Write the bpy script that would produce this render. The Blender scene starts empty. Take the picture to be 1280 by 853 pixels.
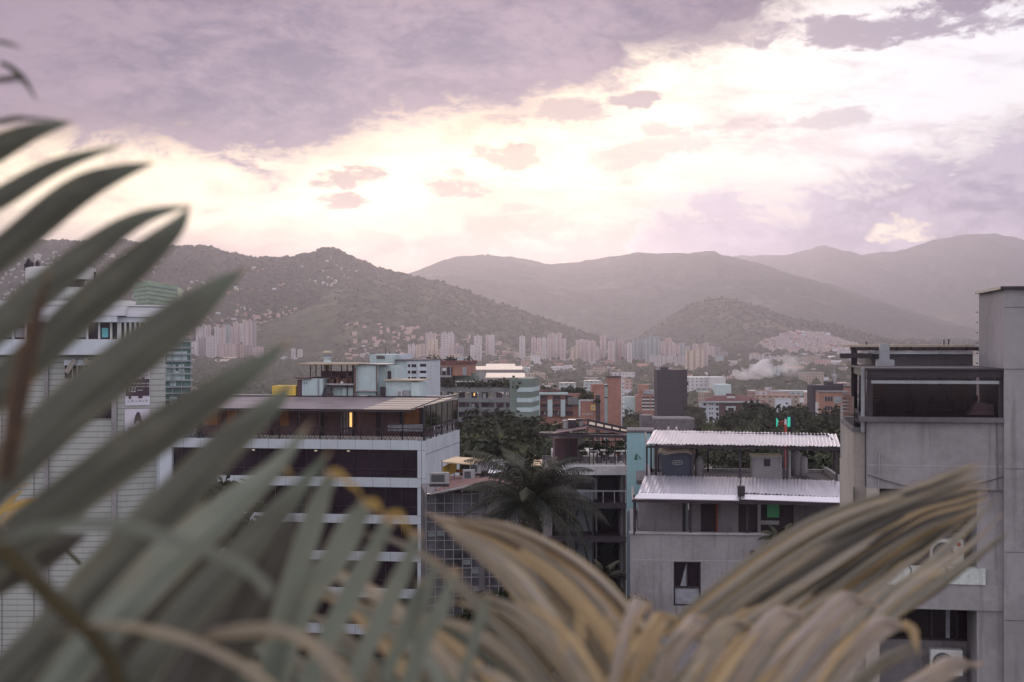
import bpy, bmesh, math, random
import numpy as np
from mathutils import Vector, Matrix, noise
HAZE_D = 0.000088
random.seed(7); RNG = np.random.RandomState(11)
S = bpy.context.scene
COL = S.collection
R = math.radians
F = 1777.8          # focal length in pixels of the 1280 px wide photograph (50 mm on 36 mm)
H = 28.0            # eye height above the street
def P(px, py, Y):   # the point that stands Y metres away in the direction of a pixel
    return Vector(((px-640)*Y/F, Y, H-(py-426.5)*Y/F))

# ---------------------------------------------------------------- camera
cam = bpy.data.cameras.new('camera'); cam_o = bpy.data.objects.new('camera', cam); COL.objects.link(cam_o)
cam_o.location = (0, 0, H); cam_o.rotation_euler = (R(90), 0, 0)
cam.sensor_width = 36; cam.lens = 50; cam.clip_start = 0.05; cam.clip_end = 60000
cam.dof.use_dof = True; cam.dof.focus_distance = 160; cam.dof.aperture_fstop = 5.0
S.camera = cam_o

# ---------------------------------------------------------------- node helper
class E:
    """a socket with arithmetic"""
    nt = None
    def __init__(s, sock): s.s = sock
    @staticmethod
    def m(op, *a, clamp=False):
        n = E.nt.nodes.new('ShaderNodeMath'); n.operation = op; n.use_clamp = clamp
        for i, v in enumerate(a):
            if isinstance(v, E): E.nt.links.new(v.s, n.inputs[i])
            else: n.inputs[i].default_value = v
        return E(n.outputs[0])
    def __add__(s, o): return E.m('ADD', s, o)
    def __radd__(s, o): return E.m('ADD', o, s)
    def __sub__(s, o): return E.m('SUBTRACT', s, o)
    def __rsub__(s, o): return E.m('SUBTRACT', o, s)
    def __mul__(s, o): return E.m('MULTIPLY', s, o)
    def __rmul__(s, o): return E.m('MULTIPLY', o, s)
    def __truediv__(s, o): return E.m('DIVIDE', s, o)
def node(t, **k):
    n = E.nt.nodes.new(t)
    for a, v in k.items(): setattr(n, a, v)
    return n
def link(a, b): E.nt.links.new(a.s if isinstance(a, E) else a, b)
def smooth(x, a, b, lo=0.0, hi=1.0):
    n = node('ShaderNodeMapRange', interpolation_type='SMOOTHSTEP', clamp=True)
    link(x, n.inputs[0]); n.inputs[1].default_value = a; n.inputs[2].default_value = b
    n.inputs[3].default_value = lo; n.inputs[4].default_value = hi
    return E(n.outputs[0])
def combine(x, y, z):
    n = node('ShaderNodeCombineXYZ')
    for i, v in enumerate((x, y, z)):
        if isinstance(v, E): link(v, n.inputs[i])
        else: n.inputs[i].default_value = v
    return n.outputs[0]
def fbm(vec, scale, detail=6, rough=.55, dist=0.0):
    n = node('ShaderNodeTexNoise'); n.inputs['Scale'].default_value = scale; n.inputs['Detail'].default_value = detail
    n.inputs['Roughness'].default_value = rough; n.inputs['Distortion'].default_value = dist
    if vec is not None: link(vec, n.inputs['Vector'])
    return E(n.outputs[0])
def mixc(f, a, b, mode='MIX'):
    n = node('ShaderNodeMix', data_type='RGBA', blend_type=mode)
    if isinstance(f, E): link(f, n.inputs[0])
    else: n.inputs[0].default_value = f
    for i, v in ((6, a), (7, b)):
        if isinstance(v, (tuple, list)): n.inputs[i].default_value = (*v[:3], 1)
        else: link(v, n.inputs[i])
    return n.outputs[2]
def srgb(r, g, b):
    f = lambda c: c/12.92 if c <= .04045 else ((c+.055)/1.055)**2.4
    return (f(r/255), f(g/255), f(b/255))
def curve(x, pts, x0, x1):
    n = node('ShaderNodeFloatCurve'); link((x - x0) * (1.0/(x1-x0)), n.inputs['Value'])
    c = n.mapping.curves[0]
    pts = [((a-x0)/(x1-x0), b) for a, b in pts]
    c.points[0].location = pts[0]; c.points[1].location = pts[-1]
    for p in pts[1:-1]: c.points.new(*p)
    n.mapping.update()
    return E(n.outputs[0])

# ---------------------------------------------------------------- sky: Nishita behind a broken evening cloud deck
SUN_EL, SUN_AZ = R(7.5), R(-0.8)       # low sun straight ahead behind the clouds
W = bpy.data.worlds.new('World'); S.world = W; W.use_nodes = True
E.nt = W.node_tree; E.nt.nodes.clear()
sky = node('ShaderNodeTexSky', sky_type='NISHITA', sun_disc=False, sun_elevation=SUN_EL, sun_rotation=SUN_AZ, air_density=1.2, dust_density=2.5)
tc = node('ShaderNodeTexCoord'); D = tc.outputs['Generated']
sp = node('ShaderNodeSeparateXYZ'); link(D, sp.inputs[0])
dx, dy, dz = (E(sp.outputs[i]) for i in range(3))
az = E.m('ARCTAN2', dx, dy); el = E.m('ARCSINE', dz)
U0 = az*(F/1000); V0 = el*(F/1000)      # angles, in thousandths of a focal length
mp = node('ShaderNodeMapping'); link(D, mp.inputs['Vector']); mp.inputs['Scale'].default_value = (1, 1, 2.1)
DV = mp.outputs[0]
nA = fbm(DV, 6.5, 9, .60, .6) - .5
nB = fbm(DV, 19, 8, .64, .7) - .5
nC = fbm(DV, 60, 6, .65, .3) - .5
mp2 = node('ShaderNodeMapping'); link(D, mp2.inputs['Vector']); mp2.inputs['Scale'].default_value = (1, 1, 4.5); mp2.inputs['Rotation'].default_value = (0, R(9), 0)
nW = fbm(mp2.outputs[0], 9, 9, .66, .8) - .5      # long thin wisps
nL = fbm(DV, 2.4, 5, .5) - .5
U = U0 + nB*.03
V = V0 + nA*.03
c1 = curve(U, [(-1, .24), (-.64, .232), (-.46, .226), (-.39, .206), (-.32, .190), (-.265, .190), (-.21, .215), (-.16, .252), (-.08, .272), (0, .272),
               (.04, .292), (.09, .308), (.19, .322), (.26, .345), (.32, .378), (.38, .415), (.43, .47), (.7, .62), (1, .7)], -1, 1)
dark = smooth(V0 - c1 + nA*.15 + nB*.13 + nC*.06, -.02, .036)
c2 = curve(U, [(-1, 0), (-.2, .02), (.1, .085), (.16, .145), (.2, .185), (.26, .195), (.33, .178), (.4, .21), (.52, .24), (.64, .262), (1, .3)], -1, 1)
body = smooth(c2 - V0 + nA*.07 + nB*.17 + nC*.10 + nW*.06, -.014, .045)
def blob(px, py, rx, ry, tilt=0.0, k=1.0, soft=.85):
    u0, v0 = (px-640)/1000, (426.5-py)/1000
    du, dv = U0-u0, V0-v0-(U0-u0)*tilt
    q = (du*du)*(1e6/rx**2) + (dv*dv)*(1e6/ry**2)
    return smooth(q + nA*5.0 + nB*9.0 + nC*5.0 + .1, 1+soft, 1-soft*1.05)*k
def union(l):
    o = l[0]
    for b in l[1:]: o = E.m('MAXIMUM', o, b)
    return o
small = union([blob(575, 236, 34, 12, 0, .8), blob(572, 216, 12, 8, 0, .7), blob(652, 196, 44, 15, .1, .75), blob(436, 224, 36, 11, .12, .9), blob(430, 254, 26, 9, 0, .9), blob(655, 260, 26, 6, 0, .4), blob(715, 240, 60, 5, .1, .2)])
streak = union([blob(790, 131, 46, 9, .05, .9), blob(700, 143, 60, 14, .0, .8), blob(940, 160, 120, 12, .04, .55), blob(850, 184, 130, 12, .16, .45), blob(1060, 52, 150, 17, .03, .9), blob(1210, 18, 130, 22, .12, 1),
                blob(1250, 175, 60, 16, .1, .7)])
# light of the hidden sun
gx, gy = U0 - .03, V0 - .222
glow = E.m('EXPONENT', (gx*gx*5.5 + gy*gy*190.0)*-1.0)
gx2 = U0 - .45; gy2 = V0 - .30
glow2 = E.m('EXPONENT', (gx2*gx2*5.5 + gy2*gy2*55)*-1.0)
gx3 = U0 + .42; gy3 = V0 - .19
glow3 = E.m('EXPONENT', (gx3*gx3*7 + gy3*gy3*420)*-1.0)
right = smooth(U0, -.05, .55)
horizon_c = mixc(right, srgb(150, 122, 92), srgb(160, 148, 168))
horizon_c = mixc(smooth(nA+nB*.7, -.25, .3)*.55, horizon_c, srgb(166, 146, 148))
bright = mixc(right, (1.50, 1.25, .84), (.98, .98, 1.02))
base = mixc(E.m('MINIMUM', union([glow*1.35 + nB*1.7 + nA*1.8 + nC*.7 - .22, glow2*1.5, glow3*1.9 + nB*1.6 + nA*1.2]), 1.0, clamp=True), horizon_c, bright)
# right hand cumulus body
bc = mixc(smooth(nA*1.0 + nB*1.5 + nC*.9, -.26, .26), srgb(122, 118, 150), srgb(190, 180, 200))
bc = mixc(smooth(U0, .1, .32), srgb(182, 172, 174), bc)
base = mixc(smooth(nW*1.3 + nB*.6, -.06, .30)*.62, base, mixc(right, srgb(200, 176, 156), srgb(190, 180, 196)))
sky1 = mixc(body, base, bc)
edge = (body*(1.0-body))*1.6
sky1 = mixc(E.m('MINIMUM', edge, .5), sky1, (1.0, .93, .84))
rim = E.m('MULTIPLY', body, 1.0-body)*3.0
gold = blob(1120, 291, 30, 16, .1, 1.0)
sky1 = mixc(gold, sky1, (1.15, .99, .74))
warm_grey = mixc(smooth(U0, -.3, .5), srgb(130, 114, 120), srgb(134, 124, 150))
sky1 = mixc(small, sky1, srgb(132, 116, 112))
sky1 = mixc(streak, sky1, warm_grey)
# dark deck
dc = mixc(smooth(nL*1.1 + nA*1.3 + nB*1.3 + nC*.8 + nW*.6, -.36, .36), srgb(58, 62, 102), srgb(146, 128, 148))
dc = mixc(smooth(V0 - c1 + nA*.1, .09, -.02)*.5, dc, srgb(140, 114, 122))
rimd = (dark*(1.0-dark))*2.6*E.m('MAXIMUM', glow, glow3)
sky2 = mixc(dark, sky1, dc)
sky2 = mixc(E.m('MINIMUM', rimd, .6), sky2, (1.35, 1.05, .68))
# overhead and behind the camera: grey lavender overcast, brightened to light the near fronts
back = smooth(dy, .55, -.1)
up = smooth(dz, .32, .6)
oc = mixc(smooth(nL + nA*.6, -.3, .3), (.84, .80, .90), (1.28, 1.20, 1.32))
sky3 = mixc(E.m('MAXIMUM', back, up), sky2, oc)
low = smooth(dz, -.0, -.05)
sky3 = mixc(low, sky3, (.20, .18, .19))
veil = mixc(smooth(E.m('MAXIMUM', dark, body), .0, .8, .955, .997), sky.outputs[0], (.0, .0, .0))     # most of the clear sky's light is held back by high cloud
bg1 = node('ShaderNodeBackground'); link(veil, bg1.inputs[0]); bg1.inputs[1].default_value = .05
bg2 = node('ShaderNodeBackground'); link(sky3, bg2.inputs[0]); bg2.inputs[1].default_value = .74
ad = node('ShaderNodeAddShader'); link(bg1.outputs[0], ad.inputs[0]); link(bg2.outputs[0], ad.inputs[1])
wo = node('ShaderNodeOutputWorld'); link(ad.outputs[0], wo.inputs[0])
W.cycles.sampling_method = 'MANUAL'; W.cycles.sample_map_resolution = 512

sun = bpy.data.lights.new('sun', 'SUN'); sun.energy = 0.74; sun.angle = R(10); sun.color = (1.0, .84, .73)
sun_o = bpy.data.objects.new('sun', sun); COL.objects.link(sun_o)
sdir = Vector((math.sin(SUN_AZ)*math.cos(SUN_EL), math.cos(SUN_AZ)*math.cos(SUN_EL), math.sin(SUN_EL)))
sun_o.rotation_euler = sdir.to_track_quat('Z', 'Y').to_euler(); sun_o.location = (0, 0, 300)

S.render.engine = 'CYCLES'
S.view_settings.view_transform = 'Standard'; S.view_settings.look = 'None'; S.view_settings.gamma = 1; S.view_settings.exposure = 0.48
S.cycles.use_denoising = True; S.cycles.max_bounces = 6; S.cycles.volume_bounces = 1; S.cycles.transparent_max_bounces = 12
S.cycles.diffuse_bounces = 3; S.cycles.glossy_bounces = 3; S.cycles.transmission_bounces = 4; S.cycles.sample_clamp_indirect = 4
try: S.cycles.denoiser = 'OPENIMAGEDENOISE'
except Exception: pass

# ---------------------------------------------------------------- materials
def mat(name, col, rough=.85, var=.12, scale=.6, metal=0.0, streaks=0.0, bump=0.0, col2=None, fine=14.0, spec=.3):
    m = bpy.data.materials.new(name); m.use_nodes = True; E.nt = m.node_tree
    bs = E.nt.nodes['Principled BSDF']; tcn = node('ShaderNodeTexCoord'); o = tcn.outputs['Object']
    a = fbm(o, scale, 5, .6); b = fbm(o, fine, 3, .6)
    f = smooth(a*.7 + b*.3, .35, .65)
    c1_ = tuple(max(0, c*(1-var)) for c in col); c2_ = tuple(min(1, c*(1+var)) for c in (col2 or col))
    c = mixc(f, c1_, c2_)
    if streaks:
        mpn = node('ShaderNodeMapping'); link(o, mpn.inputs['Vector']); mpn.inputs['Scale'].default_value = (3.2, 3.2, .25)
        s = smooth(fbm(mpn.outputs[0], 1.3, 4, .6), .52, .72)
        c = mixc(s*streaks, c, tuple(v*.45 for v in col))
    link(c, bs.inputs['Base Color']); bs.inputs['Roughness'].default_value = rough; bs.inputs['Metallic'].default_value = metal
    bs.inputs['Specular IOR Level'].default_value = spec
    if bump:
        bn = node('ShaderNodeBump'); bn.inputs['Strength'].default_value = bump; bn.inputs['Distance'].default_value = .03
        link(b, bn.inputs['Height']); link(bn.outputs[0], bs.inputs['Normal'])
    return m
def glass_mat(name, tint=(.75, .78, .8), refl=.10):
    m = bpy.data.materials.new(name); m.use_nodes = True; E.nt = m.node_tree; E.nt.nodes.clear()
    t = node('ShaderNodeBsdfTransparent'); t.inputs[0].default_value = (*tint, 1)
    g = node('ShaderNodeBsdfGlossy'); g.inputs['Roughness'].default_value = .03
    lw = node('ShaderNodeFresnel'); lw.inputs[0].default_value = 1.45
    mx = node('ShaderNodeMixShader'); link(E(lw.outputs[0])+refl*.6, mx.inputs[0]); link(t.outputs[0], mx.inputs[1]); link(g.outputs[0], mx.inputs[2])
    o = node('ShaderNodeOutputMaterial'); link(mx.outputs[0], o.inputs[0]); return m

# ---------------------------------------------------------------- mesh helpers
class MB:
    def __init__(s): s.v = []; s.f = []
    def quadbox(s, b, t):               # bottom 4, top 4 corner points, counter-clockwise from above
        n = len(s.v); s.v += [tuple(p) for p in b] + [tuple(p) for p in t]
        s.f += [(n+3, n+2, n+1, n), (n+4, n+5, n+6, n+7)] + [(n+i, n+(i+1) % 4, n+4+(i+1) % 4, n+4+i) for i in range(4)]
        return s
    def box(s, x0, x1, y0, y1, z0, z1):
        x0, x1 = min(x0, x1), max(x0, x1); y0, y1 = min(y0, y1), max(y0, y1); z0, z1 = min(z0, z1), max(z0, z1)
        c = [(x0, y0), (x1, y0), (x1, y1), (x0, y1)]
        return s.quadbox([(x, y, z0) for x, y in c], [(x, y, z1) for x, y in c])
    def bar(s, a, b, r=.05, r2=None, n=6):
        a, b = Vector(a), Vector(b); d = (b-a).normalized(); up = Vector((0, 0, 1)) if abs(d.z) < .9 else Vector((1, 0, 0))
        u = d.cross(up).normalized(); w = d.cross(u); r2 = r if r2 is None else r2; k = len(s.v)
        for p, rr in ((a, r), (b, r2)):
            for i in range(n):
                t = 2*math.pi*(i+.5)/n; s.v.append(tuple(p + u*math.cos(t)*rr + w*math.sin(t)*rr))
        for i in range(n): s.f.append((k+i, k+n+i, k+n+(i+1) % n, k+(i+1) % n))
        s.f += [tuple(k+i for i in range(n)), tuple(k+n+n-1-i for i in range(n))]
        return s
    def lathe(s, cx, cy, prof, n=16):   # prof: (r, z)
        k = len(s.v)
        for r, z in prof:
            for i in range(n):
                t = 2*math.pi*i/n; s.v.append((cx+r*math.cos(t), cy+r*math.sin(t), z))
        for j in range(len(prof)-1):
            for i in range(n): s.f.append((k+j*n+i, k+j*n+(i+1) % n, k+(j+1)*n+(i+1) % n, k+(j+1)*n+i))
        s.f += [tuple(k+n-1-i for i in range(n)), tuple(k+(len(prof)-1)*n+i for i in range(n))]
        return s
    def slab(s, p, t):                  # a sheet over four points with thickness t downwards
        return s.quadbox([Vector(q)-Vector((0, 0, t)) for q in p], p)
    def build(s, name, m, parent=None, smooth_=False, bevel=0):
        me = bpy.data.meshes.new(name); me.from_pydata(s.v, [], s.f); me.update()
        me.materials.append(m)
        if smooth_:
            for p in me.polygons: p.use_smooth = True
        o = bpy.data.objects.new(name, me); COL.objects.link(o)
        if parent is not None: o.parent = parent
        if bevel:
            b = o.modifiers.new('bevel', 'BEVEL'); b.width = bevel; b.segments = 1; b.limit_method = 'ANGLE'
        return o
def tag(o, label=None, cat=None, group=None, kind=None):
    for k, v in (('label', label), ('category', cat), ('group', group), ('kind', kind)):
        if v: o[k] = v
    return o
def empty(name, loc, rz=0.0):
    o = bpy.data.objects.new(name, None); COL.objects.link(o); o.location = loc; o.rotation_euler = (0, 0, rz); o.empty_display_size = .5
    return o
def copy_tree(o, parent=None):
    c = o.copy(); COL.objects.link(c); c.parent = parent
    for ch in [k for k in o.children]: copy_tree(ch, c)
    return c
ORD = ['first', 'second', 'third', 'fourth', 'fifth', 'sixth', 'seventh', 'eighth', 'ninth', 'tenth', 'eleventh', 'twelfth', 'thirteenth', 'fourteenth', 'fifteenth', 'sixteenth', 'seventeenth', 'eighteenth', 'nineteenth', 'twentieth']

GY = [-3000, 180, 420, 700, 1500, 2400, 3000, 4300, 14000]; GZ = [0, 0, -12, -23, -30, -12, 0, 22, -150]
def ground(y): return float(np.interp(y, GY, GZ))
class Bld:
    """a building: an Empty at its base whose parts are laid out in metres along its front (x), depth (y) and height (z)"""
    def __init__(s, name, label, cat, px, Y, rot=0.0, group=None):
        p = P(px, 426.5, Y); s.o = Vector((p.x, p.y, ground(Y))); s.r = R(rot)
        s.e = empty(name, s.o, s.r); tag(s.e, label, cat, group)
        s.ux = Vector((math.cos(s.r), math.sin(s.r), 0)); s.uy = Vector((-math.sin(s.r), math.cos(s.r), 0))
    def at(s, px, py, v=0.0):           # a pixel's ray meets the plane v metres behind the front
        d = Vector(((px-640)/F, 1, -(py-426.5)/F)); c = Vector((0, 0, H)) - s.o
        t = (v - c.dot(s.uy)) / d.dot(s.uy); q = c + d*t
        return q.dot(s.ux), q.z
    def onx(s, px, py, x):              # ... or the plane at x along the front: gives depth, height
        d = Vector(((px-640)/F, 1, -(py-426.5)/F)); c = Vector((0, 0, H)) - s.o
        t = (x - c.dot(s.ux)) / d.dot(s.ux); q = c + d*t
        return q.dot(s.uy), q.z
    def pbox(s, mb, x0, y0, x1, y1, v0, v1):   # front rectangle in pixels on plane v0, going back to v1
        a, b = s.at(x0, y0, v0), s.at(x1, y1, v0); c = s.at((x0+x1)/2, y0, v0)[1]; d = s.at((x0+x1)/2, y1, v0)[1]
        return mb.box(a[0], b[0], v0, v1, d, c)
# ================================================================ the setting
def ground_mat():
    m = bpy.data.materials.new('valley_ground'); m.use_nodes = True; E.nt = m.node_tree; bs = E.nt.nodes['Principled BSDF']
    g = node('ShaderNodeNewGeometry'); p = g.outputs['Position']
    a = fbm(p, .006, 6, .6); b = fbm(p, .05, 4, .6)
    v = node('ShaderNodeTexVoronoi'); link(p, v.inputs['Vector']); v.inputs['Scale'].default_value = .045
    c = mixc(smooth(a*.6+b*.4, .42, .6), (.035, .045, .03), (.16, .15, .13))
    c = mixc(smooth(E(v.outputs['Distance']), .2, .5)*.5, c, (.07, .08, .05))
    link(c, bs.inputs['Base Color']); bs.inputs['Roughness'].default_value = .95; return m
def asphalt_mat():
    return mat('street_asphalt', (.05, .05, .055), .9, .25, .4, bump=.3)
def sheet(name, xs, ys, zf, m, smooth_=True):
    X, Y = np.meshgrid(xs, ys); v = [(float(x), float(y), float(zf(x, y))) for x, y in zip(X.ravel(), Y.ravel())]
    n = len(xs); f = [(j*n+i, j*n+i+1, (j+1)*n+i+1, (j+1)*n+i) for j in range(len(ys)-1) for i in range(n-1)]
    me = bpy.data.meshes.new(name); me.from_pydata(v, [], f); me.materials.append(m); me.update()
    for p in me.polygons: p.use_smooth = smooth_
    o = bpy.data.objects.new(name, me); COL.objects.link(o); return o
g_o = sheet('ground', np.linspace(-6900, 6900, 41), np.concatenate([[-400, -100, 0, 100, 180, 300, 420, 560, 700], np.linspace(900, 11500, 55)]), lambda x, y: ground(y), ground_mat())
tag(g_o, 'dark green and grey valley floor under the city', kind='structure')
mb = MB(); mb.box(-60, 60, -20, 30, .02, .03)
road = sheet('street', np.linspace(-70, 60, 8), [44, 52], lambda x, y: .012, asphalt_mat(), False); tag(road, 'asphalt street below the concrete buildings', kind='structure')
road2 = sheet('side_street', [-21, -14], np.linspace(52.2, 118, 10), lambda x, y: .014, asphalt_mat(), False); tag(road2, 'narrow asphalt lane running back from the street', kind='structure')
pav = MB(); pav.box(-70, -21.2, 52.2, 54.4, .0, .13); pav.box(-13.8, 60, 52.2, 54.4, 0, .13); pav.box(-70, 60, 41.4, 43.8, 0, .13)
tag(pav.build('pavement', mat('pavement_concrete', (.26, .25, .25), .9, .2, .8)), 'pale concrete pavement with kerb beside the street', kind='structure')
mk = MB()
for i in range(20): mk.box(-68+i*6, -65.5+i*6, 47.9, 48.05, .016, .019)
tag(mk.build('road_markings', mat('road_paint', (.7, .7, .66), .8)), 'white dashed centre line painted on the street', kind='structure')

def hill_mat(name, c1, c2, patch):
    m = bpy.data.materials.new(name); m.use_nodes = True; E.nt = m.node_tree; bs = E.nt.nodes['Principled BSDF']
    g = node('ShaderNodeNewGeometry'); p = g.outputs['Position']
    a = fbm(p, .004, 7, .62); b = fbm(p, .03, 5, .65); q = fbm(p, .0016, 3, .5)
    c = mixc(smooth(b, .35, .62), c1, c2)
    c = mixc(smooth(a*.8+b*.35, .62, .74)*.7, c, patch)
    link(c, bs.inputs['Base Color']); bs.inputs['Roughness'].default_value = 1.0; bs.inputs['Specular IOR Level'].default_value = 0
    bn = node('ShaderNodeBump'); bn.inputs['Strength'].default_value = .9; bn.inputs['Distance'].default_value = 9
    link(b, bn.inputs['Height']); link(bn.outputs[0], bs.inputs['Normal'])
    return m
HM1 = hill_mat('wooded_slope', (.018, .025, .018), (.05, .06, .038), (.13, .12, .09))
HM2 = hill_mat('grassy_slope', (.03, .037, .026), (.075, .08, .052), (.17, .145, .10))
def sm(t): t = max(0.0, min(1.0, t)); return t*t*(3-2*t)
class Ridge:
    def __init__(s, D, tab, Lf, Lb, seed, amp=1.0, pw=1.0):
        s.D, s.Lf, s.Lb, s.seed, s.amp, s.pw = D, Lf, Lb, seed, amp, pw
        s.x = [(a-640)*D/F for a, b in tab]; s.h = [H+(426.5-b)*D/F for a, b in tab]
    def z(s, x, y):
        g = ground(y); h = float(np.interp(x, s.x, s.h))
        v = Vector((x*.0011+s.seed, y*.0009, s.seed*1.7))
        wob = noise.noise(v)*.5 + noise.noise(v*2.3)*.35
        if y <= s.D: t = (s.D-y)/s.Lf
        else: t = (y-s.D)/s.Lb
        env = min(1, t*3.2)
        tt = t*(1+.55*wob*env*s.amp)
        k = 1-sm(tt)*.45-min(1, max(0, tt))*.55
        base = g + (h-ground(s.D))*max(0, k)
        sp_ = abs(noise.noise(Vector((x*.0026+s.seed*3, y*.0013, .5))))
        sp2 = abs(noise.noise(Vector((x*.007, y*.005, s.seed))))
        rel = (h-ground(s.D))
        base -= rel*(sp_*.26+sp2*.10)*env*max(0, k)**.6*s.amp
        rug = noise.fractal(Vector((x*.011, y*.011, s.seed)), 1.0, 2.0, 4)*rel*.014
        tree = noise.noise(Vector((x*.045, y*.045, 3+s.seed)))*4.0
        e = max(0, min(1, k*3))
        return base - 6*(1-e) + (rug+tree)*e
def hill(name, label, D, tab, Lf, Lb, seed, m, amp=1.0, nx=260, ny=70):
    r = Ridge(D, tab, Lf, Lb, seed, amp)
    xs = np.linspace(r.x[0], r.x[-1], nx)
    a = np.linspace(0, 1, int(ny*.8))**1.0
    ys = np.concatenate([D-Lf*1.0+Lf*a, D+Lb*np.linspace(0, 1, int(ny*.2)+1)[1:]])
    o = sheet(name, xs, ys, r.z, m); tag(o, label, kind='structure'); return r
RA = hill('wooded_ridge', 'dark wooded ridge dotted with houses rising behind the left of the city', 3500,
     [(-260, 330), (-150, 305), (0, 303), (60, 302), (110, 304), (150, 300), (200, 309), (262, 310), (280, 317), (300, 321), (330, 323), (365, 322), (395, 317), (403, 312), (412, 310), (422, 312), (436, 321), (455, 330), (480, 339), (520, 349), (600, 380), (700, 430), (760, 445)], 850, 700, 1.3, HM1)
RB = hill('green_spur', 'olive green spur sloping down to the right behind the towers', 3300,
     [(120, 440), (200, 410), (300, 380), (380, 357), (440, 344), (475, 339), (500, 344), (540, 350), (560, 355), (600, 371), (650, 388), (700, 406), (740, 420), (790, 436), (820, 446)], 800, 600, 4.1, HM2)
RC = hill('hazy_mountain', 'long rounded mountain fading in haze behind the valley', 6700,
     [(380, 400), (440, 362), (500, 346), (525, 338), (545, 328), (575, 321), (600, 319), (640, 321), (690, 330), (720, 328), (770, 320), (800, 316), (830, 317), (860, 316), (890, 313), (905, 320), (950, 330), (1000, 346), (1060, 362), (1100, 378), (1150, 398), (1200, 413), (1270, 430)], 2000, 900, 7.7, HM1)
RD = hill('far_mountain', 'farthest pale mountain with masts on its summit at the right', 9300,
     [(760, 400), (840, 345), (880, 328), (920, 320), (980, 319), (1010, 311), (1030, 307), (1050, 313), (1080, 319), (1120, 315), (1160, 303), (1200, 293), (1230, 291), (1260, 296), (1290, 302), (1360, 304), (1480, 310), (1560, 330)], 1800, 1100, 2.9, HM1)
RD2 = hill('low_foothills', 'low hazy foothills in front of the farthest mountain', 7600,
     [(960, 436), (1040, 412), (1100, 396), (1140, 388), (1180, 391), (1210, 386), (1250, 372), (1300, 362), (1400, 360), (1500, 372)], 900, 800, 9.2, HM2)
RE = hill('small_green_hill', 'small steep green hill with a pale quarry scar on its flank', 4000,
     [(740, 448), (790, 428), (820, 408), (850, 388), (868, 379), (880, 375), (900, 372), (918, 374), (940, 380), (960, 389), (1000, 401), (1040, 406), (1060, 412), (1090, 425), (1140, 444)], 900, 600, 5.5, HM2)
RF = hill('hillside_district_slope', 'low slope covered by dense houses at the right end of the valley', 3300,
     [(900, 446), (940, 434), (960, 425), (985, 417), (1005, 415), (1030, 419), (1060, 432), (1090, 443), (1120, 452)], 500, 400, 6.1, HM2)
RG = hill('wooded_foothill', 'dark wooded foothill in front of the small green hill', 3750,
     [(760, 446), (800, 424), (840, 412), (880, 404), (905, 402), (950, 412), (1000, 424), (1050, 436), (1100, 446)], 500, 400, 3.3, HM1)

# quarry scar and clearings that the photo shows sunlit
def scar(r, pts, m, name, label):
    mb = MB(); k = len(pts); v = []
    for px, py in pts: pass
# ---------------------------------------------------------------- haze over the whole valley
hz = MB(); hz.box(-7000, 7000, -900, 11800, -60, 780)
hm = bpy.data.materials.new('valley_haze'); hm.use_nodes = True; E.nt = hm.node_tree; E.nt.nodes.clear()
pv = node('ShaderNodeVolumePrincipled'); pv.inputs['Density'].default_value = HAZE_D; pv.inputs['Color'].default_value = (.94, .885, 1.0, 1)
pv.inputs['Anisotropy'].default_value = .70
ho = node('ShaderNodeOutputMaterial'); link(pv.outputs[0], ho.inputs['Volume'])
tag(hz.build('haze', hm), 'pale pink evening haze filling the valley air', kind='stuff')
# ================================================================ materials
M = {}
M['conc'] = mat('weathered_concrete', (.262, .248, .260), .9, .16, .45, streaks=.55, bump=.4, fine=5)
M['conc_tan'] = mat('tan_and_lit_concrete', (.33, .30, .27), .9, .16, .4, streaks=.35, bump=.3)  # tan tone also carries the light on the apartment block's side
M['conc_d'] = mat('dark_concrete', (.13, .12, .13), .9, .25, .5, streaks=.4, bump=.3)
M['conc_l'] = mat('light_concrete', (.36, .35, .36), .9, .2, .6, streaks=.5, bump=.3)
M['stained'] = mat('stained_pale_ledge', (.46, .50, .48), .85, .2, 1.4, streaks=.6, bump=.3)
M['white'] = mat('white_cladding', (.50, .55, .60), .6, .07, .3, streaks=.22)
M['whitewall'] = mat('white_render', (.44, .485, .53), .8, .10, .5, streaks=.45)
M['teal'] = mat('teal_paint', (.25, .41, .44), .8, .08, .4, streaks=.25)
M['mint'] = mat('pale_mint_render', (.42, .52, .53), .8, .09, .5, streaks=.4)
M['glassd'] = mat('dark_window_glass', (.022, .012, .022), .22, .4, .25, spec=.35)
M['glassg'] = mat('green_window_glass', (.09, .17, .16), .2, .3, .3, spec=.5)
M['glassl'] = mat('pale_window_glass', (.22, .25, .27), .25, .2, .5, spec=.5)
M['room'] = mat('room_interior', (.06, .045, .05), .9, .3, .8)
M['steel'] = mat('dark_steel', (.03, .022, .03), .5, .2, 2, spec=.4)
M['rust'] = mat('rusty_steel', (.16, .09, .07), .7, .3, 2)
M['grey'] = mat('grey_metal', (.30, .31, .33), .45, .12, 1, metal=.3)
M['tin'] = mat('zinc_sheet', (.62, .60, .64), .34, .05, .5, metal=.75)
M['tin2'] = mat('zinc_sheet_lower', (.60, .585, .65), .38, .06, .5, metal=.75)
M['alu'] = mat('aluminium_flashing', (.55, .57, .60), .35, .15, 2, metal=.8, bump=.6)
M['brick'] = mat('red_brick', (.29, .145, .115), .9, .18, .5, fine=6)
M['brick_o'] = mat('orange_brick', (.30, .16, .12), .9, .15, .5)
M['maroon'] = mat('maroon_tiles', (.13, .06, .06), .9, .25, .9, bump=.6)
M['maroon2'] = mat('maroon_wall', (.10, .058, .068), .85, .15, .5)
M['black'] = mat('black_cladding', (.026, .021, .034), .7, .2, .3)
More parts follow.
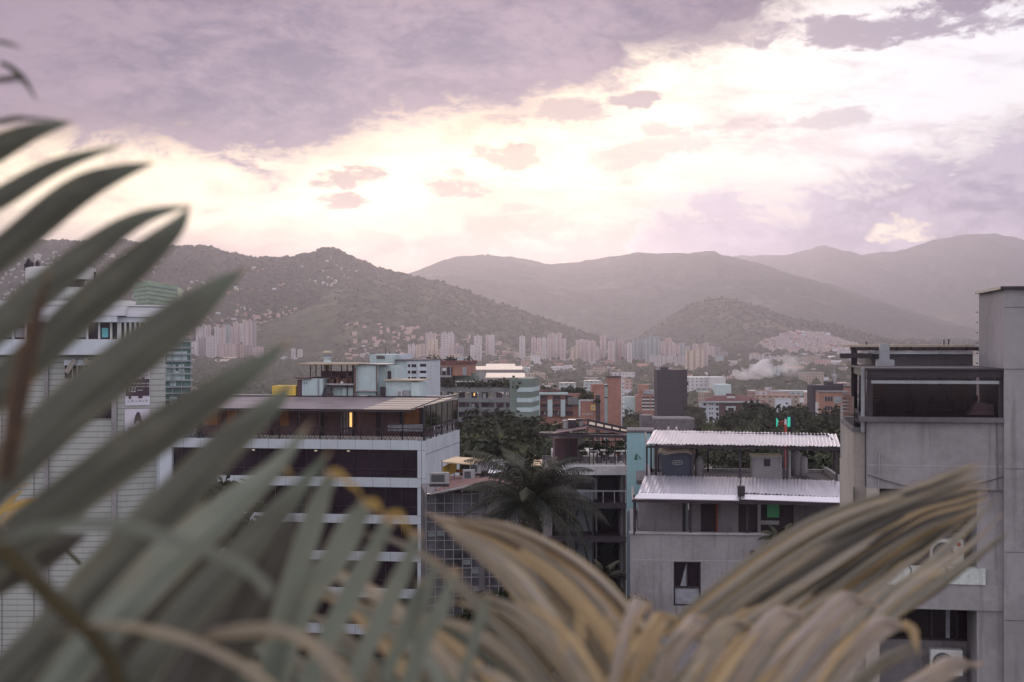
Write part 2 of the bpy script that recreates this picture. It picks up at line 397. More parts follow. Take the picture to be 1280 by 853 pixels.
M['green'] = mat('grey_green_render', (.15, .19, .17), .85, .12, .5, streaks=.3)
M['gdark'] = mat('grey_band_render', (.15, .165, .175), .85, .12, .5, streaks=.3)
M['yellow'] = mat('yellow_paint', (.68, .47, .08), .7, .12, .8, streaks=.3)
M['beige'] = mat('beige_canvas', (.55, .42, .27), .85, .1, 1)
M['wood'] = mat('orange_wood', (.36, .16, .07), .7, .25, 1.5)
M['tank'] = mat('blue_grey_plastic', (.075, .085, .12), .5, .1, .8)
M['tarp'] = mat('beige_tarpaulin', (.40, .34, .26), .8, .15, 1.5, bump=.4)
M['ac'] = mat('white_enamel', (.52, .53, .52), .5, .06, 2)
M['acd'] = mat('fan_grille', (.07, .075, .08), .6, .1, 4)
M['red'] = mat('red_paint', (.32, .06, .05), .6, .1, 2)
M['orange'] = mat('orange_red_paint', (.30, .09, .07), .6, .1, 2)
M['shutter'] = mat('brown_door', (.06, .045, .05), .7, .15, 2)
M['curtain'] = mat('grey_curtain', (.26, .27, .30), .9, .2, 3)
M['leafgreen'] = mat('green_paint', (.10, .34, .17), .7, .15, 1)
M['poster'] = mat('white_poster_vinyl', (.55, .53, .60), .6, .04, 1)
M['postert'] = mat('dark_print', (.07, .045, .06), .7, .1, 2)
M['pink'] = mat('pink_render', (.42, .30, .28), .85, .1, .4)
M['roofgold'] = mat('pale_metal_roof', (.50, .42, .34), .62, .12, .1, metal=.1)
M['glass'] = glass_mat('clear_glass')
M['glass_s'] = glass_mat('smoky_glass', (.66, .58, .62), 0.0)
M['leaf_t'] = mat('tree_foliage', (.019, .025, .018), .8, .45, .35, col2=(.042, .05, .03), spec=.15)
M['leaf_t2'] = mat('tree_foliage_light', (.036, .046, .026), .8, .4, .35, col2=(.075, .08, .04), spec=.15)
M['bark'] = mat('tree_bark', (.09, .07, .055), .95, .3, 3, bump=.4)

def tile_mat(name, col, w, h, line=.35, var=.06):
    """cladding with thin joints, real size in metres on the object's own x, y and z"""
    m = mat(name, col, .75, var, .3, streaks=.2); E.nt = m.node_tree; bs = E.nt.nodes['Principled BSDF']
    tcn = node('ShaderNodeTexCoord'); s_ = node('ShaderNodeSeparateXYZ'); link(tcn.outputs['Object'], s_.inputs[0])
    x = E(s_.outputs[0]) + E(s_.outputs[1]); z = E(s_.outputs[2])
    fx = E.m('FRACT', x*(1/w)); fz = E.m('FRACT', z*(1/h))
    j = E.m('MAXIMUM', E.m('LESS_THAN', fx, .05/w) if w < 90 else E.m('LESS_THAN', fx, 0.0), E.m('LESS_THAN', fz, .06/h))
    old = bs.inputs['Base Color'].links[0].from_socket
    link(mixc(j*(1-line), old, tuple(c*.3 for c in col)), bs.inputs['Base Color']); return m
M['tile'] = tile_mat('pale_tile_cladding', (.36, .375, .355), 95, .36, .45)
M['panel'] = tile_mat('white_panels', (.50, .55, .60), 1.6, 50)
def tower_mat(name, wall, win, du, dv, fu=.45, fv=.5):
    """far facade: window openings as a pattern of the wall, in metres"""
    m = bpy.data.materials.new(name); m.use_nodes = True; E.nt = m.node_tree; bs = E.nt.nodes['Principled BSDF']
    tcn = node('ShaderNodeTexCoord'); s_ = node('ShaderNodeSeparateXYZ'); link(tcn.outputs['Object'], s_.inputs[0])
    x = E(s_.outputs[0]) + E(s_.outputs[1])*.83; z = E(s_.outputs[2])
    a = E.m('LESS_THAN', E.m('FRACT', x*(1/du)+.2), fu); b = E.m('LESS_THAN', E.m('FRACT', z*(1/dv)+.3), fv)
    nz = fbm(tcn.outputs['Object'], .08, 3) 
    c = mixc(smooth(nz, .3, .7), tuple(v*.85 for v in wall), wall)
    nn = node('ShaderNodeNewGeometry'); sn = node('ShaderNodeSeparateXYZ'); link(nn.outputs['Normal'], sn.inputs[0])
    side = E.m('LESS_THAN', E(sn.outputs[2]), .5)
    c = mixc(E.m('MULTIPLY', a, b)*side, c, win)
    link(c, bs.inputs['Base Color']); bs.inputs['Roughness'].default_value = .8; return m
TW = {'pink': tower_mat('pink_tower_wall', (.46, .385, .38), (.24, .19, .20), 6.5, 3.1), 'white': tower_mat('white_tower_wall', (.50, .48, .49), (.24, .21, .23), 6, 3.1),
      'brick': tower_mat('brick_tower_wall', (.40, .29, .265), (.15, .11, .12), 5.5, 3.0), 'cream': tower_mat('cream_tower_wall', (.54, .46, .36), (.2, .15, .14), 7, 3.1),
      'teal': tower_mat('grey_green_tower_wall', (.30, .35, .36), (.14, .15, .16), 6.5, 3.1), 'grey': tower_mat('grey_tower_wall', (.33, .30, .32), (.11, .09, .11), 6, 3.0)}
LOW = {'white': tower_mat('low_white_wall', (.54, .54, .56), (.2, .18, .2), 4, 3.2, .4, .45), 'brick': tower_mat('low_brick_wall', (.34, .20, .16), (.1, .07, .08), 4, 3.1, .4, .45),
       'pink': tower_mat('low_pink_wall', (.44, .31, .28), (.13, .09, .09), 4, 3.1, .4, .45), 'mint': tower_mat('low_mint_wall', (.34, .42, .42), (.12, .13, .14), 4.5, 3.1, .4, .45),
       'tan': tower_mat('low_tan_wall', (.34, .28, .23), (.1, .08, .08), 4, 3.1, .4, .45)}
def text(s, name, parent, size, loc, m, sx=1.0, align='CENTER'):
    c = bpy.data.curves.new(name, 'FONT'); c.body = s; c.size = size; c.align_x = align; c.extrude = .01
    o = bpy.data.objects.new(name, c); COL.objects.link(o); o.parent = parent; o.location = loc; o.rotation_euler = (R(90), 0, 0); o.scale = (sx, 1, 1)
    me = bpy.data.meshes.new_from_object(o); me.name = name; bpy.data.objects.remove(o)
    me.materials.clear(); me.materials.append(m); o = bpy.data.objects.new(name, me); COL.objects.link(o)
    o.parent = parent; o.location = loc; o.rotation_euler = (R(90), 0, 0); o.scale = (sx, 1, 1); return o
# ================================================================ concrete apartment building at the right edge
B = Bld('concrete_apartment_building', 'grey concrete apartment block with glazed corner room and stair tower at the right edge', 'building', 1084, 36, -9)
e = B.e; zt = B.at(1084, 463)[1]
xL = 0.0; xT = B.at(1254, 600)[0]; xR = xT + 4.2
zs = B.at(1170, 612)[1]                      # underside of the big overhang
zled = B.at(1100, 527)[1]                    # top of the wall under the glazed room
# storeys below: slab bands and recesses
w = MB()
w.box(0, xT, 0, 9.5, zs, zled)
z1a, z1b = B.at(1240, 731)[1], B.at(1240, 764)[1]
z2a = z1b-2.45; z3 = z2a-.6
zz = [(z1b, z1a)]
k = z1b
for i in range(7):
    zz.append((k-3.1, k-2.35)); k -= 3.1
for a, b in zz: w.box(0, xT, .0, 1.7, max(0, a), b)
w.box(-.0, xT, 1.7, 9.5, 0, zs)
w.box(xT-.0, xT+.62, .6, 9.4, 0, zs)
w.build('wall', M['conc'], e)
s = MB(); s.box(-.02, .30, -.03, 9.5, 0, zs)   # left pier and side wall: side light put into the tan colour
s.box(-.3, -.02, .4, 4.5, 0, B.at(1070, 541)[1]); s.build('side_wall', M['conc_tan'], e)
rv = MB(); rv.box(xT-.62, xT, .06, 1.7, 0, zs); rv.build('recess_pier', M['conc'], e)
# seams
j = MB()
for py in (583, 652): 
    z = B.at(1170, py)[1]
    if z > zs: j.box(.02, xT-.02, -.006, .0, z, z+.02)
j.build('joint', M['conc_l'], e)
# stair tower
t = MB(); zc = B.at(1254, 362)[1]
t.box(xT, xR, -.12, 3.6, 0, zc); tw = t.build('stair_tower', M['conc'], e)
c = MB(); c.box(xT-.10, xR+.1, -.22, 3.72, zc, zc+.07); c.build('cap', M['steel'], tw)
lj = MB()
for py in (385, 462, 586, 690, 775): z = B.at(1262, py)[1]; lj.box(xT+.01, xR, -.127, -.12, z, z+.018)
lj.build('joint', M['conc_d'], tw)
lt = MB(); lt.bar((xT+.95, .5, zc), (xT+.95, .5, zc+.32), .03); lt.box(xT+.85, xT+1.05, .4, .6, zc+.28, zc+.33); lt.build('vent_pipe', M['steel'], tw)
rg = MB()
for i in range(8): rg.bar((xT-.1, 3.2, zc-.5-i*.28), (xT-.1, 3.45, zc-.5-i*.28), .015)
rg.build('rung', M['steel'], tw)
# glazed corner room on the top
zr0, zr1 = zled+.06, B.at(1170, 472)[1]
zf1 = B.at(1170, 463)[1]
r = MB(); r.box(-.18, xT-.0, -.14, 6, zled, zr0+.06); r.build('ledge', M['conc_d'], e)
f = MB(); f.box(0, xT-.02, -.05, 6.2, zr1, zf1); f.box(-.05, xT, -.1, 6.25, zf1, zf1+.05)
f.box(0, .14, 0, .14, zr0, zr1); f.box(xT-.12, xT-.02, 0, .12, zr0, zr1); f.box(0, xT-.05, 0, .1, zr0, zr0+.06)
f.box(-.02, .1, 2.2, 2.3, zr0, zr1); f.box(-.02, .1, 4.6, 4.7, zr0, zr1); f.build('fascia', M['steel'], e)
al = MB(); al.box(.1, xT-.1, -.02, .04, zr1-.16, zr1-.08); al.build('track', M['grey'], e)
g = MB(); g.box(.14, xT-.12, .05, .062, zr0+.06, zr1); g.build('pane', M['glass_s'], e)
g = MB(); g.box(.03, .042, .14, 5.9, zr0+.06, zr1-.05); g.build('side_pane', M['glass_s'], e)
ro = MB(); ro.box(.2, xT-.1, 3.4, 3.5, zr0, zr1); ro.box(.1, xT, .1, 6, zr0-.02, zr0+.01); ro.build('room_wall', mat('mauve_room_wall', (.5, .42, .45), .9, .2, .6), e)
ls = MB(); ls.quadbox([(.3, 1.6, zr0), (.36, 1.5, zr0), (1.5, 3.2, zr0), (1.4, 3.3, zr0)], [(.3, 1.6, zr0+.3), (.36, 1.5, zr0+.3), (1.5, 3.2, zr1-.1), (1.4, 3.3, zr1-.1)]); ls.build('sloping_ceiling', M['curtain'], e)
pb = MB(); x9 = B.at(1183, 480, 3.3)[0]; pb.box(x9, x9+.75, 3.3, 3.38, zr1-.62, zr1-.25); pb.build('white_board', M['ac'], e)
x0 = B.at(1130, 500, 1)[0]; x1 = B.at(1143, 500, 1)[0]
dp = MB(); dp.box(x0-.45, x0, 1, 1.3, zr0, zr1); dp.box(x1, x1+.35, 1, 1.3, zr0, zr1); dp.build('column', M['steel'], e)
lp = MB(); lp.box(x0+.02, x0+.16, 3.3, 3.36, zr0+.1, zr1-.1); lp.build('painted_daylight_strip', M['curtain'], e)  # solid strip; daylight between the columns put into its pale colour
sh = MB()
for k in range(3): sh.box(x1+.6, xT-.8, 3.05, 3.35, zr0+.3+k*.42, zr0+.33+k*.42)
for k in range(14): sh.box(x1+.7+k*.19, x1+.78+k*.19, 3.1, 3.25, zr0+.34+(k % 2)*.42, zr0+.5+(k % 2)*.42+.07*(k % 3))
sh.build('shelf', M['conc_d'], e)
cv = MB(); cv.quadbox([(xT-.75, .5, zr0+.1), (xT-.15, .4, zr0+.1), (xT-.15, 1.2, zr0+.1), (xT-.75, 1.2, zr0+.1)], [(xT-.55, .6, zr0+.42), (xT-.15, .5, zr0+.36), (xT-.15, 1.1, zr0+.36), (xT-.5, 1.1, zr0+.42)])
cvo = cv.build('linen_bundle', M['ac'], None); cvo.parent = None; cvo.matrix_world = B.e.matrix_basis if False else Matrix.Translation(B.o) @ Matrix.Rotation(B.r, 4, 'Z'); tag(cvo, 'white bundle of linen behind the window of the glazed room', 'bundle')
def room_chair(x, lab):
    o = empty('chair', B.o + B.ux*x + B.uy*1.9 + Vector((0, 0, zr0)), B.r); tag(o, lab, 'chair', 'red chairs in the glazed room')
    a = MB(); a.box(-.22, .22, -.22, .22, .42, .46); a.build('seat', M['red'], o)
    a = MB(); a.box(-.22, .22, .2, .24, .5, .95); a.build('backrest', M['red'], o)
    for p in ((-.2, -.2), (.2, -.2), (.2, .2), (-.2, .2)): a = MB(); a.bar((*p, 0), (*p, .44), .018); a.build('leg', M['steel'], o)
room_chair(B.at(1202, 500, 1.9)[0], 'red chair standing in the middle of the glazed corner room')
room_chair(B.at(1102, 500, 1.9)[0], 'red chair standing by the left column of the glazed corner room')
# roof deck above and behind the room
zp = B.at(1150, 434, 4.5)[1]; za = B.at(1150, 441, 4.5)[1]; zd = B.at(1150, 456, 4.5)[1]
x0 = B.at(1085, 440, 4.5)[0]; x1 = xT-.02
u = MB(); u.box(x0+.1, x1, 4.5, 9, zf1+.05, za-.04); u.build('upper_wall', M['conc_d'], e)
u = MB(); u.box(x0+.05, x1, 4.42, 4.9, za-.04, za+.04); u.build('flashing', M['alu'], e)
xr = B.at(1055, 440, 4.6)[0]; pr = MB()
pr.box(xr, x1, 4.3, 6.5, zp, zp+.06); pr.build('flat_roof', M['tarp'], e)
pr = MB()
for i in range(9): xx = xr+.3+i*(x1-xr-.5)/8; pr.box(xx, xx+.35, 4.2, 6.4, zp-.1, zp)
pr.build('rafter', M['steel'], e)
pm = MB(); xq = B.at(1064, 450, 4.4)[0]; pm.box(xq, xq+.17, 4.4, 4.56, B.at(1064, 515, 4.4)[1], zp); xq2 = B.at(1050, 445, 4.2)[0]; pm.box(xq2, xq2+.9, 4.2, 4.36, zp-.32, zp-.18)
pm.build('pergola_post', M['steel'], e)
du = B.at(1105, 450, 3.5); d1 = B.at(1100, 462, 3.3); d2 = B.at(1112, 430, 3.3); m_ = MB()
m_.box(d1[0], d2[0], 3.3, 3.6, zf1+.05, d2[1]); m_.box(d1[0]-.08, d2[0]+.12, 3.2, 3.7, zf1+.05, B.at(1100, 450, 3.3)[1]); m_.build('duct', M['grey'], e)
an = MB()
for px, py in ((1180, 425), (1186, 424), (1083, 427)):
    a = B.at(px, py, 6); an.bar((a[0], 6, zp), (a[0], 6, a[1]), .02)
an.build('antenna', M['steel'], e)
# balcony with glass on the left side
bx0 = B.onx(1053, 528, -.6)[0]
bg = MB(); zb0, zb1 = B.at(1070, 541)[1], B.at(1070, 497)[1]
bg.box(-.29, -.27, .5, 4.4, zb0+.1, zb1); bg.build('balcony_glass', M['glass'], e)
bs_ = MB(); bs_.box(-.34, -.02, .36, 4.55, zb0, zb0+.1); bs_.build('balcony_sill', M['conc_d'], e)
dr = MB(); dr.bar((-.08, .2, zb0), (-.08, .2, B.at(1072, 460)[1]), .06); dr.build('drainpipe', M['grey'], e)
# recess windows
def rec_win(za, zb, px0, px1, nm='recessed_window', curt=None):
    x0, x1 = B.at(px0, 650, 1.6)[0], B.at(px1, 650, 1.6)[0]
    fr = MB(); fr.box(x0, x1, 1.64, 1.69, za, zb); o = fr.build(nm, M['glassd'], e)
    q = MB(); n = 4
    for i in range(n+1): xx = x0+(x1-x0-.06)*i/n; q.box(xx, xx+.06, 1.58, 1.66, za, zb)
    q.box(x0, x1, 1.58, 1.66, za, za+.06); q.box(x0, x1, 1.58, 1.66, zb-.06, zb); q.build('frame', M['steel'], o)
    if curt:
        for a, b in curt: q = MB(); q.box(x0+(x1-x0)*a, x0+(x1-x0)*b, 1.6, 1.63, za+.05, zb-.05); q.build('curtain', M['curtain'], o)
rec_win(B.at(1160, 665, 1.6)[1], zs-.05, 1100, 1229, curt=[(.50, .56), (.86, .97)])
rec_win(B.at(1160, 800, 1.6)[1], z1b-.05, 1100, 1229, curt=[(.64, .68)])
k = z1b-3.1
for i in range(6):
    if k-2.3 > 0: rec_win(max(.2, k-1.3), k-.05, 1100, 1229)
    k -= 3.1
# pale planter ledges in the first recess
lz0, lz1 = B.at(1200, 731, .1)[1], B.at(1200, 711, .1)[1]
for a, b in ((1096, 1138), (1140, 1182), (1185, 1232)):
    p = MB(); B.pbox(p, a, 711, b, 731, -.04, .4); p.build('ledge_block', M['stained'], e)
def ac_unit(px0, px1, py0, py1, v, label, logo):
    a, b = B.at(px0, py0, v), B.at(px1, py1, v); wd = b[0]-a[0]; ht = a[1]-b[1]
    o = empty('air_conditioner', B.o + B.ux*a[0] + B.uy*v + Vector((0, 0, b[1])), B.r); tag(o, label, 'air conditioner', 'outdoor air conditioning units in the recesses')
    q = MB(); q.box(0, wd, .0, .32, .0, ht); q.build('casing', M['ac'], o, bevel=.02)
    q = MB(); n = 24; cx, cz, rr = wd*.38, ht*.5, ht*.40
    q.v = [(cx+rr*math.cos(2*math.pi*i/n), -.012, cz+rr*math.sin(2*math.pi*i/n)) for i in range(n)]+[(cx+rr*math.cos(2*math.pi*i/n), .0, cz+rr*math.sin(2*math.pi*i/n)) for i in range(n)]
    q.f = [tuple(range(n))]+[(i, i+n, (i+1) % n+n, (i+1) % n) for i in range(n)]; q.build('fan_guard', M['acd'], o)
    q = MB(); r2 = ht*.09; q.v = [(cx+r2*math.cos(2*math.pi*i/n), -.02, cz+r2*math.sin(2*math.pi*i/n)) for i in range(n)]; q.f = [tuple(range(n))]; q.build('fan_hub', M['ac'], o)
    q = MB()
    for i in range(6):
        t = i*math.pi/3; q.bar((cx+r2*math.cos(t), -.022, cz+r2*math.sin(t)), (cx+rr*math.cos(t+.25), -.022, cz+rr*math.sin(t+.25)), .006, n=4)
    for s_ in (.45, .7, .98): 
        for i in range(16): t0, t1 = 2*math.pi*i/16, 2*math.pi*(i+1)/16; q.bar((cx+rr*s_*math.cos(t0), -.02, cz+rr*s_*math.sin(t0)), (cx+rr*s_*math.cos(t1), -.02, cz+rr*s_*math.sin(t1)), .005, n=4)
    q.build('grille', M['grey'], o)
    if logo:
        q = MB(); r3 = ht*.085; n = 18; c2 = (wd*.84, ht*.82); q.v = [(c2[0]+r3*math.cos(2*math.pi*i/n), -.01, c2[1]+r3*math.sin(2*math.pi*i/n)) for i in range(n)]; q.f = [tuple(range(n))]; q.build('badge', M['red'], o)
        text('LG', 'lettering', o, ht*.13, (wd*.84, -.012, ht*.60), M['acd'])
    return o
ac_unit(1163, 1205, 674, 708, .75, 'white air conditioner with red round badge on the pale ledge of the building', True)
ac_unit(1163, 1204, 812, 846, .75, 'white air conditioner in the lower recess of the building', False)
pp = MB(); B.pbox(pp, 1098, 672, 1120, 716, 1.2, 1.5); pp.build('junk_panel', M['curtain'], e)
# small slit on the pier
sl = MB(); yy, z = B.onx(1068, 622, -.3); sl.box(-.31, -.3, yy, yy+.3, z-.45, z+.25); sl.build('slit_window', M['steel'], e)

for px, m_ in ((1098, 'grey'), (1246, 'conc_d'), (1236, 'steel')):      # conduits and cables down the front
    x = B.at(px, 560)[0]; q = MB(); q.bar((x, -.03, zs-.05 if px != 1246 else zled), (x+.02, -.03, zs+.9 if px == 1098 else zs-.0), .018); q.build('conduit', M[m_], e)
x = xT+1.0; q = MB(); q.bar((x, -.14, 2), (x, -.14, zc-.6), .02, n=5); q.build('cable', M['conc_d'], e)
q = MB(); pr = None
for i in range(15):
    t = i/14; p_ = Vector((xT*t, -.05, zs+.35-.35*math.sin(math.pi*t))); 
    if pr is not None: q.bar(pr, p_, .012, n=4)
    pr = p_
q.build('slack_cable', M['steel'], e)
# ================================================================ concrete house with two zinc roofs
B = Bld('concrete_house', 'raw concrete house with two bright corrugated metal roofs beside the teal wall', 'house', 788, 62, -4.6)
e = B.e; x1 = B.at(1078, 700)[0]; zp = B.at(850, 668)[1]; zj = B.at(850, 701)[1]
w = MB()
wx0, wx1 = B.at(842, 730)[0], B.at(876, 730)[0]; wz1, wz0 = B.at(860, 702.5)[1], B.at(860, 758)[1]
w.box(0, wx0, 0, .3, 0, zp); w.box(wx1, x1, 0, .3, 0, zp); w.box(wx0, wx1, 0, .3, wz1, zp); w.box(wx0, wx1, 0, .3, 0, wz0)
w.box(0, x1, 9, 9.3, 0, zp); w.box(0, .3, .3, 9, 0, zp); w.box(x1-.3, x1, .3, 9, 0, zp); w.box(.3, x1-.3, .3, 9, zp-1.1, zp-.95)
w.build('wall', M['conc'], e)
q = MB(); q.box(-.06, x1, -.07, .34, zp, zp+.07); q.build('parapet_coping', M['conc_l'], e)
q = MB(); q.box(.01, x1, -.008, 0, zj, zj+.03); q.box(.01, x1, -.008, 0, zj-3.2, zj-3.17); q.build('joint', M['conc_l'], e)
# loggia behind the parapet
ze = B.at(850, 626)[1]; V = 1.9
zfl = zp-.95
def wallpx(a, b, m, nm, v=V, y0=None, v1=None, top=None):
    q = MB(); xa, xb = B.at(a, 650, v)[0], B.at(b, 650, v)[0]; q.box(xa, xb, v, v1 or v+.2, zfl, top or ze); return q.build(nm, m, e)
wallpx(797, 853, M['conc'], 'loggia_wall'); wallpx(862, 876, M['conc'], 'loggia_wall'); wallpx(897, 923, M['conc'], 'loggia_wall'); wallpx(992, 1078, M['conc_d'], 'loggia_wall')
wallpx(876, 897, M['shutter'], 'door', V+.1); wallpx(895, 897.5, M['orange'], 'door_edge', V-.02)
wallpx(853, 857, M['steel'], 'door_frame', V-.03); wallpx(857, 860, M['glassl'], 'glass_slit', V); wallpx(923, 947, M['shutter'], 'door', V+.08)
wallpx(947, 951, M['conc_l'], 'door_frame', V-.03); wallpx(974, 992, M['room'], 'dark_opening', V+.1)
o = wallpx(951, 974, M['steel'], 'window', V+.1)
q = MB(); B.pbox(q, 959, 630, 974, 647, V, V+.05); q.build('pane', M['leafgreen'], o)
q = MB(); B.pbox(q, 951, 651, 974, 656, V-.02, V+.05); q.build('sill', M['conc_l'], o)
q = MB()
for px in (863, 934, 793.5):
    x = B.at(px, 650, .05)[0]; q = MB(); q.box(x-.05, x+.06, .05, .17, zp, ze+.05); q.build('column', M['steel'], e)
# lower roof: corrugated zinc in two sheets with a fascia
def corr(P0, P1, P2, P3, n, name, m, parent, amp=.035):
    """a corrugated sheet: P0-P1 front edge, P3-P2 back edge, n ribs"""
    P0, P1, P2, P3 = map(Vector, (P0, P1, P2, P3)); mb = MB(); prof = [(0, 0), (.58, 0), (.68, 1), (.90, 1)]
    ts = []
    for i in range(n):
        for a, h in prof: ts.append(((i+a)/n, h*amp))
    ts.append((1, 0)); R_ = 7
    for j in range(R_):
        b = j/(R_-1)
        for t, h in ts:
            p = P0.lerp(P1, t).lerp(P3.lerp(P2, t), b); jig = math.sin(t*61+j*1.3)*.012
            mb.v.append((p.x, p.y, p.z+h+jig))
    k = len(ts); N = R_*k
    mb.v += [(a, b, c-.012) for a, b, c in mb.v]
    for j in range(R_-1):
        for i in range(k-1):
            mb.f.append((j*k+i, j*k+i+1, (j+1)*k+i+1, (j+1)*k+i)); mb.f.append((N+(j+1)*k+i, N+(j+1)*k+i+1, N+j*k+i+1, N+j*k+i))
    for i in range(k-1): mb.f.append((N+i, N+i+1, i+1, i))
    return mb.build(name, m, parent)
def pt(px, py, v): a = B.at(px, py, v); return (a[0], v, a[1])
corr(pt(798, 616, -.1), pt(924, 620, -.1), pt(926, 597, 4.2), pt(806, 594.5, 4.2), 27, 'lower_roof', M['tin2'], e)
corr(pt(925.5, 616, -.1), pt(1066, 623, -.1), pt(1066, 602, 4.2), pt(927, 597, 4.2), 30, 'lower_roof', M['tin2'], e)
q = MB(); a, b, c, d = pt(791, 623, -.55), pt(924, 625.5, -.55), pt(925, 619.2, -.12), pt(799, 616.2, -.12); q.slab([a, b, c, d], .03)
a, b, c, d = pt(926, 624, -.55), pt(1066, 629, -.55), pt(1066, 622.5, -.12), pt(926, 617.5, -.12); q.slab([a, b, c, d], .03); q.build('eave_flashing', M['tin'], e)
q = MB(); a, b = pt(791, 624.5, -.5), pt(1066, 629, -.5); q.bar((a[0], a[1], a[2]-.06), (b[0], b[1], b[2]-.06), .09, n=4); q.bar((a[0], .1, a[2]-.1), (b[0], .1, b[2]-.1), .07, n=4)
q.bar((a[0], -.5, a[2]-.06), (a[0], 3.9, a[2]+.1), .06, n=4); q.build('eave_beam', M['steel'], e)
q = MB(); a = pt(926.5, 616, -.3); q.box(a[0]-.14, a[0]+.16, -.35, .1, a[2]-.1, B.at(926, 608, -.3)[1]); q.build('gutter_box', M['steel'], e)
lx = B.at(791.5, 640, -.5)[0]; q = MB(); q.box(lx, lx+.08, -.5, -.42, zp+.02, a[2]-.1); q.build('corner_post', M['steel'], e)
# terrace above
zt = B.at(850, 597, 4.3)[1]; tx0 = B.at(808, 590, 4.4)[0]; tx1 = x1
q = MB(); q.box(.3, tx1, 4.3, 9.3, zt-.35, zt-.15); q.build('terrace_slab', M['conc_d'], e)
ztw = B.at(860, 590, 9)[1]
q = MB(); q.box(tx0, tx1, 8.8, 9.0, zt-.15, B.at(870, 586, 8.8)[1]); q.box(tx0, tx0+.18, 4.6, 8.8, zt-.15, B.at(812, 588, 5)[1]); q.box(B.at(1044, 590, 5)[0], B.at(1048, 590, 5)[0], 4.6, 8.8, zt-.15, B.at(1044, 593, 5)[1]); q.build('terrace_parapet', M['conc_l'], e)
zr = B.at(850, 558.5, 3.9)[1]
for px, v in ((808.5, 4.0), (925, 4.0), (1046, 4.0), (980, 4.0), (984, 4.0), (814, 8.6), (823, 8.6), (885, 8.6), (1042, 8.6), (866, 4.1), (871, 8.6), (820, 6.4)):
    x = B.at(px, 575, v)[0]; q = MB(); q.box(x-.045, x+.045, v, v+.09, zt-.15, zr+(.25 if v > 6 else 0)); q.build('column', M['steel'], e)
q = MB(); a, b = pt(808.5, 558.5, 3.95), pt(1051, 561.5, 3.95)
q.bar(a, b, .075, n=4); q2 = MB(); q2.bar((a[0], 8.6, a[2]+.35), (b[0], 8.6, b[2]+.35), .06, n=4); q2.build('rear_roof_beam', M['steel'], e); q.bar(a, (a[0], 8.6, a[2]+.35), .06, n=4); q.bar(b, (b[0], 8.6, b[2]+.35), .06, n=4); q.build('roof_beam', M['steel'], e)
corr(pt(808, 555, 3.8), pt(1051, 558.5, 3.8), pt(1045.5, 543, 9.2), pt(817.5, 538, 9.2), 52, 'upper_roof', M['tin'], e, .04)
for px in (835.5, 845.5): q = MB(); a = pt(px, 537, 9.1); q.bar(a, (a[0], 9.1, a[2]+.14), .04); q.build('roof_vent', M['ac'], e)
# window with curtain in the front wall
q = MB(); q.box(wx0, wx1, .22, .25, wz0, wz1); o = q.build('front_window', M['glassd'], e)
q = MB(); zc = B.at(860, 735)[1]; th = .07
for a, b, c, d in ((wx0, wx1, wz1-th, wz1), (wx0, wx1, wz0, wz0+th), (wx0, wx0+th, wz0, wz1), (wx1-th, wx1, wz0, wz1), (wx0, wx1, zc-.04, zc+.04), ((wx0+wx1)/2-.03, (wx0+wx1)/2+.03, zc, wz1)): q.box(a, b, .12, .21, c, d)
q.build('frame', M['steel'], o)
q = MB(); xx = wx0+(wx1-wx0)*.52; q.quadbox([(wx0+.3, .17, zc+.05), (xx, .17, zc+.05), (xx, .2, zc+.05), (wx0+.3, .2, zc+.05)], [(wx0+.55, .17, wz1-.1), (xx, .17, wz1-.1), (xx, .2, wz1-.1), (wx0+.55, .2, wz1-.1)]); q.build('curtain', M['curtain'], o)
q = MB(); q.box(wx0+.07, wx1-.07, .17, .2, wz0+.07, zc-.04); q.build('lower_pane', M['curtain'], o)
q = MB(); B.pbox(q, 926, 708, 950, 730, -.02, .02); q.build('small_window', M['glassd'], e)
sp_ = MB(); a = pt(941, 692, -.15); sp_.lathe(a[0], -.15, [(.09, a[2]-.18), (.11, a[2]+.1), (.04, a[2]+.14)], 10); sp_.build('wall_lamp', M['steel'], e)
# water tank on the terrace

a = B.at(846, 597, 6.0); zt2 = zt-.15
tk = empty('water_tank', B.o + B.ux*a[0] + B.uy*6.0 + Vector((0, 0, zt2)), B.r); tag(tk, 'big blue grey plastic water tank under the upper metal roof', 'water tank')
k6 = 68/F; hw = 22.5*k6; ht = B.at(846, 566, 5.2)[1]-zt2
mb = MB(); n = 40
def squ(t, rx): c, s_ = math.cos(t), math.sin(t); p = .5; return rx*math.copysign(abs(c)**p, c), rx*.9*math.copysign(abs(s_)**p, s_)
lv = [(0, .80), (ht*.42, .87), (ht*.43, .905), (ht*.86, .97), (ht*.87, 1.02), (ht*.96, 1.02), (ht*.96, .9)]
for z, s_ in lv:
    for i in range(n): x, y = squ(2*math.pi*i/n, hw*s_); mb.v.append((x, y, z))
for j in range(len(lv)-1):
    for i in range(n): mb.f.append((j*n+i, j*n+(i+1) % n, (j+1)*n+(i+1) % n, (j+1)*n+i))
mb.f.append(tuple(range((len(lv)-1)*n, len(lv)*n))); mb.build('tub', M['tank'], tk)
mb = MB()
for z, s_ in ((ht*.95, 1.03), (ht*1.05, 1.0), (ht*1.12, .8), (ht*1.14, .2)):
    for i in range(n):
        x, y = squ(2*math.pi*i/n, hw*s_); mb.v.append((x, y, z+.05*math.sin(i*.9+s_*5)))
for j in range(3):
    for i in range(n): mb.f.append((j*n+i, j*n+(i+1) % n, (j+1)*n+(i+1) % n, (j+1)*n+i))
mb.f.append(tuple(range(3*n, 4*n))); mb.build('tarpaulin_cover', M['tarp'], tk, True)
lx_, lz_ = 0, ht*.62; q = MB(); yf = -hw*.9*1.0
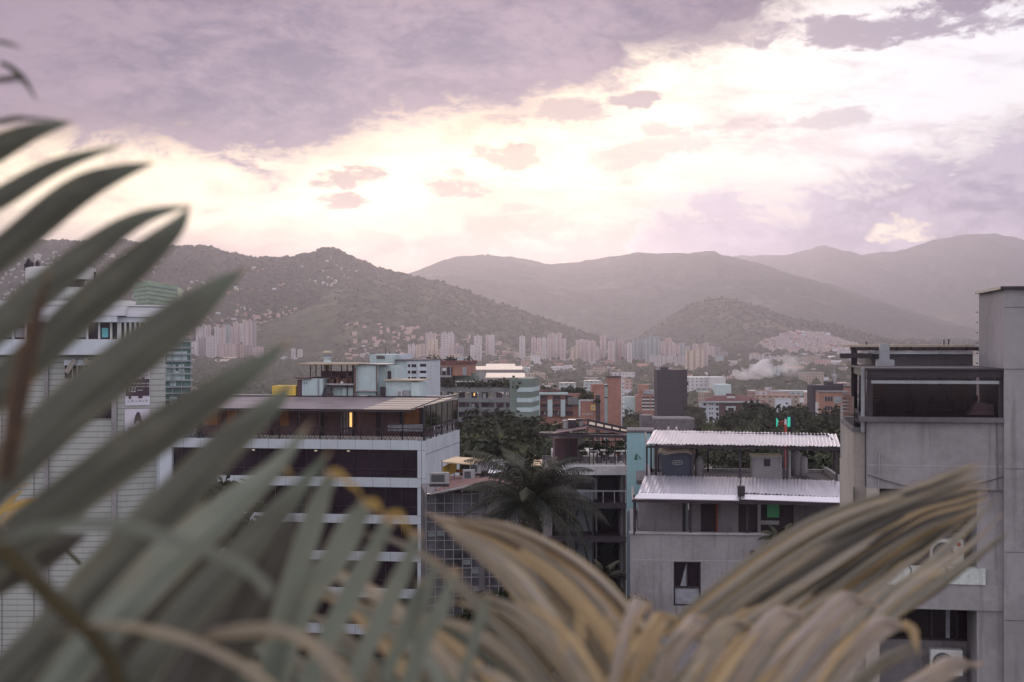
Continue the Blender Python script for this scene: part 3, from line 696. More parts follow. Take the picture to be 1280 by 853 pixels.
for i in range(20):
    def ov(t): c, s_ = math.cos(t), math.sin(t); return (lx_+.24*math.copysign(abs(c)**.6, c), yf, lz_+.09*math.copysign(abs(s_)**.7, s_))
    q.bar(ov(2*math.pi*i/20), ov(2*math.pi*(i+1)/20), .012, n=4)
q.build('oval_badge', M['ac'], tk); text('ajover', 'lettering', tk, .13, (0, yf-.01, lz_-.03), M['ac'])
# grey gas cylinder / small tank beside it
a = B.at(874, 597, 6.2); g = empty('grey_cylinder_tank', B.o + B.ux*a[0] + B.uy*6.2 + Vector((0, 0, zt2)), B.r); tag(g, 'slim grey cylinder beside the blue grey water tank', 'cylinder')
hh = B.at(874, 572, 6.2)[1]-zt2; q = MB(); q.lathe(0, 0, [(.20, 0), (.21, hh*.8), (.17, hh*.93), (.08, hh), (.06, hh+.08)], 18); q.build('body', M['conc_l'], g, True)
q = MB(); q.lathe(0, 0, [(.03, hh+.08), (.05, hh+.16), (.03, hh+.2)], 8); q.build('valve', M['steel'], g)
# concrete chimney box
ch = MB(); B.pbox(ch, 940.5, 571, 977.5, 600, 5.0, 6.3); o = ch.build('stair_head', M['conc'], e)
q = MB(); B.pbox(q, 955, 574, 963, 583, 4.98, 5.02); q.build('hatch', M['steel'], o)
q = MB(); B.pbox(q, 939.5, 569.6, 978, 571.2, 4.95, 6.35); q.build('lid', M['tarp'], o)
for i, px in enumerate((995, 1003)):
    a = B.at(px, 597, 7.2); q = MB(); hh = 1.1-.25*i; q.lathe(0, 0, [(.24, 0), (.25, hh), (.1, hh+.1)], 14); o = q.build('small_tank', M['conc_l'], None, True)
    o.location = B.o + B.ux*a[0] + B.uy*7.2 + Vector((0, 0, zt2)); tag(o, ('taller' if i == 0 else 'shorter')+' of the two grey drums right of the concrete stair head', 'drum')
pip = MB(); a = B.at(987, 595, 6.0); pip.bar((a[0], 6, zt2), (a[0], 6, zt2+1.3), .05); pip.build('vent_pipe', M['ac'], e)
# red pole with green sign behind
b2 = P(982, 560, 95)
sg = empty('street_sign_pole', (b2.x, 95, 0)); tag(sg, 'red and white mast with glowing green panels above the upper metal roof', 'sign')
zb = lambda py: P(0, py, 95).z
q = MB(); q.bar((0, 0, 0), (0, 0, zb(541)), .10); q.bar((0, 0, zb(541)), (0, 0, zb(531)), .10); q.build('mast', M['red'], sg)
q = MB(); q.bar((0, 0, zb(531)), (0, 0, zb(524)), .09, .06); q.build('mast_top', M['ac'], sg)
def emis(name, col, st):
    m = bpy.data.materials.new(name); m.use_nodes = True; b = m.node_tree.nodes['Principled BSDF']; b.inputs['Emission Color'].default_value = (*col, 1); b.inputs['Emission Strength'].default_value = st; b.inputs['Base Color'].default_value = (*[c*.3 for c in col], 1); return m
M['led'] = emis('green_lit_panel', (.04, .62, .44), .5)
M['led_w'] = emis('warm_lamp_light', (1, .55, .2), .9)
x_ = lambda px: (px-982)*95/F
q = MB(); q.box(x_(986), x_(989), .3, .45, zb(534), zb(522)); q.box(x_(984.5), x_(989), .3, .4, zb(534), zb(533)); q.build('lit_panel', M['led'], sg)
q = MB(); q.quadbox([(x_(972), .4, zb(534)), (x_(973), .4, zb(534)), (x_(973), .5, zb(534)), (x_(972), .5, zb(534))], [(x_(972), .4, zb(523)), (x_(974.5), .4, zb(526)), (x_(974.5), .5, zb(526)), (x_(972), .5, zb(523))]); q.build('lit_panel', M['led'], sg)
q = MB(); q.box(x_(984), x_(996), .6, .8, zb(535), zb(521)); q.build('dark_board', M['black'], sg)
q = MB(); q.bar((x_(974), .3, zb(528)), (0, .1, zb(527)), .04); q.bar((x_(974), .3, zb(531)), (0, .1, zb(530)), .03); q.build('arm', M['red'], sg)
# ================================================================ teal slab wall
B = Bld('teal_building', 'narrow teal painted building with a small dark green emblem high on its wall', 'building', 783.5, 74, -5)
e = B.e; a = B.at(812, 540); z = B.at(797, 541)[1]
q = MB(); q.box(0, a[0]+.2, 0, 2.6, 0, z); q.build('wall', M['teal'], e)
q = MB(); q.box(-.02, a[0]+.24, -.03, 2.65, z, z+.12); q.build('coping', M['conc_d'], e)
q = MB(); a = B.at(799, 660); q.quadbox([(0, -.02, 0), (a[0]+1.2, -.02, 0), (a[0]+1.2, 0, 0), (0, 0, 0)], [(0, -.02, B.at(784, 640)[1]), (a[0]+1.2, -.02, B.at(800, 622)[1]), (a[0]+1.2, 0, B.at(800, 622)[1]), (0, 0, B.at(784, 640)[1])])
q.build('lower_wall', mat('slate_blue_paint', (.13, .17, .21), .85, .15, .5), e)
# emblem: slanted bar with foot, and a leaf
mk = mat('dark_green_emblem', (.05, .13, .10), .7, .1, 2)
def flat(mb, pts, v=-.012, t=.011):
    c = [B.at(px, py, 0) for px, py in pts]; n = len(mb.v); k = len(c)
    mb.v += [(x, v, z) for x, z in c] + [(x, v+t, z) for x, z in c]; mb.f += [tuple(range(n+k-1, n-1, -1))] + [(n+i, n+(i+1) % k, n+k+(i+1) % k, n+k+i) for i in range(k)]
q = MB()
flat(q, [(794.2, 568), (797.8, 568), (795.8, 574.6), (792.8, 574.6)]); flat(q, [(798.2, 571.5), (799.2, 570), (801.2, 573.2), (800.4, 574.8)])
flat(q, [(793, 573.6), (797, 573.6), (797, 575), (792.5, 575)]); q.build('emblem', mk, e)
# ================================================================ dark terrace building
B = Bld('terrace_building', 'dark steel framed building with an open roof terrace left of the teal wall', 'building', 684, 82, 0)
e = B.e; X1 = B.at(783, 600)[0]
zA, zB = B.at(730, 583)[1], B.at(730, 594)[1]
q = MB(); q.box(B.at(697, 590)[0], X1, 0, 14, zB, zA); q.build('terrace_slab', M['conc_l'], e)
floors = [(598, 629, 'up'), (634, 671, 'mid'), (677, 716, 'low'), (722, 760, 'base')]
q = MB(); q.box(X1-.3, X1, .3, 14, 0, zB); q.box(0, .3, .3, 14, 0, B.at(690, 600)[1]); q.box(0, X1, 13.7, 14, 0, zB); 
q.build('rear_wall', M['conc_d'], e)
for (a, b) in ((629, 636), (671, 678), (716, 723)):
    q = MB(); B.pbox(q, 684, a, 783, b, -.15, 3); q.build('floor_beam', M['steel'], e)
k = B.at(700, 723)[1]; q = MB(); q.box(0, X1, .3, 3, 0, k-3); q.build('base_wall', M['conc_d'], e)
def panel(nm, x0, y0, x1, y1, v, m, t=.08): q = MB(); B.pbox(q, x0, y0, x1, y1, v, v+t); return q.build(nm, m, e)
for x0, x1, m in ((684, 694, 'curtain'), (695, 709, 'curtain'), (713, 746, 'glassl'), (748, 783, 'glassd')):
    o = panel('window', x0, 598, x1, 629, 2.0, M[m])
for x in (684, 694.5, 710, 745.5, 782): panel('mullion', x-.7, 594, x+.7, 716, 1.9, M['grey'], .1)
panel('dark_board', 714, 604, 743, 612, 1.9, M['steel'])
panel('shelf', 722, 612, 738, 629, 1.85, M['curtain'])
panel('railing', 684, 613.5, 783, 614.6, -.12, M['grey'], .04)
q = MB()
for x in np.arange(684, 784, 14): a = B.at(x, 614, -.12); q.bar((a[0], -.12, B.at(x, 629)[1]), (a[0], -.12, a[1]), .02)
q.build('railing_post', M['grey'], e)
for y0, y1 in ((636, 671), (678, 716)):
    o = panel('window', 713, y0, 741, y1, 2.2, M['glassl']); panel('window', 742, y0, 779, y1, 2.2, M['glassd']); panel('window', 685, y0, 712, y1, 2.2, M['glassd'])
    q = MB()
    for (a, b) in ((714, 722), (738, 730), (745, 752), (756, 772)):
        p0, p1 = B.at(a, y1-1, 2.1), B.at(b, y0+2, 2.1); q.bar((p0[0], 2.1, p0[1]), (p1[0], 2.1, p1[1]), .04)
    q.build('brace', M['steel'], e)
for x in (712.5, 741, 780): panel('column', x-1, 594, x+1, 760, .1, M['steel'], .2)
# terrace: columns, kiosk, pergola, planting
zt = zA
panel('kiosk_wall', 694, 548, 727, 583, 3.5, M['maroon2'], 5); panel('kiosk_door', 707, 552, 716, 582, 3.45, M['room'], .1); panel('kiosk_pillar', 722, 548, 729, 583, 3.2, M['conc_d'], .3)
for x in (680, 737, 742, 753, 758, 769, 782): panel('pergola_post', x-.6, 545, x+.6, 583, 1.0 if x != 753 else 6, M['steel'], .12)
o = panel('back_screen', 730, 551, 783, 553, 9.5, M['steel'], .1)
for i, x in enumerate(np.arange(742, 783, 7.5)): panel('screen_post', x-.5, 551, x+.5, 584, 9.4, M['steel'], .08)
q = MB(); a, b = B.at(674, 543, .5), B.at(784, 546, .5); q.bar((a[0], .5, a[1]), (b[0], .5, b[1]), .13, n=4); q.build('roof_beam', M['steel'], e); q = MB(); a, b = B.at(676, 541, 6), B.at(784, 543, 6); q.bar((a[0], 6, a[1]), (b[0], 6, b[1]), .10, n=4); q.build('roof_beam', M['steel'], e)
# sloped truss roof rising to a ridge
def P3(px, py, v): a = B.at(px, py, v); return Vector((a[0], v, a[1]))
q = MB(); q.slab([P3(690, 542, .6), P3(731, 536, .6), P3(740, 530, 6), P3(697, 537, 6)], .05); q.slab([P3(731, 533, 3), P3(784, 544, 3), P3(784, 538, 9), P3(737, 526, 9)], .05); q.build('awning_roof', M['maroon2'], e)
q = MB()
q.bar(P3(735, 525, 4), P3(784, 536, 4), .09, n=4); q.bar(P3(735, 532, 4), P3(784, 541, 4), .09, n=4)
for x in (735, 745, 755, 765, 775): q.bar(P3(x, 525+(x-735)*.22, 4), P3(x, 533+(x-735)*.18, 4), .07, n=4)
q.bar(P3(718, 525, 5), P3(735, 525, 5), .07, n=4); q.bar(P3(705, 541, 4), P3(735, 531, 4), .08, n=4); q.build('truss', M['steel'], e)
q = MB(); q.slab([P3(736, 530, 5), P3(783, 540, 5), P3(783, 537.5, 7), P3(738, 527.5, 7)], .03); q.build('translucent_roof', M['tarp'], e)
q = MB(); q.slab([P3(690, 531, 5), P3(720, 523, 5), P3(733, 524, 8), P3(712, 529, 8)], .04); q.build('light_canopy', M['tarp'], e)
panel('roof_box', 710.5, 525, 720, 537, 4, M['steel'], 1); panel('roof_box', 704, 526, 709.5, 536, 5, M['conc_l'], 1); panel('roof_box', 724, 526, 729, 535, 5, M['conc_l'], .6)
# small dining tables on the terrace
def ttable(px, v, lab):
    a = B.at(px, 583, v); o = empty('terrace_table', (B.o.x+a[0], B.o.y+v, zt+B.o.z)); tag(o, lab, 'table', 'tables on the roof terrace')
    q = MB(); q.box(-.55, .55, -.4, .4, .72, .76); q.build('table_top', M['ac'], o)
    for sx, sy in ((-.5, -.35), (.5, -.35), (.5, .35), (-.5, .35)): q = MB(); q.bar((sx, sy, 0), (sx, sy, .72), .025); q.build('leg', M['steel'], o)
for px, v, l in ((762, 2.4, 'white topped table in the middle of the roof terrace'), (771, 4.6, 'white topped table furthest back on the roof terrace'), (736, 2.2, 'white topped table next to the kiosk on the roof terrace'), (779, 1.9, 'white topped table beside the teal wall on the roof terrace')): ttable(px, v, l)
# ================================================================ glass grid building with maroon tiled roof
B = Bld('glass_grid_building', 'glass gridded building with a maroon tiled roof beside the white office block', 'building', 533, 96, 6)
e = B.e
def panel(nm, x0, y0, x1, y1, v, m, t=.08): q = MB(); B.pbox(q, x0, y0, x1, y1, v, v+t); return q.build(nm, m, e)
q = MB(); B.pbox(q, 533, 617, 652, 850, 0, .25); q2 = MB(); B.pbox(q2, 533.5, 622, 651.5, 850, .26, 10); q2.build('rear_block', M['conc_d'], e); o = q.build('glass_wall', mat('grid_glazing', (.045, .042, .055), .22, .5, .35, col2=(.11, .11, .13), spec=.5), e)
q = MB()
for i, y in enumerate(np.arange(617, 800, 11.6)): B.pbox(q, 533, y, 652, y+.9, -.10, 0)
for x in np.arange(533, 652, 11.3): B.pbox(q, x-.5, 608, x+.5, 850, -.12, 0)
q.build('glazing_grid', M['conc'], e)
panel('pier', 599, 607, 606, 850, -.2, M['conc_d'], .25)
for (x, y) in ((546, 664), (535, 665), (557, 652), (590, 711), (591, 733), (579, 700)):
    panel('curtain', x, y, x+9, y+6, -.03, M['glassl'], .02)
q = MB(); q.slab([P3(537, 617, -1), P3(592, 606, -1), P3(596, 598, 7), P3(566, 600, 7)], .15); q.slab([P3(606, 604, -1), P3(655, 621, -1), P3(650, 606, 7), P3(612, 596, 7)], .15); q.slab([P3(592, 606, -.9), P3(606, 604, -.9), P3(612, 596, 7), P3(596, 598, 7)], .15)
q.build('tiled_roof', M['maroon'], e)
q = MB(); q.bar(P3(537, 617.5, -1.05), P3(592, 606.5, -1.05), .09, n=4); q.bar(P3(606, 604.5, -1.05), P3(655, 621.5, -1.05), .09, n=4); q.build('gutter', M['conc_l'], e)
# awning terrace block behind it
B = Bld('awning_terrace', 'small roof terrace with a beige awning and orange rail beside the white office wall', 'terrace', 552, 108, 0)
e = B.e
panel('floor_block', 550, 604, 650, 622, 1, M['maroon'], 6)
q = MB(); q.slab([P3(551.5, 577, 0), P3(588, 580, 0), P3(607, 573.5, 6), P3(569, 571, 6)], .08); q.build('awning', M['beige'], e)
q = MB(); q.slab([P3(551.5, 599, 0), P3(570, 592, 5), P3(570, 585, 5), P3(551.5, 593, 0)], .05); 
q = MB(); a, b = P3(551.5, 599, 0), P3(570, 590, 5); q.quadbox([a, a+Vector((.06, 0, 0)), b+Vector((.06, 0, 0)), b], [a+Vector((0, 0, .9)), a+Vector((.06, 0, .9)), b+Vector((.06, 0, .9)), b+Vector((0, 0, .9))]); q.build('side_rail', M['yellow'], e)
q = MB(); a, b = P3(570, 591, 4), P3(608, 593, 4); q.box(a.x, b.x, 4, 4.06, a.z, a.z+.25); q.build('rail', M['wood'], e)
for px, v in ((552.5, 0), (560, 2), (568, 5), (607, 5)): a = P3(px, 602, v); b = P3(px, 575, v); q = MB(); q.bar(a, (a.x, a.y, b.z), .05); q.build('post', M['grey'], e)
panel('rear_wall', 600, 577, 655, 604, 6, M['gdark'], .2)
q = MB(); q.slab([P3(597, 588, 3), P3(634, 588, 3), P3(628, 574, 7), P3(605, 576, 7)], .1); q.build('grey_roof', mat('slate_roof', (.13, .13, .16), .7, .15, 1), e)
q = MB(); q.slab([P3(610, 591, 2.5), P3(633, 592, 2.5), P3(633, 587.5, 3), P3(612, 587.5, 3)], .05); q.build('bright_gutter', M['tin'], e)
q = MB(); q.slab([P3(664, 582, 3), P3(686, 582, 3), P3(684, 574, 7), P3(668, 575, 7)], .1); q.build('small_roof', M['beige'], e)
def roof_ac(px, py, Y, lab, w=.9):
    p = P(px, py, Y); o = empty('rooftop_air_conditioner', p); tag(o, lab, 'air conditioner', 'air conditioners on the low roofs')
    q = MB(); q.box(-w/2, w/2, 0, .4, 0, .75); q.build('casing', M['conc_l'], o); q = MB(); q.box(-w/2+.12, w/2-.3, -.02, 0, .12, .62); q.build('fan_grille', M['acd'], o)
    q = MB(); q.box(-w/2, w/2, .02, .38, -.2, 0); q.build('stand', M['steel'], o)
roof_ac(586, 600, 107, 'grey air conditioner below the beige awning'); roof_ac(549, 605, 95, 'grey air conditioner on the maroon roof next to the white wall', 1.3); roof_ac(594, 592, 109, 'small grey air conditioner on the stand right of the awning')
# ================================================================ white office block
B = Bld('white_office_building', 'white panelled office block with dark ribbon windows and glazed roof terrace', 'office building', 532, 125, -9)
# local x runs right from the corner at px 532; the front lies at negative x
e = B.e; XL = B.at(248, 560)[0]; XL2 = XL-2.5; DP = 15.5
bands = [(551, 563), (598.5, 610), (645.5, 656), (692, 703), (738, 749)]
zc = lambda py, px=532: B.at(px, py)[1]
zz = [(zc(b), zc(a)) for a, b in bands]; pitch = zz[0][0]-zz[1][0]
k = zz[-1][0]-pitch
while k > .8: zz.append((k, k+(zz[0][1]-zz[0][0]))); k -= pitch
wid = abs(B.at(522, 580)[0])
q = MB(); q.box(XL2, -wid, .35, .5, 0, zz[0][0]); q.build('window_ribbon', M['glassd'], e)
q = MB()
for a, b in zz: q.box(XL2, -wid+.0, 0, .6, a, b)
q.build('parapet_band', M['panel'], e)
q = MB(); q.box(-wid, 0, 0, DP, 0, zz[0][1]); q.build('side_wall', M['whitewall'], e)
q = MB(); q.box(XL2, -wid, DP-.3, DP, 0, zz[0][1]); q.box(XL2-.3, XL2, 0, DP, 0, zz[0][1]); q.box(XL2, -wid, .6, DP-.3, zz[0][0]-.1, zz[0][0]+.4); q.build('rear_wall', M['whitewall'], e)
q = MB(); q.box(-wid-.01, -.01+.0, -.012, -.0, 0, zz[0][1]); q.build('corner_panel', M['panel'], e)
q = MB()
for i in range(5): q.box(-wid-.02, 0.01, -.02, -.012, zz[i][1]-.03, zz[i][1]); q.box(-wid-.02, .01, -.02, -.012, zz[i][0]-.03, zz[i][0])
q.box(.0, .015, 0, DP, zz[0][1]-1.25, zz[0][1]-1.2); q.box(-wid/2-.02, -wid/2+.02, -.022, -.012, 0, zz[0][1]); q.build('panel_joint', M['conc_d'], e)
for i in range(5):
    a, b = zz[i+1][1], zz[i][0]; q = MB(); x = -wid-.05
    while x > XL2: q.box(x-.06, x, .28, .35, a, b); x -= 1.45
    q.box(XL2, -wid, .28, .35, a+(b-a)*.28, a+(b-a)*.28+.06); q.build('window_mullion', M['steel'], e)
q = MB()
for x in (-16, -10.2, -7.2): q.box(x, x+.25, .26, .3, zz[0][0]-.25, zz[0][0]-.12)
q.build('ceiling_light', emis('dim_ceiling_light', (.9, .8, .6), .25), e)
# roof terrace: lattice rail, glass screens, translucent roof, room with orange light
zt = zz[0][1]; zr = B.at(532, 513)[1]; zg = zt+.02
q = MB(); n = 44
for i in range(n):
    x0 = XL2+.3+(-XL2-.3)*i/n; x1 = XL2+.3+(-XL2-.3)*(i+1)/n
    q.bar((x0, .12, zt), (x1, .12, zt+1.0), .025, n=4); q.bar((x0, .12, zt+1.0), (x1, .12, zt), .025, n=4); q.bar((x0, .12, zt+.5), ((x0+x1)/2, .12, zt+1), .02, n=4); q.bar(((x0+x1)/2, .12, zt), (x1, .12, zt+.5), .02, n=4)
m = 20
for i in range(m):
    y0 = DP*i/m; y1 = DP*(i+1)/m; q.bar((-.12, y0, zt), (-.12, y1, zt+1.0), .025, n=4); q.bar((-.12, y0, zt+1.0), (-.12, y1, zt), .025, n=4)
q.bar((XL2, .12, zt+1.02), (0, .12, zt+1.02), .05, n=4); q.bar((-.12, 0, zt+1.02), (-.12, DP, zt+1.02), .05, n=4); q.build('lattice_rail', M['steel'], e)
q = MB(); q.box(-.16, -.14, .2, DP-.4, zt+1.05, zr+.35); q.build('side_screen', glass_mat('brown_tinted_glass', (.62, .50, .52), .2), e)
for y in np.linspace(.2, DP-.4, 7): q = MB(); q.box(-.2, -.1, y, y+.1, zt, zr+.35); q.build('screen_post', M['steel'], e)
for x in np.linspace(XL2+.5, -.3, 13): q = MB(); q.box(x, x+.09, .2, .32, zt, zr); q.build('terrace_post', M['steel'], e)
q = MB(); q.box(XL2+1, -.4, 5.0, 5.2, zt, zr); q.build('room_front', mat('dusky_terrace_wall', (.19, .115, .12), .85, .25, .6), e)
for a, b, mm in ((350, 361, 'wood'), (505, 524, 'wood'), (254, 276, 'wood'), (284, 296, 'wood')):
    q = MB(); q.box(B.at(a, 530, 4.9)[0], B.at(b, 530, 4.9)[0], 4.85, 4.99, zt+.9, zr-.25); q.build('orange_blind', M['wood'], e)  # blinds in the orange wood colour
for a, b in ((310, 312), (338, 340), (372, 374), (400, 404), (440, 443), (470, 476), (500, 503), (526, 529)):
    q = MB(); q.box(B.at(a, 530, 4.6)[0], B.at(b, 530, 4.6)[0], 4.55, 4.8, zt, zr); q.build('room_column', M['steel'], e)
for a in (425, 429.5, 433, 438):
    q = MB(); q.box(B.at(a, 530, 4.7)[0], B.at(a+2.2, 530, 4.7)[0], 4.7, 4.84, zt+.2, zr-.3); q.build('pale_curtain', M['curtain'], e)
a = B.at(437, 530, 4)[0]; q = MB(); q.box(a, a+.2, 4, 4.1, zt+.9, zt+2.2); q.build('lit_lamp', M['led_w'], e)
q = MB(); q.box(B.at(486, 540, 2)[0], B.at(530, 540, 2)[0], 1.6, 3.2, zt+.7, zt+1.25); q.build('long_counter', M['curtain'], e)
# roof of the terrace
q = MB(); zr2 = B.at(532, 503, 5)[1]
q.slab([(XL2-.2, -.3, zr-.02), (B.at(513, 512)[0], -.3, zr-.02), (B.at(525, 505, 8)[0], 9, zr+.75), (XL2-.2, 9, zr+.75)], .12); q.build('flat_roof', mat('brown_roof_sheet', (.20, .17, .18), .5, .2, .4, streaks=.3), e)
q = MB()
for i in range(6):
    x0 = B.at(513, 512)[0]; y = -.3+i*1.6; q.slab([(x0-4.5+i*.2, y, zr+i*.13), (x0+i*.35, y, zr+i*.13), (x0+i*.35+.3, y+1.1, zr+.09+i*.13), (x0-4.3+i*.2, y+1.1, zr+.09+i*.13)], .04)
q.build('roof_glazing_strip', M['roofgold'], e)
q = MB(); q.bar((XL2-.3, -.35, zr), (B.at(513, 512)[0], -.35, zr), .09, n=4); q.bar((B.at(513, 512)[0], -.35, zr), (-.3, 9, zr+.8), .07, n=4); q.bar((-.2, 9, zr+.8), (-.15, DP, zr+.85), .08, n=4); q.bar((XL2, 9, zr+.8), (-.15, 9, zr+.8), .1, n=4); q.bar((-.15, .2, zr+.36), (-.15, DP-.4, zr+.36), .06, n=4); q.build('roof_edge', M['steel'], e)
q = MB(); q.box(XL2, -1, 9, DP-.5, zr+.55, zr+.7); q.box(-.6, -.4, 9, DP-.5, zt, zr+.6); q.box(XL2, XL2+.2, 5.2, DP-.5, zt, zr+.6); q.build('roof_deck', M['conc_l'], e)
zd = zr+.7
# rooftop boxes on the deck: mint blocks, ladder, water tower, container
def rooftop(name, lab, cat, boxes, extra=None, group=None, m='mint', v=9.5):
    x0 = boxes[0][0]; a = B.at(x0, 500, v)
    o = empty(name, B.o + B.ux*a[0] + B.uy*v + Vector((0, 0, zd)), B.r); tag(o, lab, cat, group)
    def W_(nm, bx, mm, t=None):
        q = MB()
        for (c, d, f_, g_, vv, dd) in bx:
            p0, p1 = B.at(c, d, vv), B.at(f_, g_, vv); q.box(p0[0]-a[0], p1[0]-a[0], vv-v, vv-v+dd, max(p1[1], zd-.05)-zd, p0[1]-zd)
        return q.build(nm, M[mm], o)
    W_('wall', boxes, m)
    for ex in (extra or []): W_(*ex)
    return o
rooftop('roof_block', 'tall mint green rooftop block in the middle of the white office roof', 'rooftop block', [(443.5, 456.5, 470.5, 505, 10, 4), (470.7, 458, 494, 505, 11, 3)],
        [('roof_lip', [(442, 455.4, 482, 456.6, 9.8, 4.5)], 'steel'), ('doorway', [(484.5, 464, 488.7, 474, 10.9, .12)], 'steel'), ('ledge', [(444, 488, 471, 489.5, 9.5, .5)], 'conc_l'), ('low_box', [(449, 494, 459, 500, 9.2, .8), (447.5, 497, 450, 500, 9, .5)], 'ac'), ('yellow_bag', [(454, 498.5, 458, 500, 8.9, .3)], 'yellow'), ('vertical_pipe', [(470, 458, 471, 500, 9.9, .12), (442.7, 460, 444, 501, 9.6, .2)], 'rust')])
rooftop('roof_block', 'pale rooftop hut with a flat brown roof edge at the right end of the roof', 'rooftop hut', [(482, 476.5, 514, 505, 9.3, 3), (514, 478, 524.5, 505, 9.1, 3)],
        [('roof_lip', [(479.5, 474.8, 526, 476.4, 8.9, 4)], 'tarp'), ('door', [(495, 488, 503, 500.5, 9.2, .1)], 'ac'), ('blue_sheet', [(497, 489.5, 500.5, 500, 9.1, .08)], 'glassl'), ('leaning_panel', [(475, 484, 481.5, 500, 9.1, .2)], 'steel'), ('side_door', [(503.5, 488, 512.5, 500, 9.15, .1)], 'curtain')])
rooftop('roof_block', 'mint green rooftop cabin at the left of the roof behind the leaf tips', 'rooftop cabin', [(377.5, 473.5, 403.5, 505, 9.3, 3)], [('gable_roof', [(369, 472, 388, 474, 9, 4)], 'maroon2'), ('side_door', [(371.5, 475, 377, 500, 9.4, 2)], 'maroon2'), ('vent', [(379.5, 478.5, 380.3, 479.8, 9.2, .1), (382.5, 478.5, 383.3, 479.8, 9.2, .1)], 'steel'), ('gutter', [(397, 473, 398.5, 500, 9.2, .1)], 'curtain')])
rooftop('roof_container', 'yellow container box on the white office roof', 'container', [(340, 482.5, 369.5, 505, 9.3, 2.6)], m='yellow')
o = rooftop('roof_platform', 'steel roof platform with a low wall and dark clutter under a thin canopy', 'platform', [(408, 484, 427, 500, 10.2, 2.5), (427.5, 484.5, 442, 500, 10, 2.5)],
        [('deck', [(407, 482.5, 443, 484, 9.6, 3.5)], 'steel'), ('rim', [(407.5, 479.5, 442, 481.5, 9.7, .12)], 'conc_l'), ('canopy', [(373, 454.2, 447, 456, 9.3, 5)], 'tarp'), ('canopy_edge', [(373, 455.8, 447, 456.6, 9.25, .1)], 'rust'), ('back_screen', [(401, 464, 443, 480, 12.5, .1)], 'maroon2'),
         ('clutter', [(420, 472, 424, 480, 10.5, .8), (426, 474, 433, 480, 10.3, .8), (434, 471, 440, 480, 10.8, .8), (411, 474, 417, 480, 10.6, .8), (409, 492, 414, 500, 9.3, .6)], 'rust'), ('white_drum', [(425.5, 477, 428.5, 480, 9.8, .3)], 'ac')])
for px, v in ((388, 9.6), (395, 13.8), (402, 9.8), (408, 13.8), (414, 9.8), (427, 13.8), (434, 9.8), (442, 9.8), (441, 13.8)):
    a = B.at(px, 470, v); b = B.at(px, 456, v); q = MB(); q.bar((a[0], v, zd), (a[0], v, b[1]), .07, n=4); pq = q.build('canopy_post', M['steel'], o); pq.matrix_parent_inverse = Matrix.Translation((-B.at(408, 500, 9.5)[0], -9.5, -zd))
q = MB(); a, b = B.at(401.5, 500, 9), B.at(407, 484, 9.6)
for s_ in (0, .75):
    q.bar((a[0]+s_, 9, zd), (b[0]+s_, 9.6, b[1]), .05, n=4)
for i in range(6): t = (i+.5)/6; q.bar((a[0]+(b[0]-a[0])*t, 9+.6*t, zd+(b[1]-zd)*t), (a[0]+(b[0]-a[0])*t+.75, 9+.6*t, zd+(b[1]-zd)*t), .05, n=4)
pq = q.build('ladder', M['steel'], o); pq.matrix_parent_inverse = Matrix.Translation((-B.at(408, 500, 9.5)[0], -9.5, -zd))
# little water tower with drum on a stem
p = B.at(409, 500, 14.5); wt = empty('roof_water_tower', B.o + B.ux*p[0] + B.uy*14.5 + Vector((0, 0, zd)), B.r); tag(wt, 'slim round water tower with a glassed drum standing on the roof', 'water tower')
hz_ = lambda py: B.at(409, py, 14.5)[1]-zd
k = 139/F
q = MB(); q.lathe(0, 0, [(5*k, 0), (5*k, hz_(455))], 14); q.build('stem', M['tarp'], wt, True)
q = MB(); q.lathe(0, 0, [(5.2*k, hz_(453)), (4.3*k, hz_(450)), (4.5*k, hz_(449)), (6*k, hz_(448)), (6*k, hz_(447))], 14); q.build('neck', M['mint'], wt)
q = MB(); q.lathe(0, 0, [(5.2*k, hz_(446.5)), (5.4*k, hz_(442))], 14); q.build('glazed_drum', M['glassl'], wt)
q = MB(); q.lathe(0, 0, [(6.2*k, hz_(442)), (6.4*k, hz_(440.6)), (3*k, hz_(438.5))], 14); q.build('cap', M['tarp'], wt)
# ================================================================ pale tile clad office block on the left
B = Bld('tile_clad_building', 'pale tile clad office block with a round rooftop drum behind the big leaves', 'office building', 148, 88, 0)
# left wing (front parallel) and right wing turned away
e = B.e
XA = B.at(-60, 430)[0]
zc = lambda py: B.at(100, py)[1]
z_s, z_w1, z_w0, z_f = zc(395), zc(403), zc(424), zc(444)
DPT = 20
xr = .0
body = MB(); body.box(XA, 0, .6, 4, 0, z_f); body.box(XA, -9, 4, DPT, 0, z_f); body.build('wall', M['tile'], e)
q = MB(); q.box(XA, 0, -.3, .65, z_f+.02, z_w0-.02); q.build('parapet_band', M['white'], e)
q = MB(); q.box(XA, 0, -.35, .7, z_w1, z_s); q.build('upper_band', M['white'], e)
q = MB(); q.box(XA, -.1, .5, .6, z_w0, z_w1); q.build('window_ribbon', M['glassd'], e)
for x in (0, 14, 30, 56, 78, 90, 107, 122, 137, 146):
    a = B.at(x, 415)[0]; q = MB(); q.box(a-.06, a+.06, .3, .5, z_w0, z_w1); q.build('mullion', M['ac'], e)
for x0, x1 in ((16, 30), (92, 106), (2, 12)):
    q = MB(); q.box(B.at(x0, 410)[0], B.at(x1, 410)[0], .42, .49, z_w0+.1, z_w1-.35); q.build('drawn_blind', M['curtain'], e)
poster = mat('cyan_window_sign', (.16, .45, .50), .6, .1, 2); q = MB(); q.box(B.at(125, 410)[0], B.at(133, 410)[0], .4, .46, z_w0+.1, z_w1-.35); q.build('window_sign', poster, e)
z_r = B.at(140, 382, 4)[1]
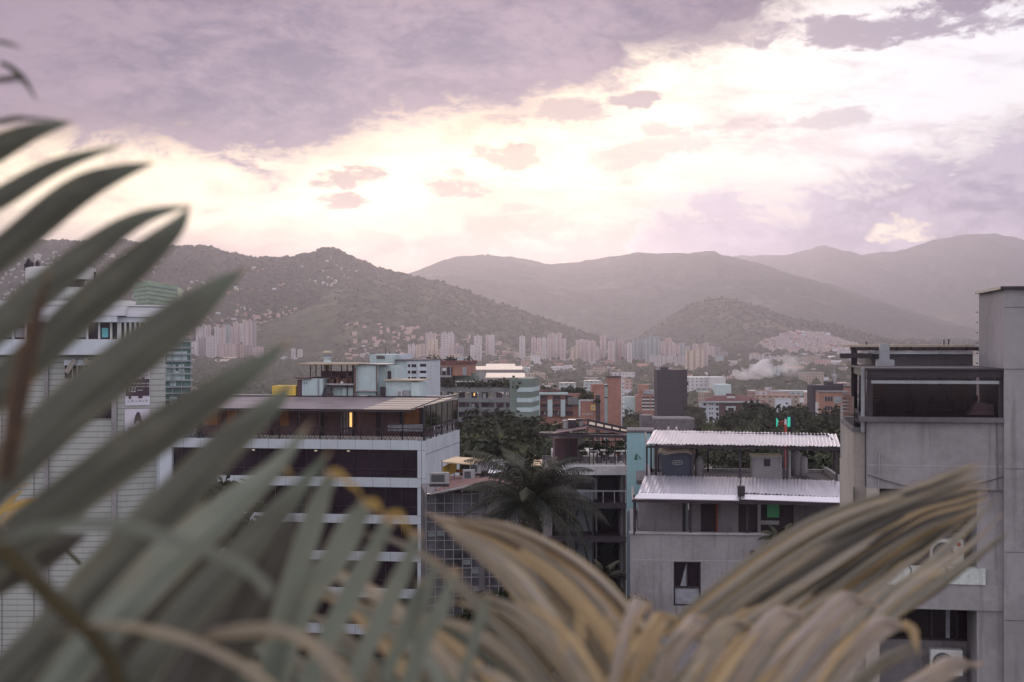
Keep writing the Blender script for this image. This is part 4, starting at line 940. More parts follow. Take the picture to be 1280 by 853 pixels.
q = MB(); q.quadbox([(XA, -.4, z_s), (.4, -.4, z_s), (.4, 5, z_s), (XA, 5, z_s)], [(XA, 3.5, z_r), (-.4, 3.5, z_r), (-.4, 5, z_r), (XA, 5, z_r)]); q.build('sloping_roof', M['grey'], e)
q = MB(); q.box(XA, -.3, 3.4, 5.2, z_r, z_r+.3); q.box(XA, -9, 5.2, DPT, z_s, z_r); q.build('roof_edge', M['ac'], e)
# strip window with slanted struts
o = MB(); B.pbox(o, 81, 457, 118, 473, .5, .62); o = o.build('strut_window', M['glassd'], e)
q = MB(); B.pbox(q, 80, 450, 150, 457, .35, .6); q.build('lintel_band', M['white'], e)
for a, b in (((94, 449), (82, 466)), ((106, 449), (118, 459))):
    p0, p1 = B.at(*a, .2), B.at(*b, .1); q = MB(); q.bar((p0[0], .3, p0[1]), (p1[0], .25, p1[1]), .2, n=4); q.build('slanted_strut', M['conc_tan'], e)
for x in (90, 96, 104): q = MB(); B.pbox(q, x, 457, x+.9, 473, .42, .5); q.build('mullion', M['ac'], e)
for x in (57.5,): q = MB(); B.pbox(q, x-2.2, 447, x+2.2, 850, .35, .6); q.build('pilaster', M['conc'], e)
q = MB(); B.pbox(q, 100, 502, 142, 523, .5, .62); o = q.build('dark_loading_opening', M['glassd'], e)
for x in (60, 20): q = MB(); B.pbox(q, x-18, 508, x-17.5, 850, .56, .6); q.build('joint', M['conc_d'], e)
# right wing: turned 38 degrees away
B2 = Bld('tile_clad_wing', '', '', 148, 88, 24); bpy.data.objects.remove(B2.e)
w2 = empty('turned_wing', (0, 0, 0), R(24)); w2.parent = e
def wing(nm, px0, py0, px1, py1, v0, v1, mm, par=None):
    q = MB(); B2.pbox(q, px0, py0, px1, py1, v0, v1); return q.build(nm, mm, par or w2)
z = lambda py: B2.at(148, py)[1]
XR = B2.at(208, 500)[0]
q = MB(); q.box(0, XR, .3, 14, 0, z(424)); q.build('wall', M['tile'], w2)
q = MB(); q.box(-.1, XR-1.2, .25, 14, z(403), z(396)); q.build('upper_band', M['white'], w2)
q = MB(); q.box(0, XR-.6, .45, .6, z(424), z(403)); q.build('window_ribbon', M['glassd'], w2)
for x in np.linspace(0.1, XR-1, 7): q = MB(); q.box(x, x+.12, .3, .45, z(424), z(403)); q.build('mullion', M['ac'], w2)
q = MB(); q.quadbox([(0, .1, z(396)), (XR-.6, .1, z(396)), (XR-.6, 14, z(396)), (0, 14, z(396))], [(0, 3.4, z(381.5)), (XR+.8, 3.4, z(381.5)), (XR+.8, 14, z(381.5)), (0, 14, z(381.5))]); q.build('sloping_roof', M['grey'], w2)
q = MB(); q.box(-.2, XR+1.0, 3.2, 14, z(381.5), z(379.5)); q.build('roof_edge', M['ac'], w2)
wing('pilaster', 140, 495, 145.5, 850, .05, .3, M['conc'])
xf = B2.at(196.5, 560)[0]; q = MB(); q.box(xf, XR+.1, -.9, .3, 0, B2.at(203, 552)[1]); q.build('pale_fin', M['white'], w2)
# posters on the wing
def poster_(px0, py0, px1, py1, lab):
    a, b = B2.at(px0, (py0+py1)/2, .2), B2.at(px1, (py0+py1)/2, .2); z0, z1 = B2.at((px0+px1)/2, py1, .2)[1], B2.at((px0+px1)/2, py0, .2)[1]
    o = empty('poster', B2.o + B2.ux*a[0] + B2.uy*.24 + Vector((0, 0, z0)), B2.r); tag(o, lab, 'poster'); wd, ht = b[0]-a[0], z1-z0
    q = MB(); q.box(0, wd, 0, .03, 0, ht); q.build('sheet', M['poster'], o); return o, wd, ht
o, wd, ht = poster_(156.5, 448, 187.5, 507, 'tall white poster with a dark panel reading 122 on the tiled wall')
q = MB(); q.box(.03, wd-.03, -.02, -.002, ht*.20, ht*.56)
for x_, w_, h_ in ((.2, .2, -.06), (.75, .35, -.05), (.45, .3, .05), (1.1, .25, .04)): 
    q.box(wd*x_*.7, wd*(x_*.7+w_*.5), -.02, -.002, ht*(.20+min(0, h_)), ht*(.20)) if h_ < 0 else q.box(wd*x_*.6, wd*(x_*.6+.12), -.02, -.002, ht*.56, ht*(.56+h_))
q.build('dark_panel', M['postert'], o)
wt_ = M['ac']
text('To report any cases dial', 'lettering', o, .155, (wd*.53, -.03, ht*.45), wt_, .9)
text('122', 'lettering', o, .50, (wd*.27, -.03, ht*.285), wt_, .68)
text('from your cell', 'lettering', o, .15, (wd*.70, -.03, ht*.385), wt_, .9); text('phone', 'lettering', o, .15, (wd*.60, -.03, ht*.31), wt_, .9)
text('A RTE', 'lettering', o, .22, (wd*.78, -.03, ht*.72), M['postert'], .9); text('with your help', 'lettering', o, .12, (wd*.72, -.03, ht*.62), M['postert'], .9)
q = MB()
for i, x_ in enumerate((.1, .26, .42, .56, .68, .82)): q.box(wd*x_, wd*(x_+.06), -.02, -.002, ht*.08, ht*(.10+.02*(i % 2)))
q.build('logo_row', M['curtain'], o)
o, wd, ht = poster_(156, 511.5, 187.5, 560, 'white poster with a dark hooded head shape on the tiled wall')
q = MB(); pr = [(.36, .62), (.38, .74), (.42, .84), (.48, .91), (.54, .93), (.60, .89), (.65, .78), (.68, .66), (.70, .63), (.60, .63), (.585, .68), (.52, .70), (.455, .66), (.43, .62)]
n = len(pr); q.v = [(wd*x, -.02, ht*y) for x, y in pr]; q.f = [tuple(range(n))[::-1]]; q.build('hooded_shape', M['postert'], o)
text('Desde tu silencio no hay', 'lettering', o, .13, (wd*.5, -.03, ht*.50), M['postert'], .9); text('nada, menores de 18', 'lettering', o, .13, (wd*.5, -.03, ht*.41), M['postert'], .9)
text('ES', 'lettering', o, .36, (wd*.2, -.03, ht*.22), M['red'], .6); text('UN DEL', 'lettering', o, .36, (wd*.58, -.03, ht*.22), M['postert'], .6)
# round drum on the roof
p = B.at(76, 380, 10); dm = MB(); k = 98/F
zz_ = lambda py: B.at(76, py, 10)[1]
cx = p[0]
o = MB(); o.lathe(cx, 10, [(40*k, zz_(380)), (40*k, zz_(360)), (33*k, zz_(360))], 32); o.build('drum_base', M['stained'], e, True)
o = MB(); o.lathe(cx, 10, [(30*k, zz_(361)), (30*k, zz_(350))], 24); o.build('drum_glazing', M['glassd'], e)
o = MB(); o.lathe(cx, 10, [(30*k, zz_(350)), (42*k, zz_(350)), (42*k, zz_(336)), (38*k, zz_(335))], 40); o.build('drum_ring', M['ac'], e, False)
o = MB()
for px, py in ((36, 323), (40, 327), (33, 328), (47, 326), (113, 337), (118, 338)): a = B.at(px, py, 10); o.bar((a[0], 10, zz_(337)), (a[0], 10, a[1]), .06, n=4); o.box(a[0]-.12, a[0]+.12, 9.9, 10.1, a[1]-.6, a[1]-.1)
o.build('antenna', M['steel'], e)
# ================================================================ green glass tower behind it
B = Bld('green_glass_tower', 'green glass tower with thin horizontal fins behind the tile clad block', 'office tower', 198, 150, 18)
e = B.e
xb = B.at(238, 480)[0]; q = MB(); q.box(-12, xb, 0, 16, 0, B.at(218, 425)[1]); q.build('glazed_body', M['glassg'], e)
q = MB()
for i, py in enumerate(np.arange(426, 640, 8.1)): z = B.at(215, py)[1]; q.box(-12.2, xb+.25, -.4, 16.2, z-.16, z); 
q.build('floor_fins', M['glassl'], e)
q = MB()
for x in np.linspace(-11, xb, 16): q.box(x, x+.07, -.12, 0, 0, B.at(218, 426)[1])
q.build('glazing_bars', M['grey'], e)
q = MB()
rnd = random.Random(4)
for i in range(30):
    x = rnd.uniform(-4, xb-1.2); z = B.at(215, 428+8.1*rnd.randrange(14))[1]; q = MB(); q.box(x, x+rnd.uniform(.5, 1.6), -.03, 0, z-1.4, z-.3); q.build('blind', M['mint'], e)
B = Bld('louvred_roof_screen', 'pale green louvred screen box on the tower top behind the sloping roof', 'roof screen', 186, 150, 10)
e = B.e
x0 = B.at(158, 360)[0]; x1 = B.at(222, 360)[0]; z0, z1 = B.at(200, 430)[1], B.at(200, 351)[1]
q = MB(); q.quadbox([(0, 0, z0), (x1, .3, z0), (x1, 10, z0), (x0, 8, z0)], [(0, 0, z1), (x1, .3, z1-.6), (x1, 10, z1-.6), (x0, 8, z1)]); q.build('screen_panel', M['leafgreen'] if False else mat('pale_green_mesh', (.27, .34, .26), .7, .15, .8), e)
q = MB()
for i in range(14): z = z1-.5-i*.45; q.bar((0, -.06, z), (x1, .24, z-.45), .05, n=4); q.bar((0, -.06, z), (x0, 7.9, z), .05, n=4)
q.build('louvre', M['grey'], e)
# ================================================================ buildings across the valley floor, nearest first
def panelf(B):
    e = B.e
    def f(nm, x0, y0, x1, y1, v, m, t=.2, par=None):
        q = MB(); B.pbox(q, x0, y0, x1, y1, v, v+t); return q.build(nm, M[m] if isinstance(m, str) else m, par or e)
    return f
# pale mint block behind the roof huts
B = Bld('mint_apartment_building', 'pale mint apartment building with white balconies behind the office roof', 'building', 462, 235, -8); pf = panelf(B)
gb = B.at(490, 426.5)[1]
q = MB(); B.pbox(q, 462, 443.5, 493, 700, 0, 14); q.build('wall', M['mint'], B.e)
pf('stair_block', 471, 443, 505.5, 452, 3, 'mint', 6); pf('white_stair_end', 497.5, 442.8, 506, 452, 2.9, 'white', 5)
pf('right_wing', 493, 450.8, 509, 700, .5, 'mint', 12)
o = pf('balcony_wing', 508.5, 450, 533, 700, .3, 'white', 12); o2 = pf('roof_lip', 491, 449.6, 533.5, 451, .1, 'conc_d', 12)
for r_ in range(4):
    y = 455.5+r_*8
    for x in (510, 514.5, 517.5): w_ = pf('window', x, y, x+2.6, y+3.6, .22, 'glassd', .1)
    pf('balcony_opening', 525, y-.5, 532.5, y+3.4, .2, 'glassd', .1); pf('balcony_front', 523, y+3.4, 534, y+8, -.6, 'white', .9)
pf('roof_fixture', 470.5, 444.5, 481, 449, -.1, 'conc_d', .1); pf('vent_band', 482, 448, 497, 450.3, 2.8, 'grey', .1)
q = MB()
for px, py in ((482, 434), (487, 439), (495.5, 440), (498, 438.5), (471, 455)): a = B.at(px, py, 5); b = B.at(px, 444, 5); q.bar((a[0], 5, b[1]), (a[0], 5, a[1]), .07, n=4)
q.build('antenna', M['steel'], B.e)
# grey green block with planted terrace
B = Bld('grey_green_apartments', 'long grey green apartment block with a planted roof terrace and brick penthouse', 'building', 530, 330, -9); pf = panelf(B)
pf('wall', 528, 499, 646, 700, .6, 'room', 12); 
q = MB(); a = B.at(646, 500); q.box(a[0], B.at(659, 500)[0]+1, .0, 13, 0, B.at(646, 473.5)[1]); q.build('end_tower', M['green'], B.e)
pf('end_tower_front', 637, 472.5, 647.5, 700, -.1, 'green', .4)
q = MB()
for y0, y1 in ((484.5, 490), (497.5, 503), (509.5, 515), (522, 527.5), (534, 540)): B.pbox(q, 528, y0, 647, y1, 0, 1)
q.build('balcony_band', M['gdark'], B.e)
q = MB(); a = B.at(646.2, 500)[0]
for y0, y1 in ((484.5, 490), (497.5, 503), (509.5, 515)): z0, z1 = B.at(640, y1)[1], B.at(640, y0)[1]; q.box(a, B.at(659, 500)[0]+1.1, -.15, 13.1, z0, z1)
q.build('end_band', M['mint'], B.e)
for y0, y1 in ((490, 497.5), (503, 509.5), (515, 522), (527.5, 534)):
    for x in (530, 544, 558, 572, 588, 600, 619, 631): pf('pier', x-1.2, y0, x+1.2, y1, .3, 'gdark', .4)
    for i, x in enumerate((534, 548, 563, 577, 592, 606, 623, 640)):
        w_ = pf('window', x-3.4, y0+.4, x+4.2, y1, .52, 'glassd', .1)
        if (i*7+int(y0)) % 3 == 0: pf('curtain', x-2, y0+2, x+1, y1, .45, 'glassl', .05, None)
for x, y in ((590, 491.5), (638, 504)): pf('lit_window', x+2, y, x+3.6, y+3.6, .40, 'led_w', .05)
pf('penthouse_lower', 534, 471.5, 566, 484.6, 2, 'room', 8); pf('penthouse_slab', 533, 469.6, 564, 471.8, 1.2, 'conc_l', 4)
pf('penthouse_brick', 532.5, 455, 587, 469.8, 2, 'brick_o', 8); pf('penthouse_glazing', 534, 459, 565, 469, 1.6, 'glassd', .5)
pf('penthouse_roof', 532, 451.2, 588, 455.2, 1.6, 'maroon', 9); pf('terrace_side', 578, 459, 583, 469.5, 1.6, 'curtain', .4)
for x in (538, 546, 552, 558, 563): pf('glazing_post', x-.4, 458, x+.4, 470, 1.4, 'curtain', .2)
for x in (540, 555): pf('white_blind', x-2, 460, x+3, 464, 1.5, 'ac', .1)
pf('stair_block', 566, 466.5, 592, 476.5, 4, 'green', 4); pf('painted_stair_shade', 564, 472, 592, 484.6, 5, 'room', 3); pf('chimney', 593, 469.5, 597.5, 484.6, 2.5, 'green', 2)  # dark block behind the pergola: shade under the stair block put into colour
for x in (570, 576.5, 586): pf('pergola_post', x-.5, 477, x+.5, 484.6, 1.2, 'ac', .3)
pf('pergola_beam', 569, 476.6, 593, 478, 1.2, 'ac', 2.5)
q = MB(); rnd = random.Random(3)
for i in range(46):
    x = 592+i*1.0; B.pbox(q, x, 477.6+rnd.uniform(0, 2), x+rnd.uniform(.3, .7), 484.6, 1+rnd.uniform(0, 2), 1.3+rnd.uniform(0, 2))
q.build('terrace_rail', M['curtain'], B.e)
def bushrow(B, px0, px1, py, n, hgt, v, nm, m='leaf_t', seed=1):
    rnd = random.Random(seed); q = MB(); k = 0
    for i in range(n):
        px = rnd.uniform(px0, px1); a = B.at(px, py, v); r = hgt*rnd.uniform(.35, 1)
        for j in range(22):
            c = Vector((a[0], v, a[1])) + Vector((rnd.gauss(0, .5), rnd.gauss(0, .5), abs(rnd.gauss(.35, .35))))*r; u = Vector((rnd.uniform(-1, 1), rnd.uniform(-1, 1), rnd.uniform(-1, 1))).normalized()*r*.22; w_ = u.cross(Vector((rnd.random(), rnd.random(), rnd.random()))).normalized()*r*.16
            n0 = len(q.v); q.v += [tuple(c-u-w_), tuple(c+u-w_), tuple(c+u+w_), tuple(c-u+w_)]; q.f.append((n0, n0+1, n0+2, n0+3))
    return q.build(nm, M[m], B.e)
bushrow(B, 533, 646, 484.5, 34, 1.9, .9, 'planting', seed=2); bushrow(B, 534, 588, 451, 16, 1.3, 5, 'roof_planting', seed=5); bushrow(B, 596, 640, 484, 14, 1.6, 2, 'light_planting', 'leaf_t2', 6)
# brick block with grey fins
B = Bld('brick_fin_building', 'brick apartment block with grey vertical fins and a planted roof', 'building', 663, 400, 0); pf = panelf(B)
pf('wall', 664, 492, 727, 700, .5, 'brick', 12)
for a, b in ((663, 666), (670.5, 675), (684.5, 690.5), (701, 706.5), (723.5, 726)): pf('fin', a, 494 if a < 680 else 500, b, 521, -.6, 'mint', 1.4)
pf('cornice', 664, 491, 710, 493.5, -.8, 'mint', 3); pf('roof_room', 710, 497, 725, 506, -.5, 'gdark', 4); pf('roof_slab', 672, 487, 700, 491.5, 2, 'maroon', 6)
for y in (495, 505, 514):
    for a, b in ((676, 684), (691, 700.5), (707, 716)): o = pf('window', a, y, b, y+6, .3, 'glassd', .3); pf('balcony_rail', a, y+4.2, b, y+6.2, -.2, 'maroon2', .2)
for i, (x, y) in enumerate(((677, 509), (680, 515), (692, 509), (697, 515))): pf('pale_panel', x, y, x+2, y+3.5, .1, 'curtain', .2)
pf('left_white_wall', 657, 499, 664, 520, 2, 'whitewall', 8)
bushrow(B, 668, 727, 491.5, 44, 1.7, 3, 'planting', seed=9); bushrow(B, 664, 700, 489, 10, 1.2, 6, 'planting', seed=10)
B = Bld('brick_sign_building', 'small brick building with a yellow sign and white lettering on its side', 'building', 726, 385, -4); pf = panelf(B)
pf('wall', 725.5, 501.5, 744.5, 700, 0, 'brick', 9); q = MB(); x_ = B.at(744.5, 500)[0]; q.box(x_, x_+1.2, .1, 9, 0, B.at(744, 494)[1]); q.build('planted_side', M['room'], B.e)
sgn = pf('sign_board', 738.8, 506.3, 744.1, 513, -.25, 'yellow', .2); q = MB(); B.pbox(q, 740.2, 508, 742.8, 511.4, -.3, -.26); q.build('emblem', M['curtain'], sgn)
a = B.at(734.5, 518.6, -.1); text('envigado', 'lettering', B.e, .82, (a[0], -.1, a[1]), M['ac'])
pf('white_cornice', 725.5, 499.5, 744, 501.7, -.2, 'ac', 1); bushrow(B, 726, 744, 499, 12, 1.8, 1, 'planting', seed=12); bushrow(B, 744.5, 748, 503, 12, .9, -.3, 'planting', seed=13)
B = Bld('brick_tower', 'tall blank red brick towers with a pale stripe between them', 'tower', 739.5, 450, 0); pf = panelf(B)
pf('low_shaft', 740, 480.7, 755.5, 700, 0, 'brick', 8); pf('stripe', 755.5, 481, 759.8, 700, .6, 'mint', 8); pf('high_shaft', 759.8, 472.5, 776.3, 700, -.3, 'brick', 9); pf('crown', 759.6, 470.5, 776.6, 472.6, -.5, 'room', 9.4)
pf('white_edge', 776.3, 473, 777.8, 700, -.1, 'white', 3)
for i in range(9): pf('side_balcony', 777.8, 476+i*5.3, 780.8, 478.6+i*5.3, .2, 'ac', 3); 
for px, py in ((761, 464), (764, 466), (769, 467), (775, 464.5)): a = B.at(px, py, 2); b = B.at(px, 471, 2); q = MB(); q.bar((a[0], 2, b[1]), (a[0], 2, a[1]), .12, n=4); q.build('antenna', M['steel'], B.e)
pf('window', 755.7, 496.5, 759.6, 498, .5, 'steel', .2); pf('window', 755.7, 481.5, 759.6, 483.5, .5, 'steel', .2)
# black tower
B = Bld('black_tower', 'windowless dark violet black apartment tower in the middle of the city', 'tower', 821, 620, 0); pf = panelf(B)
pf('wall', 821.2, 462.5, 855, 700, 0, 'black', 12); pf('top_block', 826.5, 459.2, 835.5, 462.8, 1, 'black', 5); pf('right_wing', 854, 462.5, 859, 700, .8, 'black', 10)
for i in range(9): pf('side_balcony', 855, 470.5+i*7.4, 860.6 if i % 2 else 858.6, 474+i*7.4, -.3, 'black', 3)
q = MB()
for i in range(18): z = B.at(830, 466+i*5)[1]; q.box(.05, B.at(854, 500)[0], -.06, 0, z, z+.10)
q.build('floor_joint', M['steel'], B.e)
# low grey deck in front of it
B = Bld('grey_parking_deck', 'low grey flat topped building in front of the black tower', 'building', 816, 430, 0); pf = panelf(B)
pf('wall', 816, 523.5, 868, 700, 0, 'conc_d', 14); pf('parapet', 815.6, 522.6, 868.4, 524.6, -.2, 'conc', .4); pf('roof_box', 802, 519.5, 815.5, 700, 2, 'conc_d', 8)
# brick balcony block at 795-820
B = Bld('red_balcony_building', 'red brick apartment house with white balconies left of the black tower', 'building', 795, 700, 0); pf = panelf(B)
pf('wall', 795, 494, 820, 700, 0, 'brick', 10); pf('upper_wall', 799, 481, 811, 494, 3, 'brick_o', 6); pf('mint_wall', 780, 496, 795, 600, 4, 'mint', 6); pf('roof', 805, 488, 820, 493, -.2, 'curtain', 8)
for i in range(4):
    for x in (803, 808, 814): pf('balcony', x, 498.6+i*4.2, x+4, 500.3+i*4.2, -.6, 'ac', .6); pf('window', x, 496.2+i*4.2, x+4, 498.6+i*4.2, -.1, 'glassd', .2)
# white mansion block with maroon hipped roof
B = Bld('white_maroon_roof_building', 'white and maroon apartment house with a dark hipped roof among trees', 'building', 877.5, 640, 0); pf = panelf(B)
k = 640/F
pf('wall', 878, 503, 898.5, 540, 0, 'white', 12); pf('maroon_wall', 898.5, 503, 940, 540, .3, 'maroon2', 12); pf('right_wall', 928.5, 503, 936, 540, 0, 'white', 8); pf('right_wing', 940, 505, 962, 540, 4, 'maroon2', 10)
pf('white_frame', 907.5, 508, 919.5, 510, -.1, 'white', .3); pf('white_frame', 907.5, 510, 909.5, 534, -.1, 'white', .3); pf('white_frame', 917.5, 510, 919.5, 527, -.1, 'white', .3)
for x in (911, 914.5): pf('window', x, 509.8, x+2.4, 522, .1, 'glassd', .2)
q = MB(); zr0 = B.at(900, 502.5)[1]; zr1 = B.at(900, 494.5, 7)[1]
def hip(x0, x1, v0, v1, z0, z1, ins): 
    q.quadbox([(x0, v0, z0), (x1, v0, z0), (x1, v1, z0), (x0, v1, z0)], [(x0+ins, (v0+v1)/2-1, z1), (x1-ins, (v0+v1)/2-1, z1), (x1-ins, (v0+v1)/2+1, z1), (x0+ins, (v0+v1)/2+1, z1)])
hip(B.at(876.5, 500)[0], B.at(951, 500)[0], -1.5, 15, zr0, zr1, 6.2); hip(B.at(925, 500)[0], B.at(963, 500)[0], 3, 18, B.at(925, 504.5, 3)[1], B.at(925, 497.5, 9)[1], 5)
q.build('hipped_roof', M['maroon'], B.e); pf('eave', 876.3, 502, 951.5, 503.4, -1.6, 'mint', .4)
pf('dormer', 909, 495, 919, 498, 2, 'ac', 2); pf('dormer_roof', 908.6, 492.3, 919.4, 495, 1.8, 'maroon', 3)
for i in range(5):
    y = 504.3+i*5.8
    for x, w_ in ((879.5, 3), (886.6, 1.5), (889.6, 1.5), (895, 3)):
        if i > 2 and 886 < x < 891: continue
        pf('window', x, y, x+w_, y+(3 if w_ > 2 else 2), -.1, 'glassd', .2)
pf('window', 886.5, 521, 891, 534, -.1, 'glassd', .2); pf('window', 930, 504.5, 933, 507, -.1, 'glassd', .2); pf('window', 930, 510, 933, 513, -.1, 'glassd', .2)
# right: brick + dark block
B = Bld('dark_stepped_building', 'dark stepped building behind the orange brick one at the right', 'building', 1016, 520, 0); pf = panelf(B)
pf('wall', 1016, 482, 1049, 640, 0, 'black', 10); pf('step', 1033, 477.2, 1042, 482.5, 1, 'black', 5); pf('step', 1040, 480, 1054, 640, 2, 'black', 6)
B = Bld('orange_brick_building', 'orange brick building with large panes beside the right concrete block', 'building', 1021.5, 430, -6); pf = panelf(B)
pf('wall', 1024, 490.5, 1062, 640, 0, 'brick_o', 10); pf('white_side', 1021.5, 504, 1024.2, 640, .4, 'ac', 5); pf('roof_lip', 1023.6, 489.6, 1062, 491, -.2, 'conc_d', 8)
for y in (496, 508):
    o = pf('window', 1031, y, 1041, y+(5.5 if y < 500 else 4.5), -.08, 'glassd', .2); 
    for x in (1030.7, 1034, 1037.5, 1040.8): pf('window_frame', x, y, x+.5, y+5.4, -.16, 'curtain', .1)
pf('window', 1042.5, 496, 1052, 504.5, -.08, 'glassl', .2); pf('window', 1042.5, 508, 1046, 513, -.08, 'glassd', .2)
B = Bld('concrete_end_building', 'plain tan brick wall block right of the orange brick building', 'building', 1049, 560, 0); pf = panelf(B); pf('wall', 1049, 484, 1090, 640, 0, 'brick', 8); pf('roof_lip', 1048, 483, 1090, 484.5, -.2, 'steel', 8)
# control tower
def y2z(py, Y): return H-(py-426.5)*Y/F
Yc = 1500; p = P(1043, 480, Yc); zg = ground(Yc); k = Yc/F
o = empty('control_tower', (p.x, Yc, zg)); tag(o, 'thin airport control tower with a flared cab near the right building', 'tower')
zz_ = lambda py: y2z(py, Yc)-zg
q = MB(); q.lathe(0, 0, [(1.3*k, 0), (1.1*k, zz_(475))], 10); q.build('shaft', M['curtain'], o)
q = MB(); q.lathe(0, 0, [(1.3*k, zz_(476)), (3.3*k, zz_(470.5)), (3.3*k, zz_(469)), (1.4*k, zz_(467.5))], 12); q.build('cab', M['curtain'], o)
q = MB(); q.bar((0, 0, zz_(468)), (0, 0, zz_(455)), .4*k, .15*k); q.build('mast', M['curtain'], o)
# generic blocks placed on the valley floor: (kind, px0, px1, top py, bottom py -> distance from the ground, colour)
def dist_of(py):      # the distance at which the valley floor appears at a picture height
    ys = np.linspace(200, 4200, 800); pys = np.array([426.5+(H-ground(y))*F/y for y in ys]); i = int(np.argmin(np.abs(pys-py))); return float(ys[i])
def block(name, lab, cat, px0, px1, pt_, Y, m, dep=None, group=None, notch=0, roofm=None, z0=None, seed=0, rot=0):
    p = P((px0+px1)/2, pt_, Y); w_ = (px1-px0)*Y/F/2; dep = dep or w_*1.4; zb = ground(Y)-3 if z0 is None else z0; h = p.z-zb
    q = MB()
    if notch:                       # a tower of thin upright bays: some set back, with a stepped top
        rnd = random.Random(seed); x = -w_; n = notch; bw = 2*w_/n
        for i in range(n): 
            off = 1.6 if i % 2 else 0; q.box(x+.02, x+bw-.02, off, dep-off, 0, h-(rnd.uniform(0, .05)*h if i % 2 else 0)); x += bw
        q.box(-w_*.3, w_*.3, dep*.3, dep*.6, h*.97, h*1.035)
    else:
        q.box(-w_, w_, 0, dep, 0, h)
    o = q.build(name, m); o.location = (p.x, Y, zb); o.rotation_euler.z = R(rot); tag(o, lab, cat, group)
    if roofm and not notch:
        q = MB(); q.box(-w_*1.04, w_*1.04, -.3, dep+.3, h, h+.35); rr = q.build('roof', roofm, o)
    return o
block('long_white_building', 'long white hangar like building at the foot of the smoke', 'building', 857, 907, 472.5, 1300, LOW['white'], 40, roofm=M['ac'])
block('white_end_hall', 'bright white hall at the right end of the long white building', 'building', 888, 907, 471.8, 1285, M['ac'], 30)
block('mint_building', 'pale mint cubic building right of the long white building', 'building', 895, 914, 481, 1000, M['mint'], 18)
block('pink_building', 'pale pink low building with small windows right of the maroon roof', 'building', 964, 986, 490, 1000, LOW['pink'], 16, roofm=M['curtain'])
block('white_tin_building', 'white tin walled shed below the pale pink building', 'shed', 970, 989, 499, 900, M['white'], 14, roofm=M['tin'])
block('brick_low_building', 'low brick building with a white roof line beyond the maroon roof', 'building', 938, 956, 489, 1150, LOW['brick'], 16, roofm=M['ac'])
block('long_low_wall_building', 'very long low pale building far beyond the smoke', 'building', 930, 1008, 477.5, 1900, M['tarp'], 20)
block('hospital', 'bright white stepped hospital building on the valley floor', 'hospital', 689, 706, 458.5, 2000, LOW['white'], 30)
block('hospital_wing', 'white right wing of the stepped hospital', 'hospital', 706, 716, 457.2, 1990, LOW['white'], 26); block('hospital_annex', 'low white annex at the right end of the hospital', 'hospital', 716, 726, 461.5, 1980, M['ac'], 26)
for lab, a, b, c, Y in (('widest pale metal mall roof catching the evening light', 586, 652, 459.3, 1560), ('short upper pale metal roof of the mall', 608, 643, 456.2, 1640), ('lowest pale metal roof of the mall above the terrace', 608, 655, 468.5, 1260)):
    p = P(a, c, Y); k = Y/F; w_ = (b-a)*k; zg = ground(Y); h = p.z-zg
    o = empty('mall_hall', (p.x, Y, zg)); tag(o, lab, 'hall', 'mall halls with pale roofs')
    q = MB(); q.box(0, w_, 0, 60, 0, h-2.6); q.build('wall', M['gdark'], o)
    q = MB(); q.quadbox([(-1, -2, h-3.2), (w_+1, -2, h-3.2), (w_+1, 62, h-.6), (-1, 62, h-.6)], [(-1, -2, h-2.4), (w_+1, -2, h-2.4), (w_+1, 62, h+.2), (-1, 62, h+.2)]); q.build('roof', M['roofgold'], o)
